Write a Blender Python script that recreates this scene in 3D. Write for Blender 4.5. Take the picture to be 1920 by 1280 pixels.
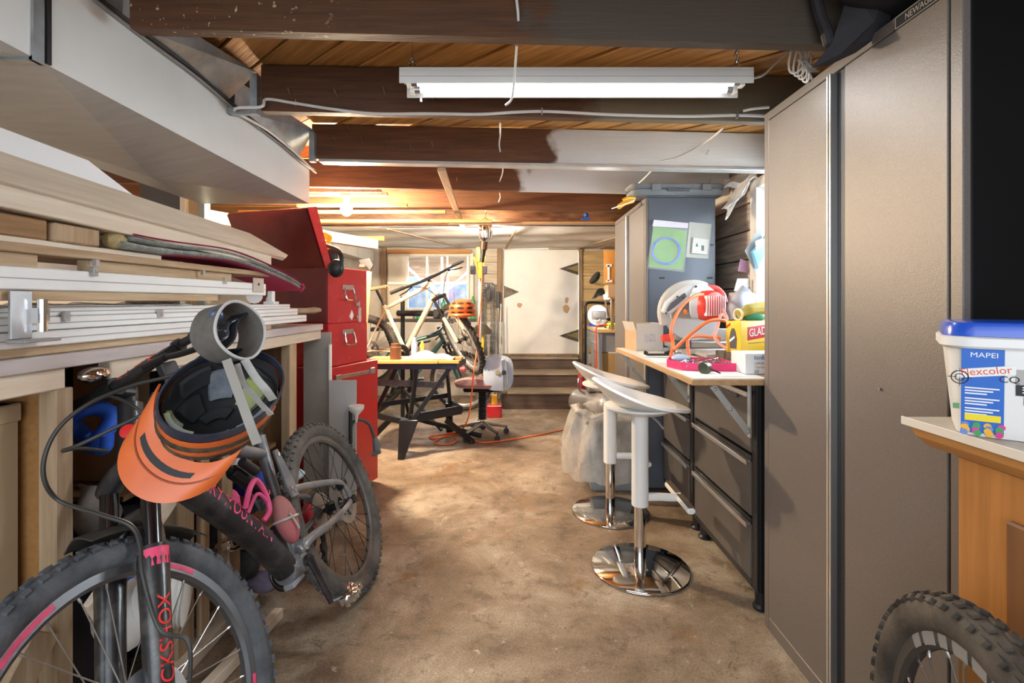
import bpy, bmesh, math, random
from mathutils import Matrix, Vector, Euler
random.seed(7)
PI = math.pi
for _o in list(bpy.data.objects): bpy.data.objects.remove(_o)
SC = bpy.context.scene
COL = SC.collection
# ------------------------------------------------------------------ camera
EYE = 1.25; FPX = 940.0; VX = 965.0; VY = 565.0
cd = bpy.data.cameras.new('camera'); cam = bpy.data.objects.new('camera', cd); COL.objects.link(cam)
cam.location = (0, 0, EYE); cam.rotation_euler = (PI/2, 0, 0)
cd.sensor_width = 36; cd.lens = FPX/1920*36
cd.shift_x = -(VX-960)/1920; cd.shift_y = -(640-VY)/1920
cd.clip_start = .02; cd.clip_end = 200
SC.camera = cam
# ------------------------------------------------------------------ world, light, exposure
wd = bpy.data.worlds.new('world'); SC.world = wd; wd.use_nodes = True
bg = wd.node_tree.nodes['Background']; bg.inputs[0].default_value = (.80, .90, 1.0, 1); bg.inputs[1].default_value = .9
vs = SC.view_settings
vs.view_transform = 'Standard'; vs.look = 'None'; vs.gamma = 1.0; vs.use_curve_mapping = False
vs.exposure = 1.33
def lamp(name, kind, loc, energy, color=(1,1,1), rot=(0,0,0), size=None, sizey=None, r=None):
    l = bpy.data.lights.new(name, kind); l.energy = energy; l.color = color
    if kind == 'AREA':
        l.shape = 'RECTANGLE'; l.size = size; l.size_y = sizey or size
    elif r is not None: l.shadow_soft_size = r
    o = bpy.data.objects.new(name, l); COL.objects.link(o); o.location = loc; o.rotation_euler = rot
    return o
# added soft fill light behind the camera, where no source is known
lamp('rear_fill', 'AREA', (-.2, -1.7, 1.5), 14, (.92, .96, 1.0), (math.radians(90), 0, 0), 3.0, 1.6)
# daylight through the side window over the bench
lamp('window_daylight', 'AREA', (1.66, 2.55, 1.55), 21, (.82, .91, 1.0), (0, math.radians(90), 0), .85, .95)
# daylight from the window at the far end
lamp('far_window_daylight', 'AREA', (-1.1, 7.55, 2.38), 190, (.9, .95, 1.0), (math.radians(-52), 0, 0), 1.6, .6)
# ------------------------------------------------------------------ materials
def nodes(name):
    m = bpy.data.materials.new(name); m.use_nodes = True
    nt = m.node_tree; return m, nt, nt.nodes['Principled BSDF']
def N(nt, t, **kw):
    n = nt.nodes.new(t)
    for k, v in kw.items():
        if k[0] == 'i': n.inputs[int(k[1:])].default_value = v
        else: setattr(n, k, v)
    return n
def c4(c): return (c[0], c[1], c[2], 1)
_M = {}
def mat(name, c, rough=.5, metal=0., c2=None, scale=6., st=(1,1,1), lo=.35, hi=.68, bump=0., bs=None, rnd=0., detail=4., trans=0., alpha=1., coat=0., spec=None, emit=0., ec=None, sheen=0.):
    if name in _M: return _M[name]
    m, nt, p = nodes(name); L = nt.links
    p.inputs['Base Color'].default_value = c4(c); p.inputs['Roughness'].default_value = rough; p.inputs['Metallic'].default_value = metal
    if trans: p.inputs['Transmission Weight'].default_value = trans
    if alpha < 1: p.inputs['Alpha'].default_value = alpha
    if coat: p.inputs['Coat Weight'].default_value = coat; p.inputs['Coat Roughness'].default_value = .1
    if spec is not None: p.inputs['Specular IOR Level'].default_value = spec
    if sheen: p.inputs['Sheen Weight'].default_value = sheen
    if emit: p.inputs['Emission Color'].default_value = c4(ec or c); p.inputs['Emission Strength'].default_value = emit
    if c2 is not None or bump or rnd:
        tc = N(nt, 'ShaderNodeTexCoord'); mp = N(nt, 'ShaderNodeMapping'); mp.inputs['Scale'].default_value = st
        L.new(tc.outputs['Object'], mp.inputs['Vector'])
        no = N(nt, 'ShaderNodeTexNoise'); no.inputs['Scale'].default_value = scale; no.inputs['Detail'].default_value = detail; no.inputs['Roughness'].default_value = .62
        L.new(mp.outputs[0], no.inputs['Vector'])
        col = None
        if rnd:
            oi = N(nt, 'ShaderNodeObjectInfo'); ad = N(nt, 'ShaderNodeVectorMath', operation='SCALE'); ad.inputs[3].default_value = 9
            cx = N(nt, 'ShaderNodeCombineXYZ'); L.new(oi.outputs['Random'], cx.inputs[0]); L.new(oi.outputs['Random'], cx.inputs[1]); L.new(cx.outputs[0], ad.inputs[0])
            L.new(ad.outputs[0], mp.inputs['Location'])
        if c2 is not None:
            r = N(nt, 'ShaderNodeValToRGB'); e = r.color_ramp.elements
            e[0].position = lo; e[0].color = c4(c); e[1].position = hi; e[1].color = c4(c2)
            L.new(no.outputs[0], r.inputs[0]); col = r.outputs[0]
            if rnd:
                hs = N(nt, 'ShaderNodeHueSaturation'); mr = N(nt, 'ShaderNodeMapRange'); mr.inputs[3].default_value = 1-rnd; mr.inputs[4].default_value = 1+rnd
                L.new(oi.outputs['Random'], mr.inputs[0]); L.new(mr.outputs[0], hs.inputs['Value']); L.new(col, hs.inputs['Color']); col = hs.outputs[0]
            L.new(col, p.inputs['Base Color'])
        if bump:
            b = N(nt, 'ShaderNodeBump'); b.inputs['Strength'].default_value = bump; b.inputs['Distance'].default_value = .01
            if bs:
                n2 = N(nt, 'ShaderNodeTexNoise'); n2.inputs['Scale'].default_value = bs; n2.inputs['Detail'].default_value = 3
                L.new(mp.outputs[0], n2.inputs['Vector']); L.new(n2.outputs[0], b.inputs['Height'])
            else: L.new(no.outputs[0], b.inputs['Height'])
            L.new(b.outputs[0], p.inputs['Normal'])
    _M[name] = m; return m
def wood(name, c, c2, ax='x', rough=.7, rnd=.12, scale=5, bump=.25):
    st = {'x': (.6, 9, 9), 'y': (9, .6, 9), 'z': (9, 9, .6)}[ax]
    return mat(name, c, rough, 0, c2, scale, st, .3, .72, bump, None, rnd)
# ------------------------------------------------------------------ mesh builder
def Pt(px, py, y): return Vector(((px-VX)/FPX*y, y, EYE+(VY-py)/FPX*y))
def frame(o, x, z=None):
    """matrix with origin o, X axis along x, Z near z"""
    x = Vector(x).normalized(); z = Vector(z or (0, 0, 1))
    y = z.cross(x)
    if y.length < 1e-5: y = Vector((0, 1, 0)).cross(x)
    y.normalize(); z = x.cross(y)
    m = Matrix((x, y, z)).transposed().to_4x4(); m.translation = Vector(o); return m
def rz(a): return Matrix.Rotation(a, 4, 'Z')
def rx(a): return Matrix.Rotation(a, 4, 'X')
def ry(a): return Matrix.Rotation(a, 4, 'Y')
def T(*v): return Matrix.Translation(Vector(v))
class MB:
    def __init__(s): s.v = []; s.f = []
    def add(s, vs, fs, M=None):
        b = len(s.v)
        s.v += [tuple(M @ Vector(q)) for q in vs] if M is not None else [tuple(q) for q in vs]
        s.f += [tuple(i+b for i in q) for q in fs]; return s
    def hexa(s, p, M=None):
        return s.add(p, [(0,3,2,1),(4,5,6,7),(0,1,5,4),(1,2,6,5),(2,3,7,6),(3,0,4,7)], M)
    def box(s, x0, x1, y0, y1, z0, z1, M=None):
        x0, x1 = min(x0,x1), max(x0,x1); y0, y1 = min(y0,y1), max(y0,y1); z0, z1 = min(z0,z1), max(z0,z1)
        return s.hexa([(x0,y0,z0),(x1,y0,z0),(x1,y1,z0),(x0,y1,z0),(x0,y0,z1),(x1,y0,z1),(x1,y1,z1),(x0,y1,z1)], M)
    def bar(s, a, b, w, h, up=(0,0,1)):
        """square bar from a to b, w across, h along up"""
        a = Vector(a); b = Vector(b); M = frame(a, b-a, up); l = (b-a).length
        return s.box(0, l, -w/2, w/2, -h/2, h/2, M)
    def tube(s, pts, r, n=8, caps=True, closed=False, M=None, flat=1.0, up=None):
        pts = [Vector(p) for p in pts]; k = len(pts)
        rs = r if isinstance(r, (list, tuple)) else [r]*k
        vs = []; fs = []; prev = None
        for i, p in enumerate(pts):
            if closed: t = pts[(i+1) % k]-pts[i-1]
            else: t = pts[min(i+1, k-1)]-pts[max(i-1, 0)]
            if t.length < 1e-9: t = Vector((0,0,1))
            t.normalize()
            if prev is None:
                a = Vector(up) if up else (Vector((0,0,1)) if abs(t.z) < .9 else Vector((1,0,0)))
            else: a = prev
            a = (a-t*a.dot(t)); a.normalize(); prev = a; b = t.cross(a)
            for j in range(n):
                q = 2*PI*j/n; vs.append(p+rs[i]*(math.cos(q)*a+flat*math.sin(q)*b))
        m = k if closed else k-1
        for i in range(m):
            for j in range(n):
                i2 = (i+1) % k; j2 = (j+1) % n
                fs.append((i*n+j, i*n+j2, i2*n+j2, i2*n+j))
        if caps and not closed:
            fs.append(tuple(range(n-1, -1, -1))); fs.append(tuple((k-1)*n+j for j in range(n)))
        return s.add(vs, fs, M)
    def lathe(s, prof, n=24, M=None, caps=True):
        vs = []; fs = []; k = len(prof)
        for r, z in prof:
            for j in range(n):
                q = 2*PI*j/n; vs.append((r*math.cos(q), r*math.sin(q), z))
        for i in range(k-1):
            for j in range(n):
                j2 = (j+1) % n; fs.append((i*n+j, i*n+j2, (i+1)*n+j2, (i+1)*n+j))
        if caps: fs.append(tuple(range(n-1, -1, -1))); fs.append(tuple((k-1)*n+j for j in range(n)))
        return s.add(vs, fs, M)
    def prism(s, poly, d, M=None):
        k = len(poly); vs = [(x, y, 0) for x, y in poly]+[(x, y, d) for x, y in poly]
        fs = [tuple(range(k-1, -1, -1)), tuple(range(k, 2*k))]+[(i, (i+1) % k, k+(i+1) % k, k+i) for i in range(k)]
        return s.add(vs, fs, M)
    def ball(s, c, r, nu=14, nv=9, M=None):
        if not isinstance(r, (tuple, list)): r = (r, r, r)
        prof = [(math.sin(PI*i/nv), -math.cos(PI*i/nv)) for i in range(1, nv)]
        vs = [(c[0], c[1], c[2]-r[2])]; fs = []
        for a, z in prof:
            for j in range(nu):
                q = 2*PI*j/nu; vs.append((c[0]+r[0]*a*math.cos(q), c[1]+r[1]*a*math.sin(q), c[2]+r[2]*z))
        vs.append((c[0], c[1], c[2]+r[2])); e = len(vs)-1; k = len(prof)
        for j in range(nu):
            j2 = (j+1) % nu; fs.append((0, 1+j2, 1+j)); fs.append((e, 1+(k-1)*nu+j, 1+(k-1)*nu+j2))
            for i in range(k-1): fs.append((1+i*nu+j, 1+i*nu+j2, 1+(i+1)*nu+j2, 1+(i+1)*nu+j))
        return s.add(vs, fs, M)
    def torus(s, R, r, n=40, k=10, M=None, a0=0, a1=2*PI, ry_=None):
        full = abs(a1-a0-2*PI) < 1e-6; m = n if full else n+1
        vs = []; fs = []; r2 = ry_ or r
        for i in range(m):
            a = a0+(a1-a0)*i/n
            for j in range(k):
                q = 2*PI*j/k; d = R+r2*math.cos(q); vs.append((d*math.cos(a), d*math.sin(a), r*math.sin(q)))
        for i in range(n):
            for j in range(k):
                i2 = (i+1) % m; j2 = (j+1) % k; fs.append((i*k+j, i2*k+j, i2*k+j2, i*k+j2))
        if not full: fs.append(tuple(range(k))); fs.append(tuple(n*k+j for j in range(k-1, -1, -1)))
        return s.add(vs, fs, M)
    def grid(s, fn, nu, nv, thick=0., M=None, wrapu=False):
        """surface fn(u,v), u,v in 0..1; with thickness along normals"""
        P = [[Vector(fn(i/nu, j/nv)) for j in range(nv+1)] for i in range(nu+1)]
        vs = [P[i][j] for i in range(nu+1) for j in range(nv+1)]
        w = nv+1; fs = [(i*w+j, (i+1)*w+j, (i+1)*w+j+1, i*w+j+1) for i in range(nu) for j in range(nv)]
        if thick:
            nr = []
            for i in range(nu+1):
                for j in range(nv+1):
                    a = P[min(i+1, nu)][j]-P[max(i-1, 0)][j]; b = P[i][min(j+1, nv)]-P[i][max(j-1, 0)]
                    c = a.cross(b); nr.append(c.normalized() if c.length > 1e-12 else Vector((0, 0, 1)))
            q = len(vs); vs2 = [v-n*thick for v, n in zip(vs, nr)]
            fs = fs+[tuple(q+k for k in reversed(f)) for f in fs]
            bd = [i*w for i in range(nu+1)]+[nu*w+j for j in range(1, nv+1)]+[i*w+nv for i in range(nu-1, -1, -1)]+[j for j in range(nv-1, 0, -1)]
            for a, b in zip(bd, bd[1:]+bd[:1]): fs.append((b, a, q+a, q+b))
            vs = vs+vs2
        return s.add(vs, fs, M)
    def mesh(s, name, m=None, bev=0., sm=35, seg=1):
        me = bpy.data.meshes.new(name); me.from_pydata(s.v, [], s.f); me.update()
        bm = bmesh.new(); bm.from_mesh(me)
        if bev:
            ed = [e for e in bm.edges if len(e.link_faces) == 2 and e.calc_face_angle(0) > .5]
            try: bmesh.ops.bevel(bm, geom=ed, offset=bev, segments=seg, affect='EDGES', clamp_overlap=True)
            except Exception: pass
        bmesh.ops.recalc_face_normals(bm, faces=bm.faces); bm.to_mesh(me); bm.free()
        if sm: me.shade_smooth(); me.set_sharp_from_angle(angle=math.radians(sm))
        if m: me.materials.append(m)
        return me
# ------------------------------------------------------------------ objects
W = {}
def tag(o, label=None, cat=None, group=None, kind=None):
    if label: o['label'] = label
    if cat: o['category'] = cat
    if group: o['group'] = group
    if kind: o['kind'] = kind
    return o
def thing(name, label, cat, loc=(0,0,0), rot=None, group=None, kind=None):
    o = bpy.data.objects.new(name, None); COL.objects.link(o); o.empty_display_size = .1
    M = T(*loc) @ (rot.to_4x4() if rot is not None else Matrix())
    o.location = loc
    if rot is not None: o.rotation_euler = rot.to_3x3().to_euler()
    W[o] = M
    return tag(o, label, cat, group, kind)
def part(name, mb, m, parent, M=None, w=False, bev=0., sm=35, label=None, kind=None, seg=1):
    """mesh child; vertices local to the parent (or world when w)"""
    if isinstance(mb, MB):
        if w:
            inv = W[parent].inverted(); mb.v = [tuple(inv @ Vector(q)) for q in mb.v]
        me = mb.mesh(name, m, bev, sm, seg)
    else: me = mb
    o = bpy.data.objects.new(name, me); COL.objects.link(o); o.parent = parent
    if M is not None: o.location = M.to_translation(); o.rotation_euler = M.to_3x3().to_euler(); W[o] = W[parent] @ M
    else: W[o] = W[parent]
    if label: o['label'] = label
    if kind: o['kind'] = kind
    return o
def solo(name, mb, m, label, cat, group=None, kind=None, bev=0., sm=35, seg=1):
    """top-level one-mesh thing from world vertices; origin at base centre"""
    xs, ys, zs = zip(*mb.v); c = Vector(((min(xs)+max(xs))/2, (min(ys)+max(ys))/2, min(zs)))
    mb.v = [tuple(Vector(q)-c) for q in mb.v]
    o = bpy.data.objects.new(name, mb.mesh(name, m, bev, sm, seg)); COL.objects.link(o); o.location = c
    W[o] = T(*c); return tag(o, label, cat, group, kind)
def struct(name, mb, m, label=None, bev=0., sm=35):
    o = bpy.data.objects.new(name, mb.mesh(name, m, bev, sm)); COL.objects.link(o); W[o] = Matrix(); o['kind'] = 'structure'
    if label: o['label'] = label
    return o
def clone(o, parent=None):
    c = o.copy(); COL.objects.link(c); W[c] = W[o].copy()
    if parent: c.parent = parent
    for ch in list(o.children):
        clone(ch, c)
    return c
def spline(pts, n=6, closed=False):
    """Catmull-Rom through pts"""
    P = [Vector(p) for p in pts]; k = len(P); out = []
    for i in range(k if closed else k-1):
        if closed: a, b, c, d = P[i-1], P[i], P[(i+1) % k], P[(i+2) % k]
        else: a, b, c, d = P[max(i-1,0)], P[i], P[i+1], P[min(i+2,k-1)]
        for j in range(n):
            t = j/n; out.append(.5*((2*b)+(c-a)*t+(2*a-5*b+4*c-d)*t*t+(3*b-a-3*c+d)*t**3))
    if not closed: out.append(P[-1])
    return out
# lettering: all words become meshes in one go
_T = {}
def prepare_text(words):
    obs = []
    for s in words:
        cu = bpy.data.curves.new('lettering', 'FONT'); cu.body = s; cu.size = 1; cu.extrude = .012; cu.align_x = 'CENTER'; cu.align_y = 'CENTER'; cu.resolution_u = 3
        o = bpy.data.objects.new('lettering', cu); COL.objects.link(o); obs.append((s, o))
    dg = bpy.context.evaluated_depsgraph_get()
    for s, o in obs:
        me = bpy.data.meshes.new_from_object(o.evaluated_get(dg)); _T[s] = ([v.co.copy() for v in me.vertices], [tuple(p.vertices) for p in me.polygons]); bpy.data.meshes.remove(me)
    for s, o in obs: cu = o.data; bpy.data.objects.remove(o); bpy.data.curves.remove(cu)
def text(name, s, size, M, m, parent, w=False, sx=1., cyl=None, bold=0.):
    """lettering in the local XY plane of M; cyl=(radius) wraps it about the local X axis"""
    vs, fs = _T[s]; mb = MB(); q = []
    for v in vs:
        x, y, z = v.x*size*sx, v.y*size, v.z*size*.5
        if cyl: a = y/cyl; r = cyl+.0012+max(z, -.001); q.append((x, r*math.sin(a), r*math.cos(a)-cyl))
        else: q.append((x, y, z))
    mb.add(q, fs, M); return part(name, mb, m, parent, w=w, sm=0)
prepare_text(['NEWAGE', 'GLAD', 'today', 'LARGE', 'Garbage', '30', 'MAPEI', 'Flexcolor', 'CQ', 'ROCKY MOUNTAIN', 'ROCKSHOX', 'USX', 'RACE FACE', 'SMITH', 'MAXXIS', 'FLOW', 'STRONG'])
# ------------------------------------------------------------------ shared materials
WHITE = mat('white_paint', (.78,.77,.74), .45, c2=(.68,.67,.63), scale=3, lo=.4, hi=.8)
BRIGHTW = mat('white_gloss', (.84,.84,.82), .35)
BLACK = mat('black_plastic', (.012,.012,.014), .45)
BLACKM = mat('black_metal', (.02,.02,.022), .35, .5)
RUBBER = mat('tyre_rubber', (.020,.019,.018), .8, c2=(.085,.075,.06), scale=9, lo=.42, hi=.75, bump=.3, bs=60)
RUBBERG = mat('dusty_tyre_rubber', (.05,.05,.05), .85, c2=(.17,.155,.135), scale=7, lo=.35, hi=.75, bump=.3, bs=60)
STEEL = mat('brushed_steel', (.55,.55,.56), .3, .95, c2=(.42,.42,.43), scale=8)
CHROME = mat('chrome', (.75,.74,.73), .07, 1.)
ALU = mat('aluminium', (.72,.71,.69), .28, .9)
GALV = mat('galvanised_sheet', (.50,.54,.56), .38, .75, c2=(.30,.33,.35), scale=10, lo=.3, hi=.7, bump=.06)
GALVD = mat('galvanised_duct_underside', (.60,.60,.58), .40, .35, c2=(.50,.50,.49), scale=5, st=(1,6,1), lo=.3, hi=.75)
RED = mat('red_enamel', (.52,.012,.018), .28, 0, c2=(.44,.02,.022), scale=9, coat=.3)
REDOLD = mat('worn_red_enamel', (.50,.022,.026), .38, 0, c2=(.60,.10,.09), scale=16, lo=.55, hi=.85, bump=.04)
ORANGE = mat('orange_shell', (.72,.15,.03), .4, c2=(.62,.12,.025), scale=6, coat=.2)
YELLOW = mat('yellow_plastic', (.85,.42,.02), .42)
BLUE = mat('blue_plastic', (.02,.10,.55), .4)
CARD = mat('cardboard', (.50,.33,.19), .85, c2=(.42,.27,.15), scale=4, bump=.05)
CARDP = mat('pale_cardboard', (.60,.55,.49), .85, c2=(.52,.47,.41), scale=4)
PAPER = mat('paper', (.85,.85,.84), .8)
STRAPG = mat('grey_webbing', (.44,.43,.41), .75, c2=(.36,.35,.33), scale=40)
SKY = mat('clear_glass', (.95,.98,.97), .03, trans=1.)
FILM = mat('clear_plastic_film', (.80,.82,.82), .18, trans=.0, alpha=.42, c2=(.95,.95,.95), scale=14, bump=.5)
POLY = mat('milky_polythene', (.80,.79,.73), .62, spec=.2, alpha=.96, c2=(.60,.56,.47), scale=2.4, st=(1,2.2,1), lo=.42, hi=.75, bump=.45, bs=5)
GUNM = mat('powder_coat_grey', (.175,.152,.135), .42, .25, c2=(.14,.122,.108), scale=260, bump=.12)
GUNB = mat('powder_coat_blue_lit', (.12,.135,.165), .38, .3, c2=(.10,.112,.138), scale=200, bump=.08)  # grey coat with the bluish window light put into its colour
DARKG = mat('dark_recess', (.010,.010,.012), .5)
PINK = mat('pink_print', (.75,.06,.16), .5, c2=(.28,.04,.07), scale=30, lo=.5, hi=.75)
REDP = mat('red_print', (.75,.02,.02), .5)
# ------------------------------------------------------------------ floor
def floor_mat():
    m, nt, p = nodes('stained_concrete'); L = nt.links
    tc = N(nt, 'ShaderNodeTexCoord')
    def noise(sc, det=5, ro=.6, dist=0.):
        n = N(nt, 'ShaderNodeTexNoise'); n.inputs['Scale'].default_value = sc; n.inputs['Detail'].default_value = det; n.inputs['Roughness'].default_value = ro; n.inputs['Distortion'].default_value = dist
        L.new(tc.outputs['Object'], n.inputs['Vector']); return n.outputs[0]
    def ramp(s, stops):
        r = N(nt, 'ShaderNodeValToRGB'); e = r.color_ramp.elements
        while len(e) < len(stops): e.new(.5)
        for q, (a, c) in zip(e, stops): q.position = a; q.color = c4(c)
        L.new(s, r.inputs[0]); return r.outputs[0]
    def mix(f, a, b, mode='MIX'):
        x = N(nt, 'ShaderNodeMix'); x.data_type = 'RGBA'; x.blend_type = mode
        if isinstance(f, float): x.inputs[0].default_value = f
        else: L.new(f, x.inputs[0])
        for k, v in ((6, a), (7, b)):
            if isinstance(v, tuple): x.inputs[k].default_value = c4(v)
            else: L.new(v, x.inputs[k])
        return x.outputs[2]
    base = ramp(noise(1.3, 6, .65, .6), [(.3, (.145,.098,.06)), (.5, (.285,.215,.15)), (.66, (.46,.395,.31))])
    mid = ramp(noise(5.5, 6, .7, .4), [(.34, (.38,.32,.26)), (.48, (.80,.77,.73)), (.64, (1.,1.,1.))])
    c = mix(.75, base, mid, 'MULTIPLY')
    rust = ramp(noise(2.6, 5, .65, 1.), [(.58, (0,0,0)), (.70, (1,1,1))])
    c = mix(rust, c, (.21,.115,.045))
    pale = ramp(noise(3.4, 7, .75, .8), [(.60, (0,0,0)), (.74, (.8,.8,.8))])
    c = mix(pale, c, (.52,.46,.38))
    spk = ramp(noise(48, 3, .7), [(.66, (0,0,0)), (.74, (1,1,1))])
    c = mix(spk, c, (.10,.068,.042))
    blot = ramp(noise(9.5, 6, .72, .5), [(.56, (0,0,0)), (.66, (.75,.75,.75))])
    c = mix(blot, c, (.12,.075,.042))
    grit = ramp(noise(17, 5, .75, .3), [(.62, (0,0,0)), (.70, (.7,.7,.7))])
    c = mix(grit, c, (.55,.49,.41))
    fine = ramp(noise(130, 4, .8), [(.36, (.52,.48,.44)), (.5, (.95,.94,.92)), (.64, (1.25,1.25,1.24))])
    c = mix(.8, c, fine, 'MULTIPLY')
    peb = ramp(noise(34, 3, .65), [(.68, (0,0,0)), (.73, (1,1,1))])
    c = mix(peb, c, (.075,.05,.032))
    L.new(c, p.inputs['Base Color'])
    ro = N(nt, 'ShaderNodeMapRange'); ro.inputs[3].default_value = .38; ro.inputs[4].default_value = .8; L.new(noise(4), ro.inputs[0]); L.new(ro.outputs[0], p.inputs['Roughness'])
    b = N(nt, 'ShaderNodeBump'); b.inputs['Strength'].default_value = .25; b.inputs['Distance'].default_value = .008; L.new(noise(22, 6, .7), b.inputs['Height']); L.new(b.outputs[0], p.inputs['Normal'])
    return m
struct('floor', MB().box(-4.2, 1.62, -2.6, 7.4, -.12, 0), floor_mat(), 'brown stained concrete basement floor')
# ------------------------------------------------------------------ ceiling: joists and diagonal boards
SL = -.017; TY = .012
def jz(x, z=2.005): return z+SL*x
def joist_mat(name, paint_x, strength=1., c=(.052,.024,.012), c2=(.115,.052,.024), pc=(.62,.62,.60), spots=False):
    m, nt, p = nodes(name); L = nt.links; p.inputs['Roughness'].default_value = .62
    tc = N(nt, 'ShaderNodeTexCoord'); mp = N(nt, 'ShaderNodeMapping'); mp.inputs['Scale'].default_value = (.7, 10, 10); L.new(tc.outputs['Object'], mp.inputs['Vector'])
    n = N(nt, 'ShaderNodeTexNoise'); n.inputs['Scale'].default_value = 5; n.inputs['Detail'].default_value = 6; n.inputs['Roughness'].default_value = .65; L.new(mp.outputs[0], n.inputs['Vector'])
    r = N(nt, 'ShaderNodeValToRGB'); e = r.color_ramp.elements; e[0].position = .3; e[0].color = c4(c); e[1].position = .72; e[1].color = c4(c2); L.new(n.outputs[0], r.inputs[0]); col = r.outputs[0]
    if paint_x is not None:
        sx = N(nt, 'ShaderNodeSeparateXYZ'); L.new(tc.outputs['Object'], sx.inputs[0])
        n2 = N(nt, 'ShaderNodeTexNoise'); n2.inputs['Scale'].default_value = 9; n2.inputs['Detail'].default_value = 6; L.new(tc.outputs['Object'], n2.inputs['Vector'])
        a = N(nt, 'ShaderNodeMath', operation='MULTIPLY_ADD'); a.inputs[1].default_value = .38; L.new(n2.outputs[0], a.inputs[0]); L.new(sx.outputs[0], a.inputs[2])
        mr = N(nt, 'ShaderNodeMapRange'); mr.inputs[1].default_value = paint_x+.17; mr.inputs[2].default_value = paint_x+.25; mr.inputs[4].default_value = strength; L.new(a.outputs[0], mr.inputs[0])
        mx = N(nt, 'ShaderNodeMix'); mx.data_type = 'RGBA'; L.new(mr.outputs[0], mx.inputs[0]); L.new(col, mx.inputs[6]); mx.inputs[7].default_value = c4(pc); col = mx.outputs[2]
    if spots:
        sx2 = N(nt, 'ShaderNodeSeparateXYZ'); L.new(tc.outputs['Object'], sx2.inputs[0])
        n3 = N(nt, 'ShaderNodeTexNoise'); n3.inputs['Scale'].default_value = 55; n3.inputs['Detail'].default_value = 2; L.new(tc.outputs['Object'], n3.inputs['Vector'])
        q = N(nt, 'ShaderNodeMapRange'); q.inputs[1].default_value = .66; q.inputs[2].default_value = .70; L.new(n3.outputs[0], q.inputs[0])
        q2 = N(nt, 'ShaderNodeMapRange'); q2.inputs[1].default_value = -.45; q2.inputs[2].default_value = -.75; L.new(sx2.outputs[0], q2.inputs[0])
        mu = N(nt, 'ShaderNodeMath', operation='MULTIPLY'); L.new(q.outputs[0], mu.inputs[0]); L.new(q2.outputs[0], mu.inputs[1])
        mx2 = N(nt, 'ShaderNodeMix'); mx2.data_type = 'RGBA'; L.new(mu.outputs[0], mx2.inputs[0]); L.new(col, mx2.inputs[6]); mx2.inputs[7].default_value = (.55,.42,.26,1); col = mx2.outputs[2]
    L.new(col, p.inputs['Base Color'])
    b = N(nt, 'ShaderNodeBump'); b.inputs['Strength'].default_value = .35; b.inputs['Distance'].default_value = .006; L.new(n.outputs[0], b.inputs['Height']); L.new(b.outputs[0], p.inputs['Normal'])
    return m
ceil = thing('ceiling', 'brown timber joists and diagonal boards of the basement ceiling', None, kind='structure')
# diagonal floor boards above the joists (far-left to near-right)
BOARD = wood('ceiling_board', (.30,.115,.022), (.74,.37,.10), 'x', .65, .28, 3.2, .5)
u = Vector((1, -.93, 0)).normalized(); nrm = Vector((u.y, -u.x, 0)); bw = .142
for k in range(-42, 22):
    # board line: points with p.n = k*bw, clipped to y in [-.9, 4.86], x in [-4.1, 1.5]
    o = nrm*(k*bw); t0, t1 = -9., 9.
    for (c0, d, lo, hi) in ((o.x, u.x, -4.05, 1.5), (o.y, u.y, -.55, 4.84)):
        a, b = sorted(((lo-c0)/d, (hi-c0)/d)); t0 = max(t0, a); t1 = min(t1, b)
    if t1-t0 < .25: continue
    p0 = o+u*t0; p1 = o+u*t1; L_ = (p1-p0).length
    mb = MB().box(0, L_, -bw/2+.004, bw/2-.004, 0, .022)
    M = frame((p0.x, p0.y, jz(p0.x, 2.198)+random.uniform(0, .008)), Vector((u.x, u.y, SL*u.x)))
    part('plank', mb, BOARD, ceil, M, bev=.002)
part('subfloor_backing', MB().hexa([(x, y, jz(x, 2.235)+dz) for dz in (0, .02) for x, y in ((-4.1,-.6),(1.62,-.6),(1.62,4.95),(-4.1,4.95))]), mat('dark_backing', (.03,.014,.006), .9), ceil)
NAIL = mat('nail_steel', (.45,.43,.41), .4, .9)
JD = [  # front face y, left end, right end, paint start, paint colour
    (.55, -1.09, 1.5, None, None), (1.43, -1.09, 1.55, .06, (.075,.062,.048)), (2.045, -1.03, 1.5, .28, (.17,.135,.085)),
    (2.73, -1.10, 1.5, .20, (.70,.69,.66)), (3.415, -3.9, 1.5, .05, (.70,.72,.72)), (4.12, -3.9, 1.5, None, None)]
joists = []
for i, (y, xl, xr, px, pc) in enumerate(JD):
    m = joist_mat('joist_timber.%03d' % i, px, .92, pc=pc or (.6,.6,.6), c=(.07,.027,.010) if i > 2 else (.058,.024,.010), c2=(.18,.07,.024) if i > 2 else (.13,.053,.021), spots=(i == 1))
    yl, yr = y+TY*xl, y+TY*xr
    mb = MB().hexa([(xl,yl,jz(xl)),(xr,yr,jz(xr)),(xr,yr+.046,jz(xr)),(xl,yl+.046,jz(xl)),(xl,yl,jz(xl,2.194)),(xr,yr,jz(xr,2.194)),(xr,yr+.046,jz(xr,2.194)),(xl,yl+.046,jz(xl,2.194))])
    joists.append(part('joist', mb, m, ceil, bev=.003))
# nails left standing in the joists
for ji, pts in ((2, [(545,180), (633,182), (722,178), (812,190)]), (3, [(629,268), (680,268), (727,276), (770,278), (812,276), (655,245), (1325,290)]), (4, [(857,340), (1330,343)])):
    y0 = JD[ji][0]
    for px, py in pts:
        a = Pt(px, py, y0+TY*Pt(px,py,y0).x)
        part('nail', MB().tube([a+Vector((0, .004, 0)), a+Vector((random.uniform(-.006,.004), -.03, .02))], .0022, 6), NAIL, joists[ji])
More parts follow.
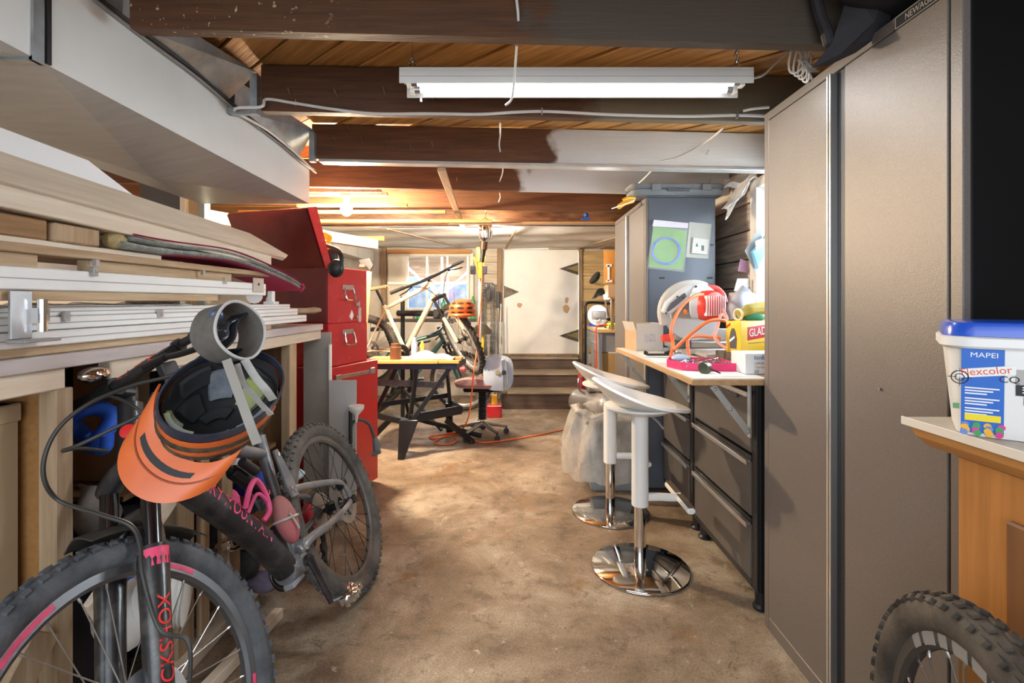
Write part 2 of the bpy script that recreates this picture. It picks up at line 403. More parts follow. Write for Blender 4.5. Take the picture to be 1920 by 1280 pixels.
# light strip of lath and painted sheet metal on the underside of the third joist
part('lath_strip', MB().hexa([(x, y+TY*x, jz(x, z)) for z in (1.988, 2.004) for x, y in ((-1.06,2.72),(1.42,2.72),(1.42,2.79),(-1.06,2.79))]), mat('pale_galv', (.62,.64,.65), .35, .5, c2=(.52,.5,.47), scale=6), ceil, bev=.002)
# brace running under the far joists, away from the camera
LATH = wood('pale_lath', (.36,.24,.14), (.52,.38,.24), 'y')
a = Pt(828, 308, 2.80); b = Pt(866, 420, 4.86)
part('brace', MB().bar((a.x, 2.79, 1.985), (b.x, 4.92, 1.982), .045, .018), LATH, ceil, bev=.002)
# cross battens hung below the far joists on the left
BATT = wood('orange_batten', (.42,.20,.06), (.62,.36,.14), 'x')
for (x0, x1, y, z, w, h) in ((-1.62, -.88, 3.30, 1.99, .03, .02), (-1.62, -.80, 3.72, 1.978, .04, .022), (-2.2, -.55, 3.98, 1.975, .05, .022), (-2.4, -.2, 4.42, 1.975, .03, .03), (-2.4, .95, 4.62, 1.985, .045, .02), (-3.9, -1.3, 4.98, 1.9, .045, .045)):
    part('batten', MB().box(x0, x1, y, y+w, z-h, z), BATT if z < 1.989 else LATH, ceil, bev=.002)
# plastic wrapped trimmer beam and the polythene lined ceiling of the far bay
part('trimmer_beam', MB().box(-1.95, 1.5, 4.88, 4.93, 1.985, 2.19), mat('wrapped_timber', (.10,.045,.025), .35, c2=(.26,.14,.075), scale=5, st=(1,1,4), bump=.5, coat=.4), ceil, bev=.004)
def wav(u_, v_):
    x = -1.96+3.42*u_; y = 4.93+1.86*v_
    return (x, y, 1.985-.012*v_+.010*math.sin(v_*19+x*2)+.006*math.sin(x*7+v_*6))
part('polythene_lining', MB().grid(wav, 40, 40, .004), POLY, ceil, sm=60)
for (x0, y0, x1, y1) in ((-1.25,4.95,-.70,6.6), (.02,4.95,-.12,6.7), (1.30,4.95,.82,6.7), (1.38,5.5,1.12,6.7)):
    part('lath', MB().bar((x0,y0,1.965), (x1,y1,1.955), .03, .012), LATH, ceil, bev=.001)
part('lath', MB().box(.45, .86, 6.62, 6.66, 1.945, 1.96), LATH, ceil)
# far-left ceiling above the storage side
part('ceiling_panel', MB().box(-4.1, -1.98, 4.98, 7.3, 2.19, 2.22), BOARD, ceil)
# ------------------------------------------------------------------ walls
OLDW = wood('weathered_board', (.22,.18,.145), (.55,.48,.40), 'y', .85, .18, 4, .6)
wr = struct('wall_right', MB().box(1.50, 1.62, -2.6, 2.12, 0, 2.25).box(1.50, 1.62, 3.0, 7.3, 0, 2.25).box(1.50, 1.62, 2.12, 3.0, 0, 1.12).box(1.50, 1.62, 2.12, 3.0, 1.93, 2.25), mat('grey_foundation', (.20,.18,.16), .9, c2=(.28,.25,.22), scale=4), 'weathered board wall behind the bench')
z = .96
for i in range(7):
    h = random.uniform(.168, .19)
    for (y0, y1) in ((3.075, 4.45),):
        part('board', MB().box(1.468, 1.499, y0, y1, z+.004, z+h-.004), OLDW, wr, bev=.003)
    if i < 7: part('board', MB().box(1.468, 1.499, 1.2, 2.05, z+.004, z+h-.004), OLDW, wr, bev=.003)
    z += h
# side window above the bench
FR = mat('window_white', (.75,.75,.73), .4, c2=(.62,.60,.56), scale=5)
w2 = struct('window_1', MB().box(1.44, 1.52, 2.99, 3.07, 1.06, 1.98).box(1.44, 1.52, 2.05, 2.13, 1.06, 1.98).box(1.44, 1.52, 2.13, 2.99, 1.93, 1.985).box(1.42, 1.52, 2.05, 3.07, 1.06, 1.12), FR, 'white framed side window above the workbench', bev=.003)
part('sash', MB().box(1.535, 1.565, 2.95, 3.0, 1.12, 1.93).box(1.535, 1.565, 2.12, 2.17, 1.12, 1.93).box(1.535, 1.565, 2.17, 2.95, 1.12, 1.16).box(1.535, 1.565, 2.17, 2.95, 1.89, 1.93).box(1.535, 1.565, 2.17, 2.95, 1.51, 1.54), FR, w2, bev=.002)
for z0, z1 in ((1.16,1.51), (1.54,1.89)): part('pane', MB().box(1.548, 1.552, 2.17, 2.95, z0, z1), SKY, w2)
# back wall with door and window openings
BY = 6.75
PLS = mat('old_plaster', (.56,.52,.45), .8, c2=(.42,.37,.30), scale=3, lo=.35, hi=.7, bump=.2)
BLK = mat('whitewashed_block', (.66,.63,.57), .85, c2=(.48,.44,.38), scale=5, bump=.3)
wb = struct('wall_back', MB().box(-1.98, -1.46, BY, BY+.15, .98, 2.1).box(-.62, -.16, BY, BY+.15, .98, 2.1).box(.87, 1.62, BY, BY+.15, 0, 2.1).box(-1.46, -.62, BY, BY+.15, 1.86, 2.1).box(-1.46, -.62, BY, BY+.15, .98, 1.16).box(-.16, .87, BY, BY+.15, 1.95, 2.1), PLS, 'far end wall with hatch door and small window')
part('foundation_blocks', MB().box(-1.98, -.16, BY-.10, BY+.15, 0, .98).box(-.16, .87, BY+.02, BY+.15, 0, .54), BLK, wb, bev=.004)
YB = wood('yellowed_board', (.30,.19,.075), (.52,.37,.17), 'x', .75, .15)
z = .56
for i in range(8):
    part('board', MB().box(.90, 1.495, BY-.028, BY-.002, z+.003, z+.167), YB, wb, bev=.003); z += .172
for i in range(6):
    part('board', MB().box(-.40, -.17, BY-.02, BY-.001, 1.0+i*.155+.003, 1.0+(i+1)*.155-.003), wood('stained_board', (.34,.26,.17), (.62,.55,.45), 'x', .75, .15), wb, bev=.003)
# rough posts either side of the door and beside the window
POST = wood('rough_post', (.16,.095,.045), (.34,.22,.12), 'z')
for x0, x1, yy, zz in ((-.235,-.165,.06,.0), (.862,.905,.06,.3), (-1.79,-1.72,.05,.95), (-.46,-.42,.045,.2)):
    part('post', MB().box(x0, x1, BY-yy, BY-.001, zz, 1.965), POST, wb, bev=.003)
# hatch door
d1 = struct('door_1', MB().box(-.143, .855, BY+.0, BY+.04, .545, 1.945), mat('door_white', (.74,.72,.67), .45, c2=(.62,.60,.56), scale=2.2, lo=.45, hi=.8), 'white hatch door with black spearhead hinges', bev=.003)
HING = mat('hinge_iron', (.05,.04,.035), .5, .6, c2=(.16,.13,.08), scale=12)
for (zc, side) in ((1.69, 1), (.79, 1), (1.38, -1)):
    if side > 0: poly = [(.858, zc+.085), (.858, zc-.085), (.60, zc+.0)]
    else: poly = [(-.147, zc+.085), (-.147, zc-.085), (.06, zc)]
    part('strap_hinge', MB().prism(poly, .012, Matrix(((1,0,0,0),(0,0,-1,BY-.001),(0,1,0,0),(0,0,0,1)))), HING, d1)
    if side > 0:
        poly2 = [(.85, zc+.05), (.85, zc-.04), (.70, zc+.005)]
        part('hinge_inlay', MB().prism(poly2, .003, Matrix(((1,0,0,0),(0,0,-1,BY-.0135),(0,1,0,0),(0,0,0,1)))), mat('brass_old', (.26,.20,.08), .5, .5), d1)
for (cx, cz, sx, sz) in ((.69,1.16,.05,.075), (.70,1.27,.03,.05), (.06,1.20,.045,.05)):
    pts = [(cx+sx*math.cos(a)*random.uniform(.6,1.1), cz+sz*math.sin(a)*random.uniform(.6,1.1)) for a in [2*PI*i/11 for i in range(11)]]
    part('bare_patch', MB().prism(pts, .0015, Matrix(((1,0,0,0),(0,0,-1,BY-.0005),(0,1,0,0),(0,0,0,1)))), mat('bare_wood', (.50,.32,.18), .8), d1, sm=0)
part('door_sill', MB().box(-.16, .87, BY-.05, BY+.04, .525, .544), POST, d1)
part('door_head', MB().box(-.16, .87, BY-.025, BY+.04, 1.946, 1.975), FR, d1)
# far window
w1 = struct('window_2', MB().box(-1.70, -1.46, BY-.03, BY-.001, 1.0, 1.86).box(-.60, -.55, BY-.05, BY-.001, 1.0, 1.90).box(-1.70, -.6, BY-.03, BY-.001, 1.86, 1.905), mat('window_cream', (.70,.64,.52), .5, c2=(.60,.53,.40), scale=5), 'small cream three pane window in the far wall', bev=.003)
part('header', MB().box(-1.70, -.58, BY-.06, BY-.031, 1.885, 1.945), wood('orange_header', (.34,.15,.05), (.50,.25,.09), 'x'), w1, bev=.003)
for x in (-1.46, -1.195, -.92, -.645): part('mullion', MB().box(x-.0, x+.028, BY-.012, BY+.03, 1.16, 1.86), FR, w1, bev=.002)
part('rail', MB().box(-1.70, -.64, BY-.06, BY-.031, 1.475, 1.515), BRIGHTW, w1, bev=.003)
part('sill', MB().box(-1.72, -.52, BY-.12, BY-.001, .985, 1.02), mat('sill_black', (.05,.045,.04), .6), w1, bev=.003)
for x in (-1.432, -1.167, -.892): part('pane', MB().box(x, x+.245, BY+.004, BY+.008, 1.16, 1.86), SKY, w1)
# added wall and roof dim the view through the far window; tarpaulin, poles
struct('wall_sky_screen', MB().box(-3.2, .6, 8.0, 8.1, 0, 2.6).box(-3.2, .6, 6.92, 8.0, 2.45, 2.55), wood('screen_board', (.16,.09,.05), (.30,.20,.12), 'x'), 'added brown boards limiting sky light beyond far window')
lean = solo('blue_tarpaulin', MB().grid(lambda a, b: (-1.9+1.6*a, 7.25+.35*(1-b)+.05*math.sin(a*11)+.03*math.sin(b*9+a*5), .0+1.55*b+.06*math.sin(a*7)*b), 22, 10, .004), mat('tarp_blue', (.10,.20,.42), .5, c2=(.34,.42,.55), scale=5), 'blue tarpaulin seen through the far window', 'tarpaulin')
for (x0,z0,x1,z1) in ((-1.5,1.72,-1.28,1.55), (-1.28,1.55,-1.28,1.0), (-1.35,1.1,-.62,1.75), (-1.02,1.0,-1.02,1.9), (-.80,1.15,-.70,1.8)):
    pass
PP = mat('pole_white', (.75,.76,.76), .4)
for i, (x0,z0,x1,z1,lb) in enumerate(((-1.52,1.74,-1.26,1.45,'bent white pole outside left pane of far window'), (-1.35,1.05,-.60,1.72,'long slanting white pole outside far window'), (-1.03,.0,-1.03,1.9,'upright white pole outside middle pane of far window'))):
    solo('tent_pole', MB().tube([(x0,7.05+.03*i,z0),((x0+x1)/2,7.05+.03*i,(z0+z1)/2+(.03 if i == 0 else 0)),(x1,7.05+.03*i,z1)], .016, 8), PP, lb, 'pole')
# left side walls: boxed far bay wall and the dark storage side beyond the shelving
wl = struct('wall_left', MB().box(-2.05, -1.98, 5.0, BY+.1, 0, 2.0), mat('polythene_wall', (.58,.53,.45), .3, c2=(.36,.30,.22), scale=3, lo=.35, hi=.7, bump=.5, coat=.3), 'plastic sheeted wall of the far bay')
struct('wall_far_left', MB().box(-4.2, -4.05, -2.6, 7.4, 0, 2.3).box(-4.2, -2.05, 6.9, 7.05, 0, 2.3), PLS, 'dim plaster wall behind the shelving')
# boxed white beam along the top of that wall
bb = solo('boxed_beam', MB().box(-2.04, -1.84, 3.85, 6.55, 1.77, 1.945), mat('beam_white', (.66,.63,.57), .6, c2=(.54,.51,.45), scale=4), 'white boxed beam under the far bay ceiling', 'beam', bev=.004)
# storage side: panels and studs seen beneath the duct
solo('grey_sheet', MB().box(-2.28, -2.03, 3.05, 3.07, .0, 1.985), mat('grey_sheet', (.085,.085,.08), .6), 'dark grey upright sheet behind the shelving', 'panel', bev=.002)
solo('stud', MB().box(-2.025, -1.992, 3.03, 3.09, 0, 1.985), mat('cream_stud', (.66,.58,.45), .6), 'cream painted stud beside dark grey sheet', 'post', bev=.002)
solo('wood_sheet', MB().box(-1.988, -1.915, 3.06, 3.08, 0, 1.985), wood('tan_sheet', (.40,.25,.12), (.52,.36,.2), 'z'), 'tan wooden sheet standing behind the shelving', 'panel', bev=.002)
solo('stud', MB().box(-1.910, -1.875, 3.03, 3.09, 0, 1.985), mat('green_stud', (.20,.24,.22), .6), 'grey green stud beside tan wooden sheet', 'post', bev=.002)
solo('angled_beam', MB().bar((-2.3, 3.4, 1.86), (-1.35, 4.85, 1.80), .09, .09), mat('cream_beam', (.62,.56,.44), .7, c2=(.5,.43,.31), scale=5), 'cream timber running under the joists behind the duct', 'beam', bev=.003)
# ------------------------------------------------------------------ air duct
X0, X1 = -1.78, -1.163
def dtop(y): return 2.09-.0575*(y-1.4)
def dbot(y): return 1.838-.022*(y-1.26)
duct = thing('air_duct', 'white painted sheet metal heating duct under the joists', 'duct', (X1, 1.3, 1.8))
DW = mat('duct_white', (.82,.83,.81), .42, .08, c2=(.75,.76,.74), scale=2, lo=.4, hi=.8, bump=.04)
def section(y0, y1, nm):
    sh = MB()
    for (ya, yb) in ((y0, y1),):
        sh.add([(X1,ya,dbot(ya)),(X1,yb,dbot(yb)),(X1,yb,dtop(yb)),(X1,ya,dtop(ya)),(X0,ya,dbot(ya)),(X0,yb,dbot(yb)),(X0,yb,dtop(yb)),(X0,ya,dtop(ya))],
               [(0,1,2,3),(4,7,6,5),(3,2,6,7),(1,5,6,2),(0,3,7,4)])
    part(nm, sh, DW, duct, w=True, sm=0)
    # cross-broken underside: raised X crease
    cy = (y0+y1)/2; cx = (X0+X1)/2; un = MB()
    c = (cx, cy, dbot(cy)-.068); q = [(X1,y0,dbot(y0)),(X1,y1,dbot(y1)),(X0,y1,dbot(y1)),(X0,y0,dbot(y0))]
    un.add(q+[c], [(0,4,1),(1,4,2),(2,4,3),(3,4,0)])
    part('cross_broken_underside', un, GALVD, duct, w=True, sm=0)
section(1.225, 2.84, 'duct_section'); section(.30, 1.215, 'duct_section')
part('seam', MB().box(X1-.006, X1+.006, 1.205, 1.235, dbot(1.22)-.008, dtop(1.22)+.01).box(X0, X1+.004, 1.205, 1.235, dbot(1.22)-.008, dbot(1.22)+.004), GALV, duct, w=True, bev=.001)
# boots of bare sheet metal that rise between the joists
for (ya, yb, xr) in ((1.50, 2.035, -1.045), (2.10, 2.72, -1.09)):
    za, zb = dtop(ya), dtop(yb); t = 2.18
    m = MB().hexa([(X1-.30,ya,za+.002),(X1-.012,ya,za+.002),(X1-.012,yb,zb+.002),(X1-.30,yb,zb+.002),(X1-.30,ya,t),(X1-.006,ya,t),(xr,yb,t),(X1-.30,yb,t)])
    part('sheet_metal_boot', m, GALV, duct, w=True, sm=0)
    part('boot_flange', MB().box(xr-.012, xr+.016, yb-.035, yb-.004, 2.0, t-.02), GALV, duct, w=True)
part('fixing_tab', MB().box(-1.16,-1.06,2.025,2.042,2.006,2.035), GALV, duct, w=True)
# black hanger strap across the near section
part('hanger_strap', MB().box(X1+.001, X1+.007, 1.24, 1.252, dbot(1.24), dtop(1.24)+.01), BLACK, duct, w=True)
# cables along the top edge of the duct
def cable(name, pts, r, m, label, cat='cable', n=8, sub=6, group=None):
    return solo(name, MB().tube(spline(pts, sub), r, n), m, label, cat, group)
CABW = mat('white_cable', (.72,.71,.68), .5); CABB = mat('black_cable', (.02,.02,.02), .5)
CABG = mat('grey_cable', (.25,.25,.25), .5)
def along(y0, y1, dx, dz, n=9):
    return [(X1+.009+dx+.004*math.sin(i*1.7), y0+(y1-y0)*i/n, dtop(y0+(y1-y0)*i/n)+dz+.005*math.sin(i*2.1)) for i in range(n+1)]
cable('electrical_cable', along(.9, 2.86, .004, .004), .0065, CABB, 'thick black cable along the top edge of duct')
cable('electrical_cable', along(.95, 2.9, .004, -.010), .005, CABG, 'grey cable beside black cable on duct edge')
a = [Pt(502,222,2.0), Pt(490,200,2.0), Pt(500,186,2.025), Pt(550,193,2.027), Pt(620,204,2.028), Pt(700,213,2.029), Pt(800,213,2.033), Pt(900,214,2.034), Pt(970,210,2.037), Pt(1030,209,2.037), Pt(1150,215,2.04), Pt(1280,218,2.043), Pt(1380,216,2.044), Pt(1440,218,2.044)]
cable('electrical_cable', [(X1+.02, 2.86, 1.99), (X1+.025, 2.6, 2.02), (X1+.03, 2.3, 2.035), (X1+.035, 2.02, 2.02)]+a[1:], .006, CABW, 'white cable stapled along the second joist')
for i, (px, py) in enumerate(((556,194), (1016,209), (1382,216))):
    p = Pt(px, py, 2.036); part('cable_staple', MB().box(p.x-.003, p.x+.003, p.y-.009, p.y+.006, p.z-.013, p.z+.013), NAIL, joists[2], sm=0)
cable('electrical_cable', [Pt(967,-15,1.40), Pt(971,20,1.41), Pt(972,39,1.425)], .004, CABW, 'short white wire on the nearest joist')
cable('electrical_cable', [Pt(969,85,1.50), Pt(966,130,1.62), Pt(962,170,1.66), Pt(958,188,1.70), Pt(948,197,1.72)], .004, CABW, 'white wire hanging in front of fluorescent light')
cable('electrical_cable', [Pt(938,231,2.11), Pt(938,252,2.4), Pt(936,270,2.6), Pt(938,284,2.72)], .004, CABW, 'white wire dangling below the second joist')
cable('electrical_cable', [Pt(943,312,2.80), Pt(942,325,3.1), Pt(937,340,3.40)], .004, CABW, 'white wire dangling below the third joist')
cable('electrical_cable', [Pt(937,362,3.47), Pt(938,370,3.6), Pt(935,378,3.75)], .004, CABW, 'short white wire dangling below the fourth joist')
cable('electrical_cable', [Pt(1355,241,2.12), Pt(1325,265,2.4), Pt(1290,285,2.6), Pt(1262,297,2.69), Pt(1237,302,2.725)], .004, CABW, 'white wire slanting onto white painted joist')
cable('electrical_cable', [Pt(1223,318,2.80), Pt(1212,330,3.0), Pt(1198,343,3.15)], .004, CABW, 'white wire above the grey tool case')
cable('electrical_cable', [Pt(1393,208,2.03), Pt(1412,204,2.02), Pt(1442,201,2.01)], .0055, CABW, 'short white cable beside the tall locker top')
cable('electrical_cable', [Pt(1412,147,1.76), Pt(1432,140,1.8), Pt(1455,118,1.83), Pt(1478,98,1.85), Pt(1490,94,1.9)], .004, CABW, 'white flex feeding the fluorescent light')
# coil of spare flex
cl = MB()
for i in range(5):
    c0 = Pt(1492+i*2, 108, 1.62+.008*i)
    cl.tube([c0+Vector((.02*math.cos(t)+.012*i*math.sin(t/2), .012*math.sin(t*2), .05*math.sin(t)-.01*i)) for t in [2*PI*k/18 for k in range(18)]], .0035, 6, closed=True)
for i in range(5): cl.tube(spline([Pt(1496+i*3,112,1.63), Pt(1508+i*3,124,1.64), Pt(1522+i*3,134,1.66)], 4), .0035, 6)
solo('flex_coil', cl, CABW, 'coil of white flex above the tall locker', 'cable coil')
# ------------------------------------------------------------------ fluorescent light
fx = thing('fluorescent_light', 'white twin tube shop light hung on chains', 'ceiling light', (.21, 1.76, 1.98))
fx0, fx1 = -.397, .822; fy = 1.72; zt = 2.055
FW = mat('fixture_white', (.80,.79,.76), .4)
part('housing', MB().box(fx0,fx1,fy,fy+.13,2.047,zt).box(fx0,fx1,fy,fy+.005,2.0,2.047).box(fx0,fx1,fy+.125,fy+.13,2.0,2.047), FW, fx, w=True, bev=.002)
part('seam_line', MB().box(fx0+.003, fx1-.003, fy-.001, fy+.01, 2.022, 2.024), mat('seam_grey', (.5,.49,.47), .5), fx, w=True)
# reflector: angled flanks below the housing and the end sockets
part('reflector', MB().prism([(fy+.006,2.0465),(fy+.124,2.0465),(fy+.122,2.040),(fy+.090,2.040),(fy+.065,2.022),(fy+.040,2.040),(fy+.008,2.040)], fx1-fx0-.01, Matrix(((0,0,1,fx0+.005),(1,0,0,0),(0,1,0,0),(0,0,0,1)))), FW, fx, w=True, sm=0)
TUBE = mat('fluorescent_tube', (.95,.97,1.0), .3, emit=.75, ec=(.93,.97,1.0))
for k, dy in enumerate((.036, .094)):
    z = 2.016
    tb = part('tube', MB().tube([(fx0+.05,fy+dy,z),(fx1-.05,fy+dy,z)], .0125, 12), TUBE, fx, w=True)
    for xa, xb in ((fx0+.036, fx0+.056), (fx1-.056, fx1-.036)): part('tube_cap', MB().tube([(xa,fy+dy,z),(xb,fy+dy,z)], .0132, 12), STEEL, fx, w=True)
    for xa, xb in ((fx0+.02, fx0+.036), (fx1-.036, fx1-.02)): part('socket', MB().box(xa, xb, fy+dy-.014, fy+dy+.014, z-.016, 2.039), BRIGHTW, fx, w=True, bev=.002)
part('toggle', MB().tube([Vector((-.345,1.845,1.999)), Vector((-.345,1.845,1.985))], .004, 6), BRIGHTW, fx, w=True)
lamp('tube_light', 'AREA', ((fx0+fx1)/2, fy+.065, 1.997), 5.5, (.95,.98,1.0), (0,0,0), 1.1, .10)
def chain(mb, a, b, ll=.019, r=.0023):
    a = Vector(a); b = Vector(b); n = max(2, int((b-a).length/(ll*.78))); d = (b-a)/n
    for i in range(n):
        c = a+d*(i+.5); ax = d.normalized(); s = Vector((1,0,0)) if i % 2 else Vector((0,1,0))
        mb.tube([c+ax*(ll*.5*math.cos(t))+s*(ll*.28*math.sin(t)) for t in [2*PI*k/8 for k in range(8)]], r, 4, closed=True)
ch = MB(); ch.tube([(-.365,1.79,2.19),(-.365,1.79,2.12)], .002, 5)
chain(ch, (-.365,1.79,2.13), (-.385,1.79,2.055)); chain(ch, (-.365,1.79,2.13), (-.345,1.79,2.055))
part('hanging_chain', ch, CHROME, fx, w=True)
ch = MB(); chain(ch, (.790,1.79,2.18), (.787,1.79,2.055)); chain(ch, (.80,1.79,2.18), (.795,1.79,2.055))
part('hanging_chain', ch, CHROME, fx, w=True)
# ------------------------------------------------------------------ bare bulb and register near the far end
bp = Vector((-1.235, 3.68, 1.925))
bu = thing('bare_light_bulb', 'glowing bare bulb below the ceiling by red chest', 'light bulb', bp)
part('glass_bulb', MB().ball((0,0,0), (.042,.042,.048), 16, 10).lathe([(.024,.035),(.016,.055)], 12), mat('bulb_glow', (1,.9,.7), .3, emit=120, ec=(1,.80,.50)), bu)
part('socket', MB().lathe([(.02,.045),(.022,.05),(.022,.085),(.045,.09),(.045,.10)], 14), BRIGHTW, bu)
part('batten_mount', MB().box(-.3,.3,-.025,.025,.10,.125), LATH, bu)
lamp('bulb_light', 'POINT', bp-Vector((0,0,.04)), 165, (1.0,.82,.58), r=.055)
rg = thing('ceiling_register', 'brown louvred floor register seen from below', 'vent', (-1.06, 3.72, 2.14))
part('frame', MB().box(-.18,.18,-.10,-.08,-.012,.012).box(-.18,.18,.08,.10,-.012,.012).box(-.18,-.155,-.08,.08,-.012,.012).box(.155,.18,-.08,.08,-.012,.012), mat('register_frame', (.42,.26,.12), .5), rg)
for i in range(7): part('louvre', MB().box(-.13+i*.04-.008, -.13+i*.04+.008, -.08, .08, -.008, .008), mat('register_brown', (.13,.07,.04), .5), rg)
part('duct_collar', MB().box(.185,.30,-.10,.10,-.05,.03), GALV, rg, bev=.004)
# trouble lamp hanging on its hook
tl = thing('trouble_lamp', 'caged hand lamp hanging by its hook from beam', 'work lamp', Pt(905,455,4.75))
o = Pt(910, 430, 4.75)
part('reflector_shell', MB().lathe([(.012,-.11),(.05,-.085),(.062,-.02),(.058,.05),(.035,.09),(.01,.105)], 16, T(*o)), CHROME, tl, w=True)
for k in range(6):
    a = PI*k/6+.2
    part('cage_wire', MB().tube([o+Vector((.066*math.cos(a)*s_, .066*math.sin(a)*s_, z_)) for s_, z_ in ((.3,-.115),(.9,-.08),(1.05,0),(.9,.07),(.2,.11),(-.2,.11),(-.9,.07),(-1.05,0),(-.9,-.08),(-.3,-.115))], .003, 5), STEEL, tl, w=True)
lamp('far_bay_fill', 'POINT', o+Vector((.01,.11,-.02)), 26, (1.0,.93,.82), r=.04)  # added fill light for the far bay, set behind the hand lamp
part('hook', MB().tube(spline([o+Vector((0,0,.105)), o+Vector((.005,0,.15)), o+Vector((.012,0,.175)), o+Vector((-.005,0,.18))], 4), .003, 6), STEEL, tl, w=True)
part('collar', MB().tube([Pt(907,453,4.75), Pt(906,468,4.75)], .036, 12), mat('brown_bakelite', (.10,.05,.02), .4), tl, w=True)
part('handle', MB().tube([Pt(906,462,4.75), Pt(905,480,4.75), Pt(903,492,4.75)], [.03,.022,.024], 12), BLACK, tl, w=True)
# blue clip on the pipe under the far joist, with the thin pipe
solo('thin_pipe', MB().tube([(-.6,4.55,1.955),(1.0,4.55,1.952)], .008, 8), mat('pipe_grey', (.45,.43,.40), .4, .5), 'thin grey pipe clipped beneath the far joists', 'pipe')
solo('pipe_clip', MB().ball(Pt(1099,403,4.52), .022, 8, 6).box(.60,.68,4.50,4.53,1.985,2.0), BLUE, 'small blue clip on the thin pipe', 'clip')
# ------------------------------------------------------------------ tall locker (right foreground)
def locker(name, label, x0, x1, y0, y1, zt, split, loc):
    t = thing(name, label, 'cabinet', loc)
    fr = .032
    part('carcass', MB().box(x0+.018, x1, y0, y1, .03, zt), GUNB if y0 > 3 else mat('locker_side_shade', (.004,.004,.0045), .5, spec=.2), t, w=True, bev=.003)  # near locker's unlit side: shade put into a near-black colour
    part('face_frame', MB().box(x0, x0+.018, y0, y0+fr, .0, zt).box(x0, x0+.018, y1-fr, y1, .0, zt).box(x0, x0+.018, y0+fr, y1-fr, zt-fr, zt).box(x0, x0+.018, y0+fr, y1-fr, 0, .05), GUNM, t, w=True, bev=.002)
    part('shadow_gap', MB().box(x0+.012, x0+.0175, y0+fr, y1-fr, .05, zt-fr), DARKG, t, w=True)
    g = .004
    d = part('door', MB().box(x0-.002, x0+.011, y0+fr+g, split-.055, .054, zt-fr-g), GUNM, t, w=True, bev=.002)
    part('screw', MB().lathe([(.004,0),(.004,.004)], 8, frame((x0-.003, (y0+split)/2+.02 if y0 < 2 else split-.3, 1.02), (0,0,1), (-1,0,0))), STEEL, d, w=True)
    part('handle', MB().box(x0-.016, x0+.008, split-.012, split-.004, .054, zt-fr-g), ALU, d, w=True, bev=.001)
    part('handle_recess', MB().box(x0+.004, x0+.010, split-.055, split-.012, .054, zt-fr-g), DARKG, d, w=True)
    d = part('door', MB().box(x0-.002, x0+.011, split+.012, y1-fr-g, .054, zt-fr-g), GUNM, t, w=True, bev=.002)
    part('handle', MB().box(x0-.016, x0+.010, split+.001, split+.009, .054, zt-fr-g), ALU, d, w=True, bev=.001)
    return t
PLATE = mat('plate_black', (.012,.012,.012), .35); PLTX = mat('plate_letter', (.45,.43,.40), .4, .5)
def badge(t, s, M, w_, h_, px=.7):
    """M: local X along reading direction, Z out of the plate"""
    part('name_plate', MB().box(-w_/2, w_/2, -h_/2, h_/2, 0, .003, M), PLATE, t, w=True, bev=.0008)
    e = .0016
    part('plate_border', MB().box(-w_/2+e*2, w_/2-e*2, h_/2-e*3, h_/2-e*2, .003, .0036, M).box(-w_/2+e*2, w_/2-e*2, -h_/2+e*2, -h_/2+e*3, .003, .0036, M).box(-w_/2+e*2, -w_/2+e*3, -h_/2+e*2, h_/2-e*2, .003, .0036, M).box(w_/2-e*3, w_/2-e*2, -h_/2+e*2, h_/2-e*2, .003, .0036, M), PLTX, t, w=True)
    text('plate_lettering', s, h_*.62, M @ T(0, -h_*.02, .0032), PLTX, t, w=True, sx=px*1.25)
def LF(x, y, z): return Matrix(((0,0,-1,x),(-1,0,0,y),(0,1,0,z),(0,0,0,1)))   # plate on a face looking to -X
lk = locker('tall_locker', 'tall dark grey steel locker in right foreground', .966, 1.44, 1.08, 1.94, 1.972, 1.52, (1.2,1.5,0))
badge(lk, 'NEWAGE', LF(.965, 1.195, 1.951), .15, .036)
lk2 = locker('tall_locker', 'tall grey steel locker with packets hung on its side', .857, 1.314, 3.28, 4.285, 1.930, 3.80, (1.08,3.8,0))
badge(lk2, 'NEWAGE', LF(.856, 3.42, 1.909), .085, .024)
for (px, py) in ((1241,521),(1331,521),(1333,459)):
    p = Pt(px, py, 3.279); part('slot', MB().box(p.x-.018, p.x+.018, 3.2785, 3.2805, p.z-.006, p.z+.006), DARKG, lk2, w=True)
# black fabric bag slumped over the locker edge
bg_ = MB()
def bagf(u_, v_):
    a = 2*PI*u_; y = 1.06+.345*v_; k = math.sin(PI*min(max(v_,.02),.98))**.5
    x = 1.10+(.26+.03*math.sin(v_*9))*math.cos(a)*(.45+.55*k); z = 2.085+(.095+.012*math.sin(a*3+v_*7))*math.sin(a)*(.35+.65*k)
    return (x, y, max(z, 1.976))
bg_.grid(bagf, 28, 16)
sagp = [Pt(1522,127,1.40), Pt(1560,80,1.38), Pt(1580,20,1.37), Pt(1590,-30,1.36), Pt(1660,-25,1.33), Pt(1640,40,1.33), Pt(1605,80,1.345), Pt(1575,102,1.37)]
sack = thing('black_bag', 'black fabric bag slumped over the tall locker top', 'bag', (1.1,1.25,1.975))
CLOTHB = mat('black_fabric', (.014,.013,.015), .7, c2=(.028,.026,.03), scale=5, bump=.6, bs=9)
part('body', bg_, CLOTHB, sack, w=True, sm=60)
k = len(sagp); fl = MB(); fl.add([tuple(p) for p in sagp]+[tuple(p+Vector((.05,.012,.01))) for p in sagp], [tuple(range(k)), tuple(range(2*k-1, k-1, -1))]+[(i, k+i, k+(i+1) % k, (i+1) % k) for i in range(k)])
part('flap', fl, CLOTHB, sack, w=True, sm=0)
part('piping', MB().tube(spline([Pt(1522,-40,1.41), Pt(1535,20,1.41), Pt(1549,60,1.40), Pt(1556,85,1.395)], 5), [.016]*15+[.012], 10), CLOTHB, sack, w=True)
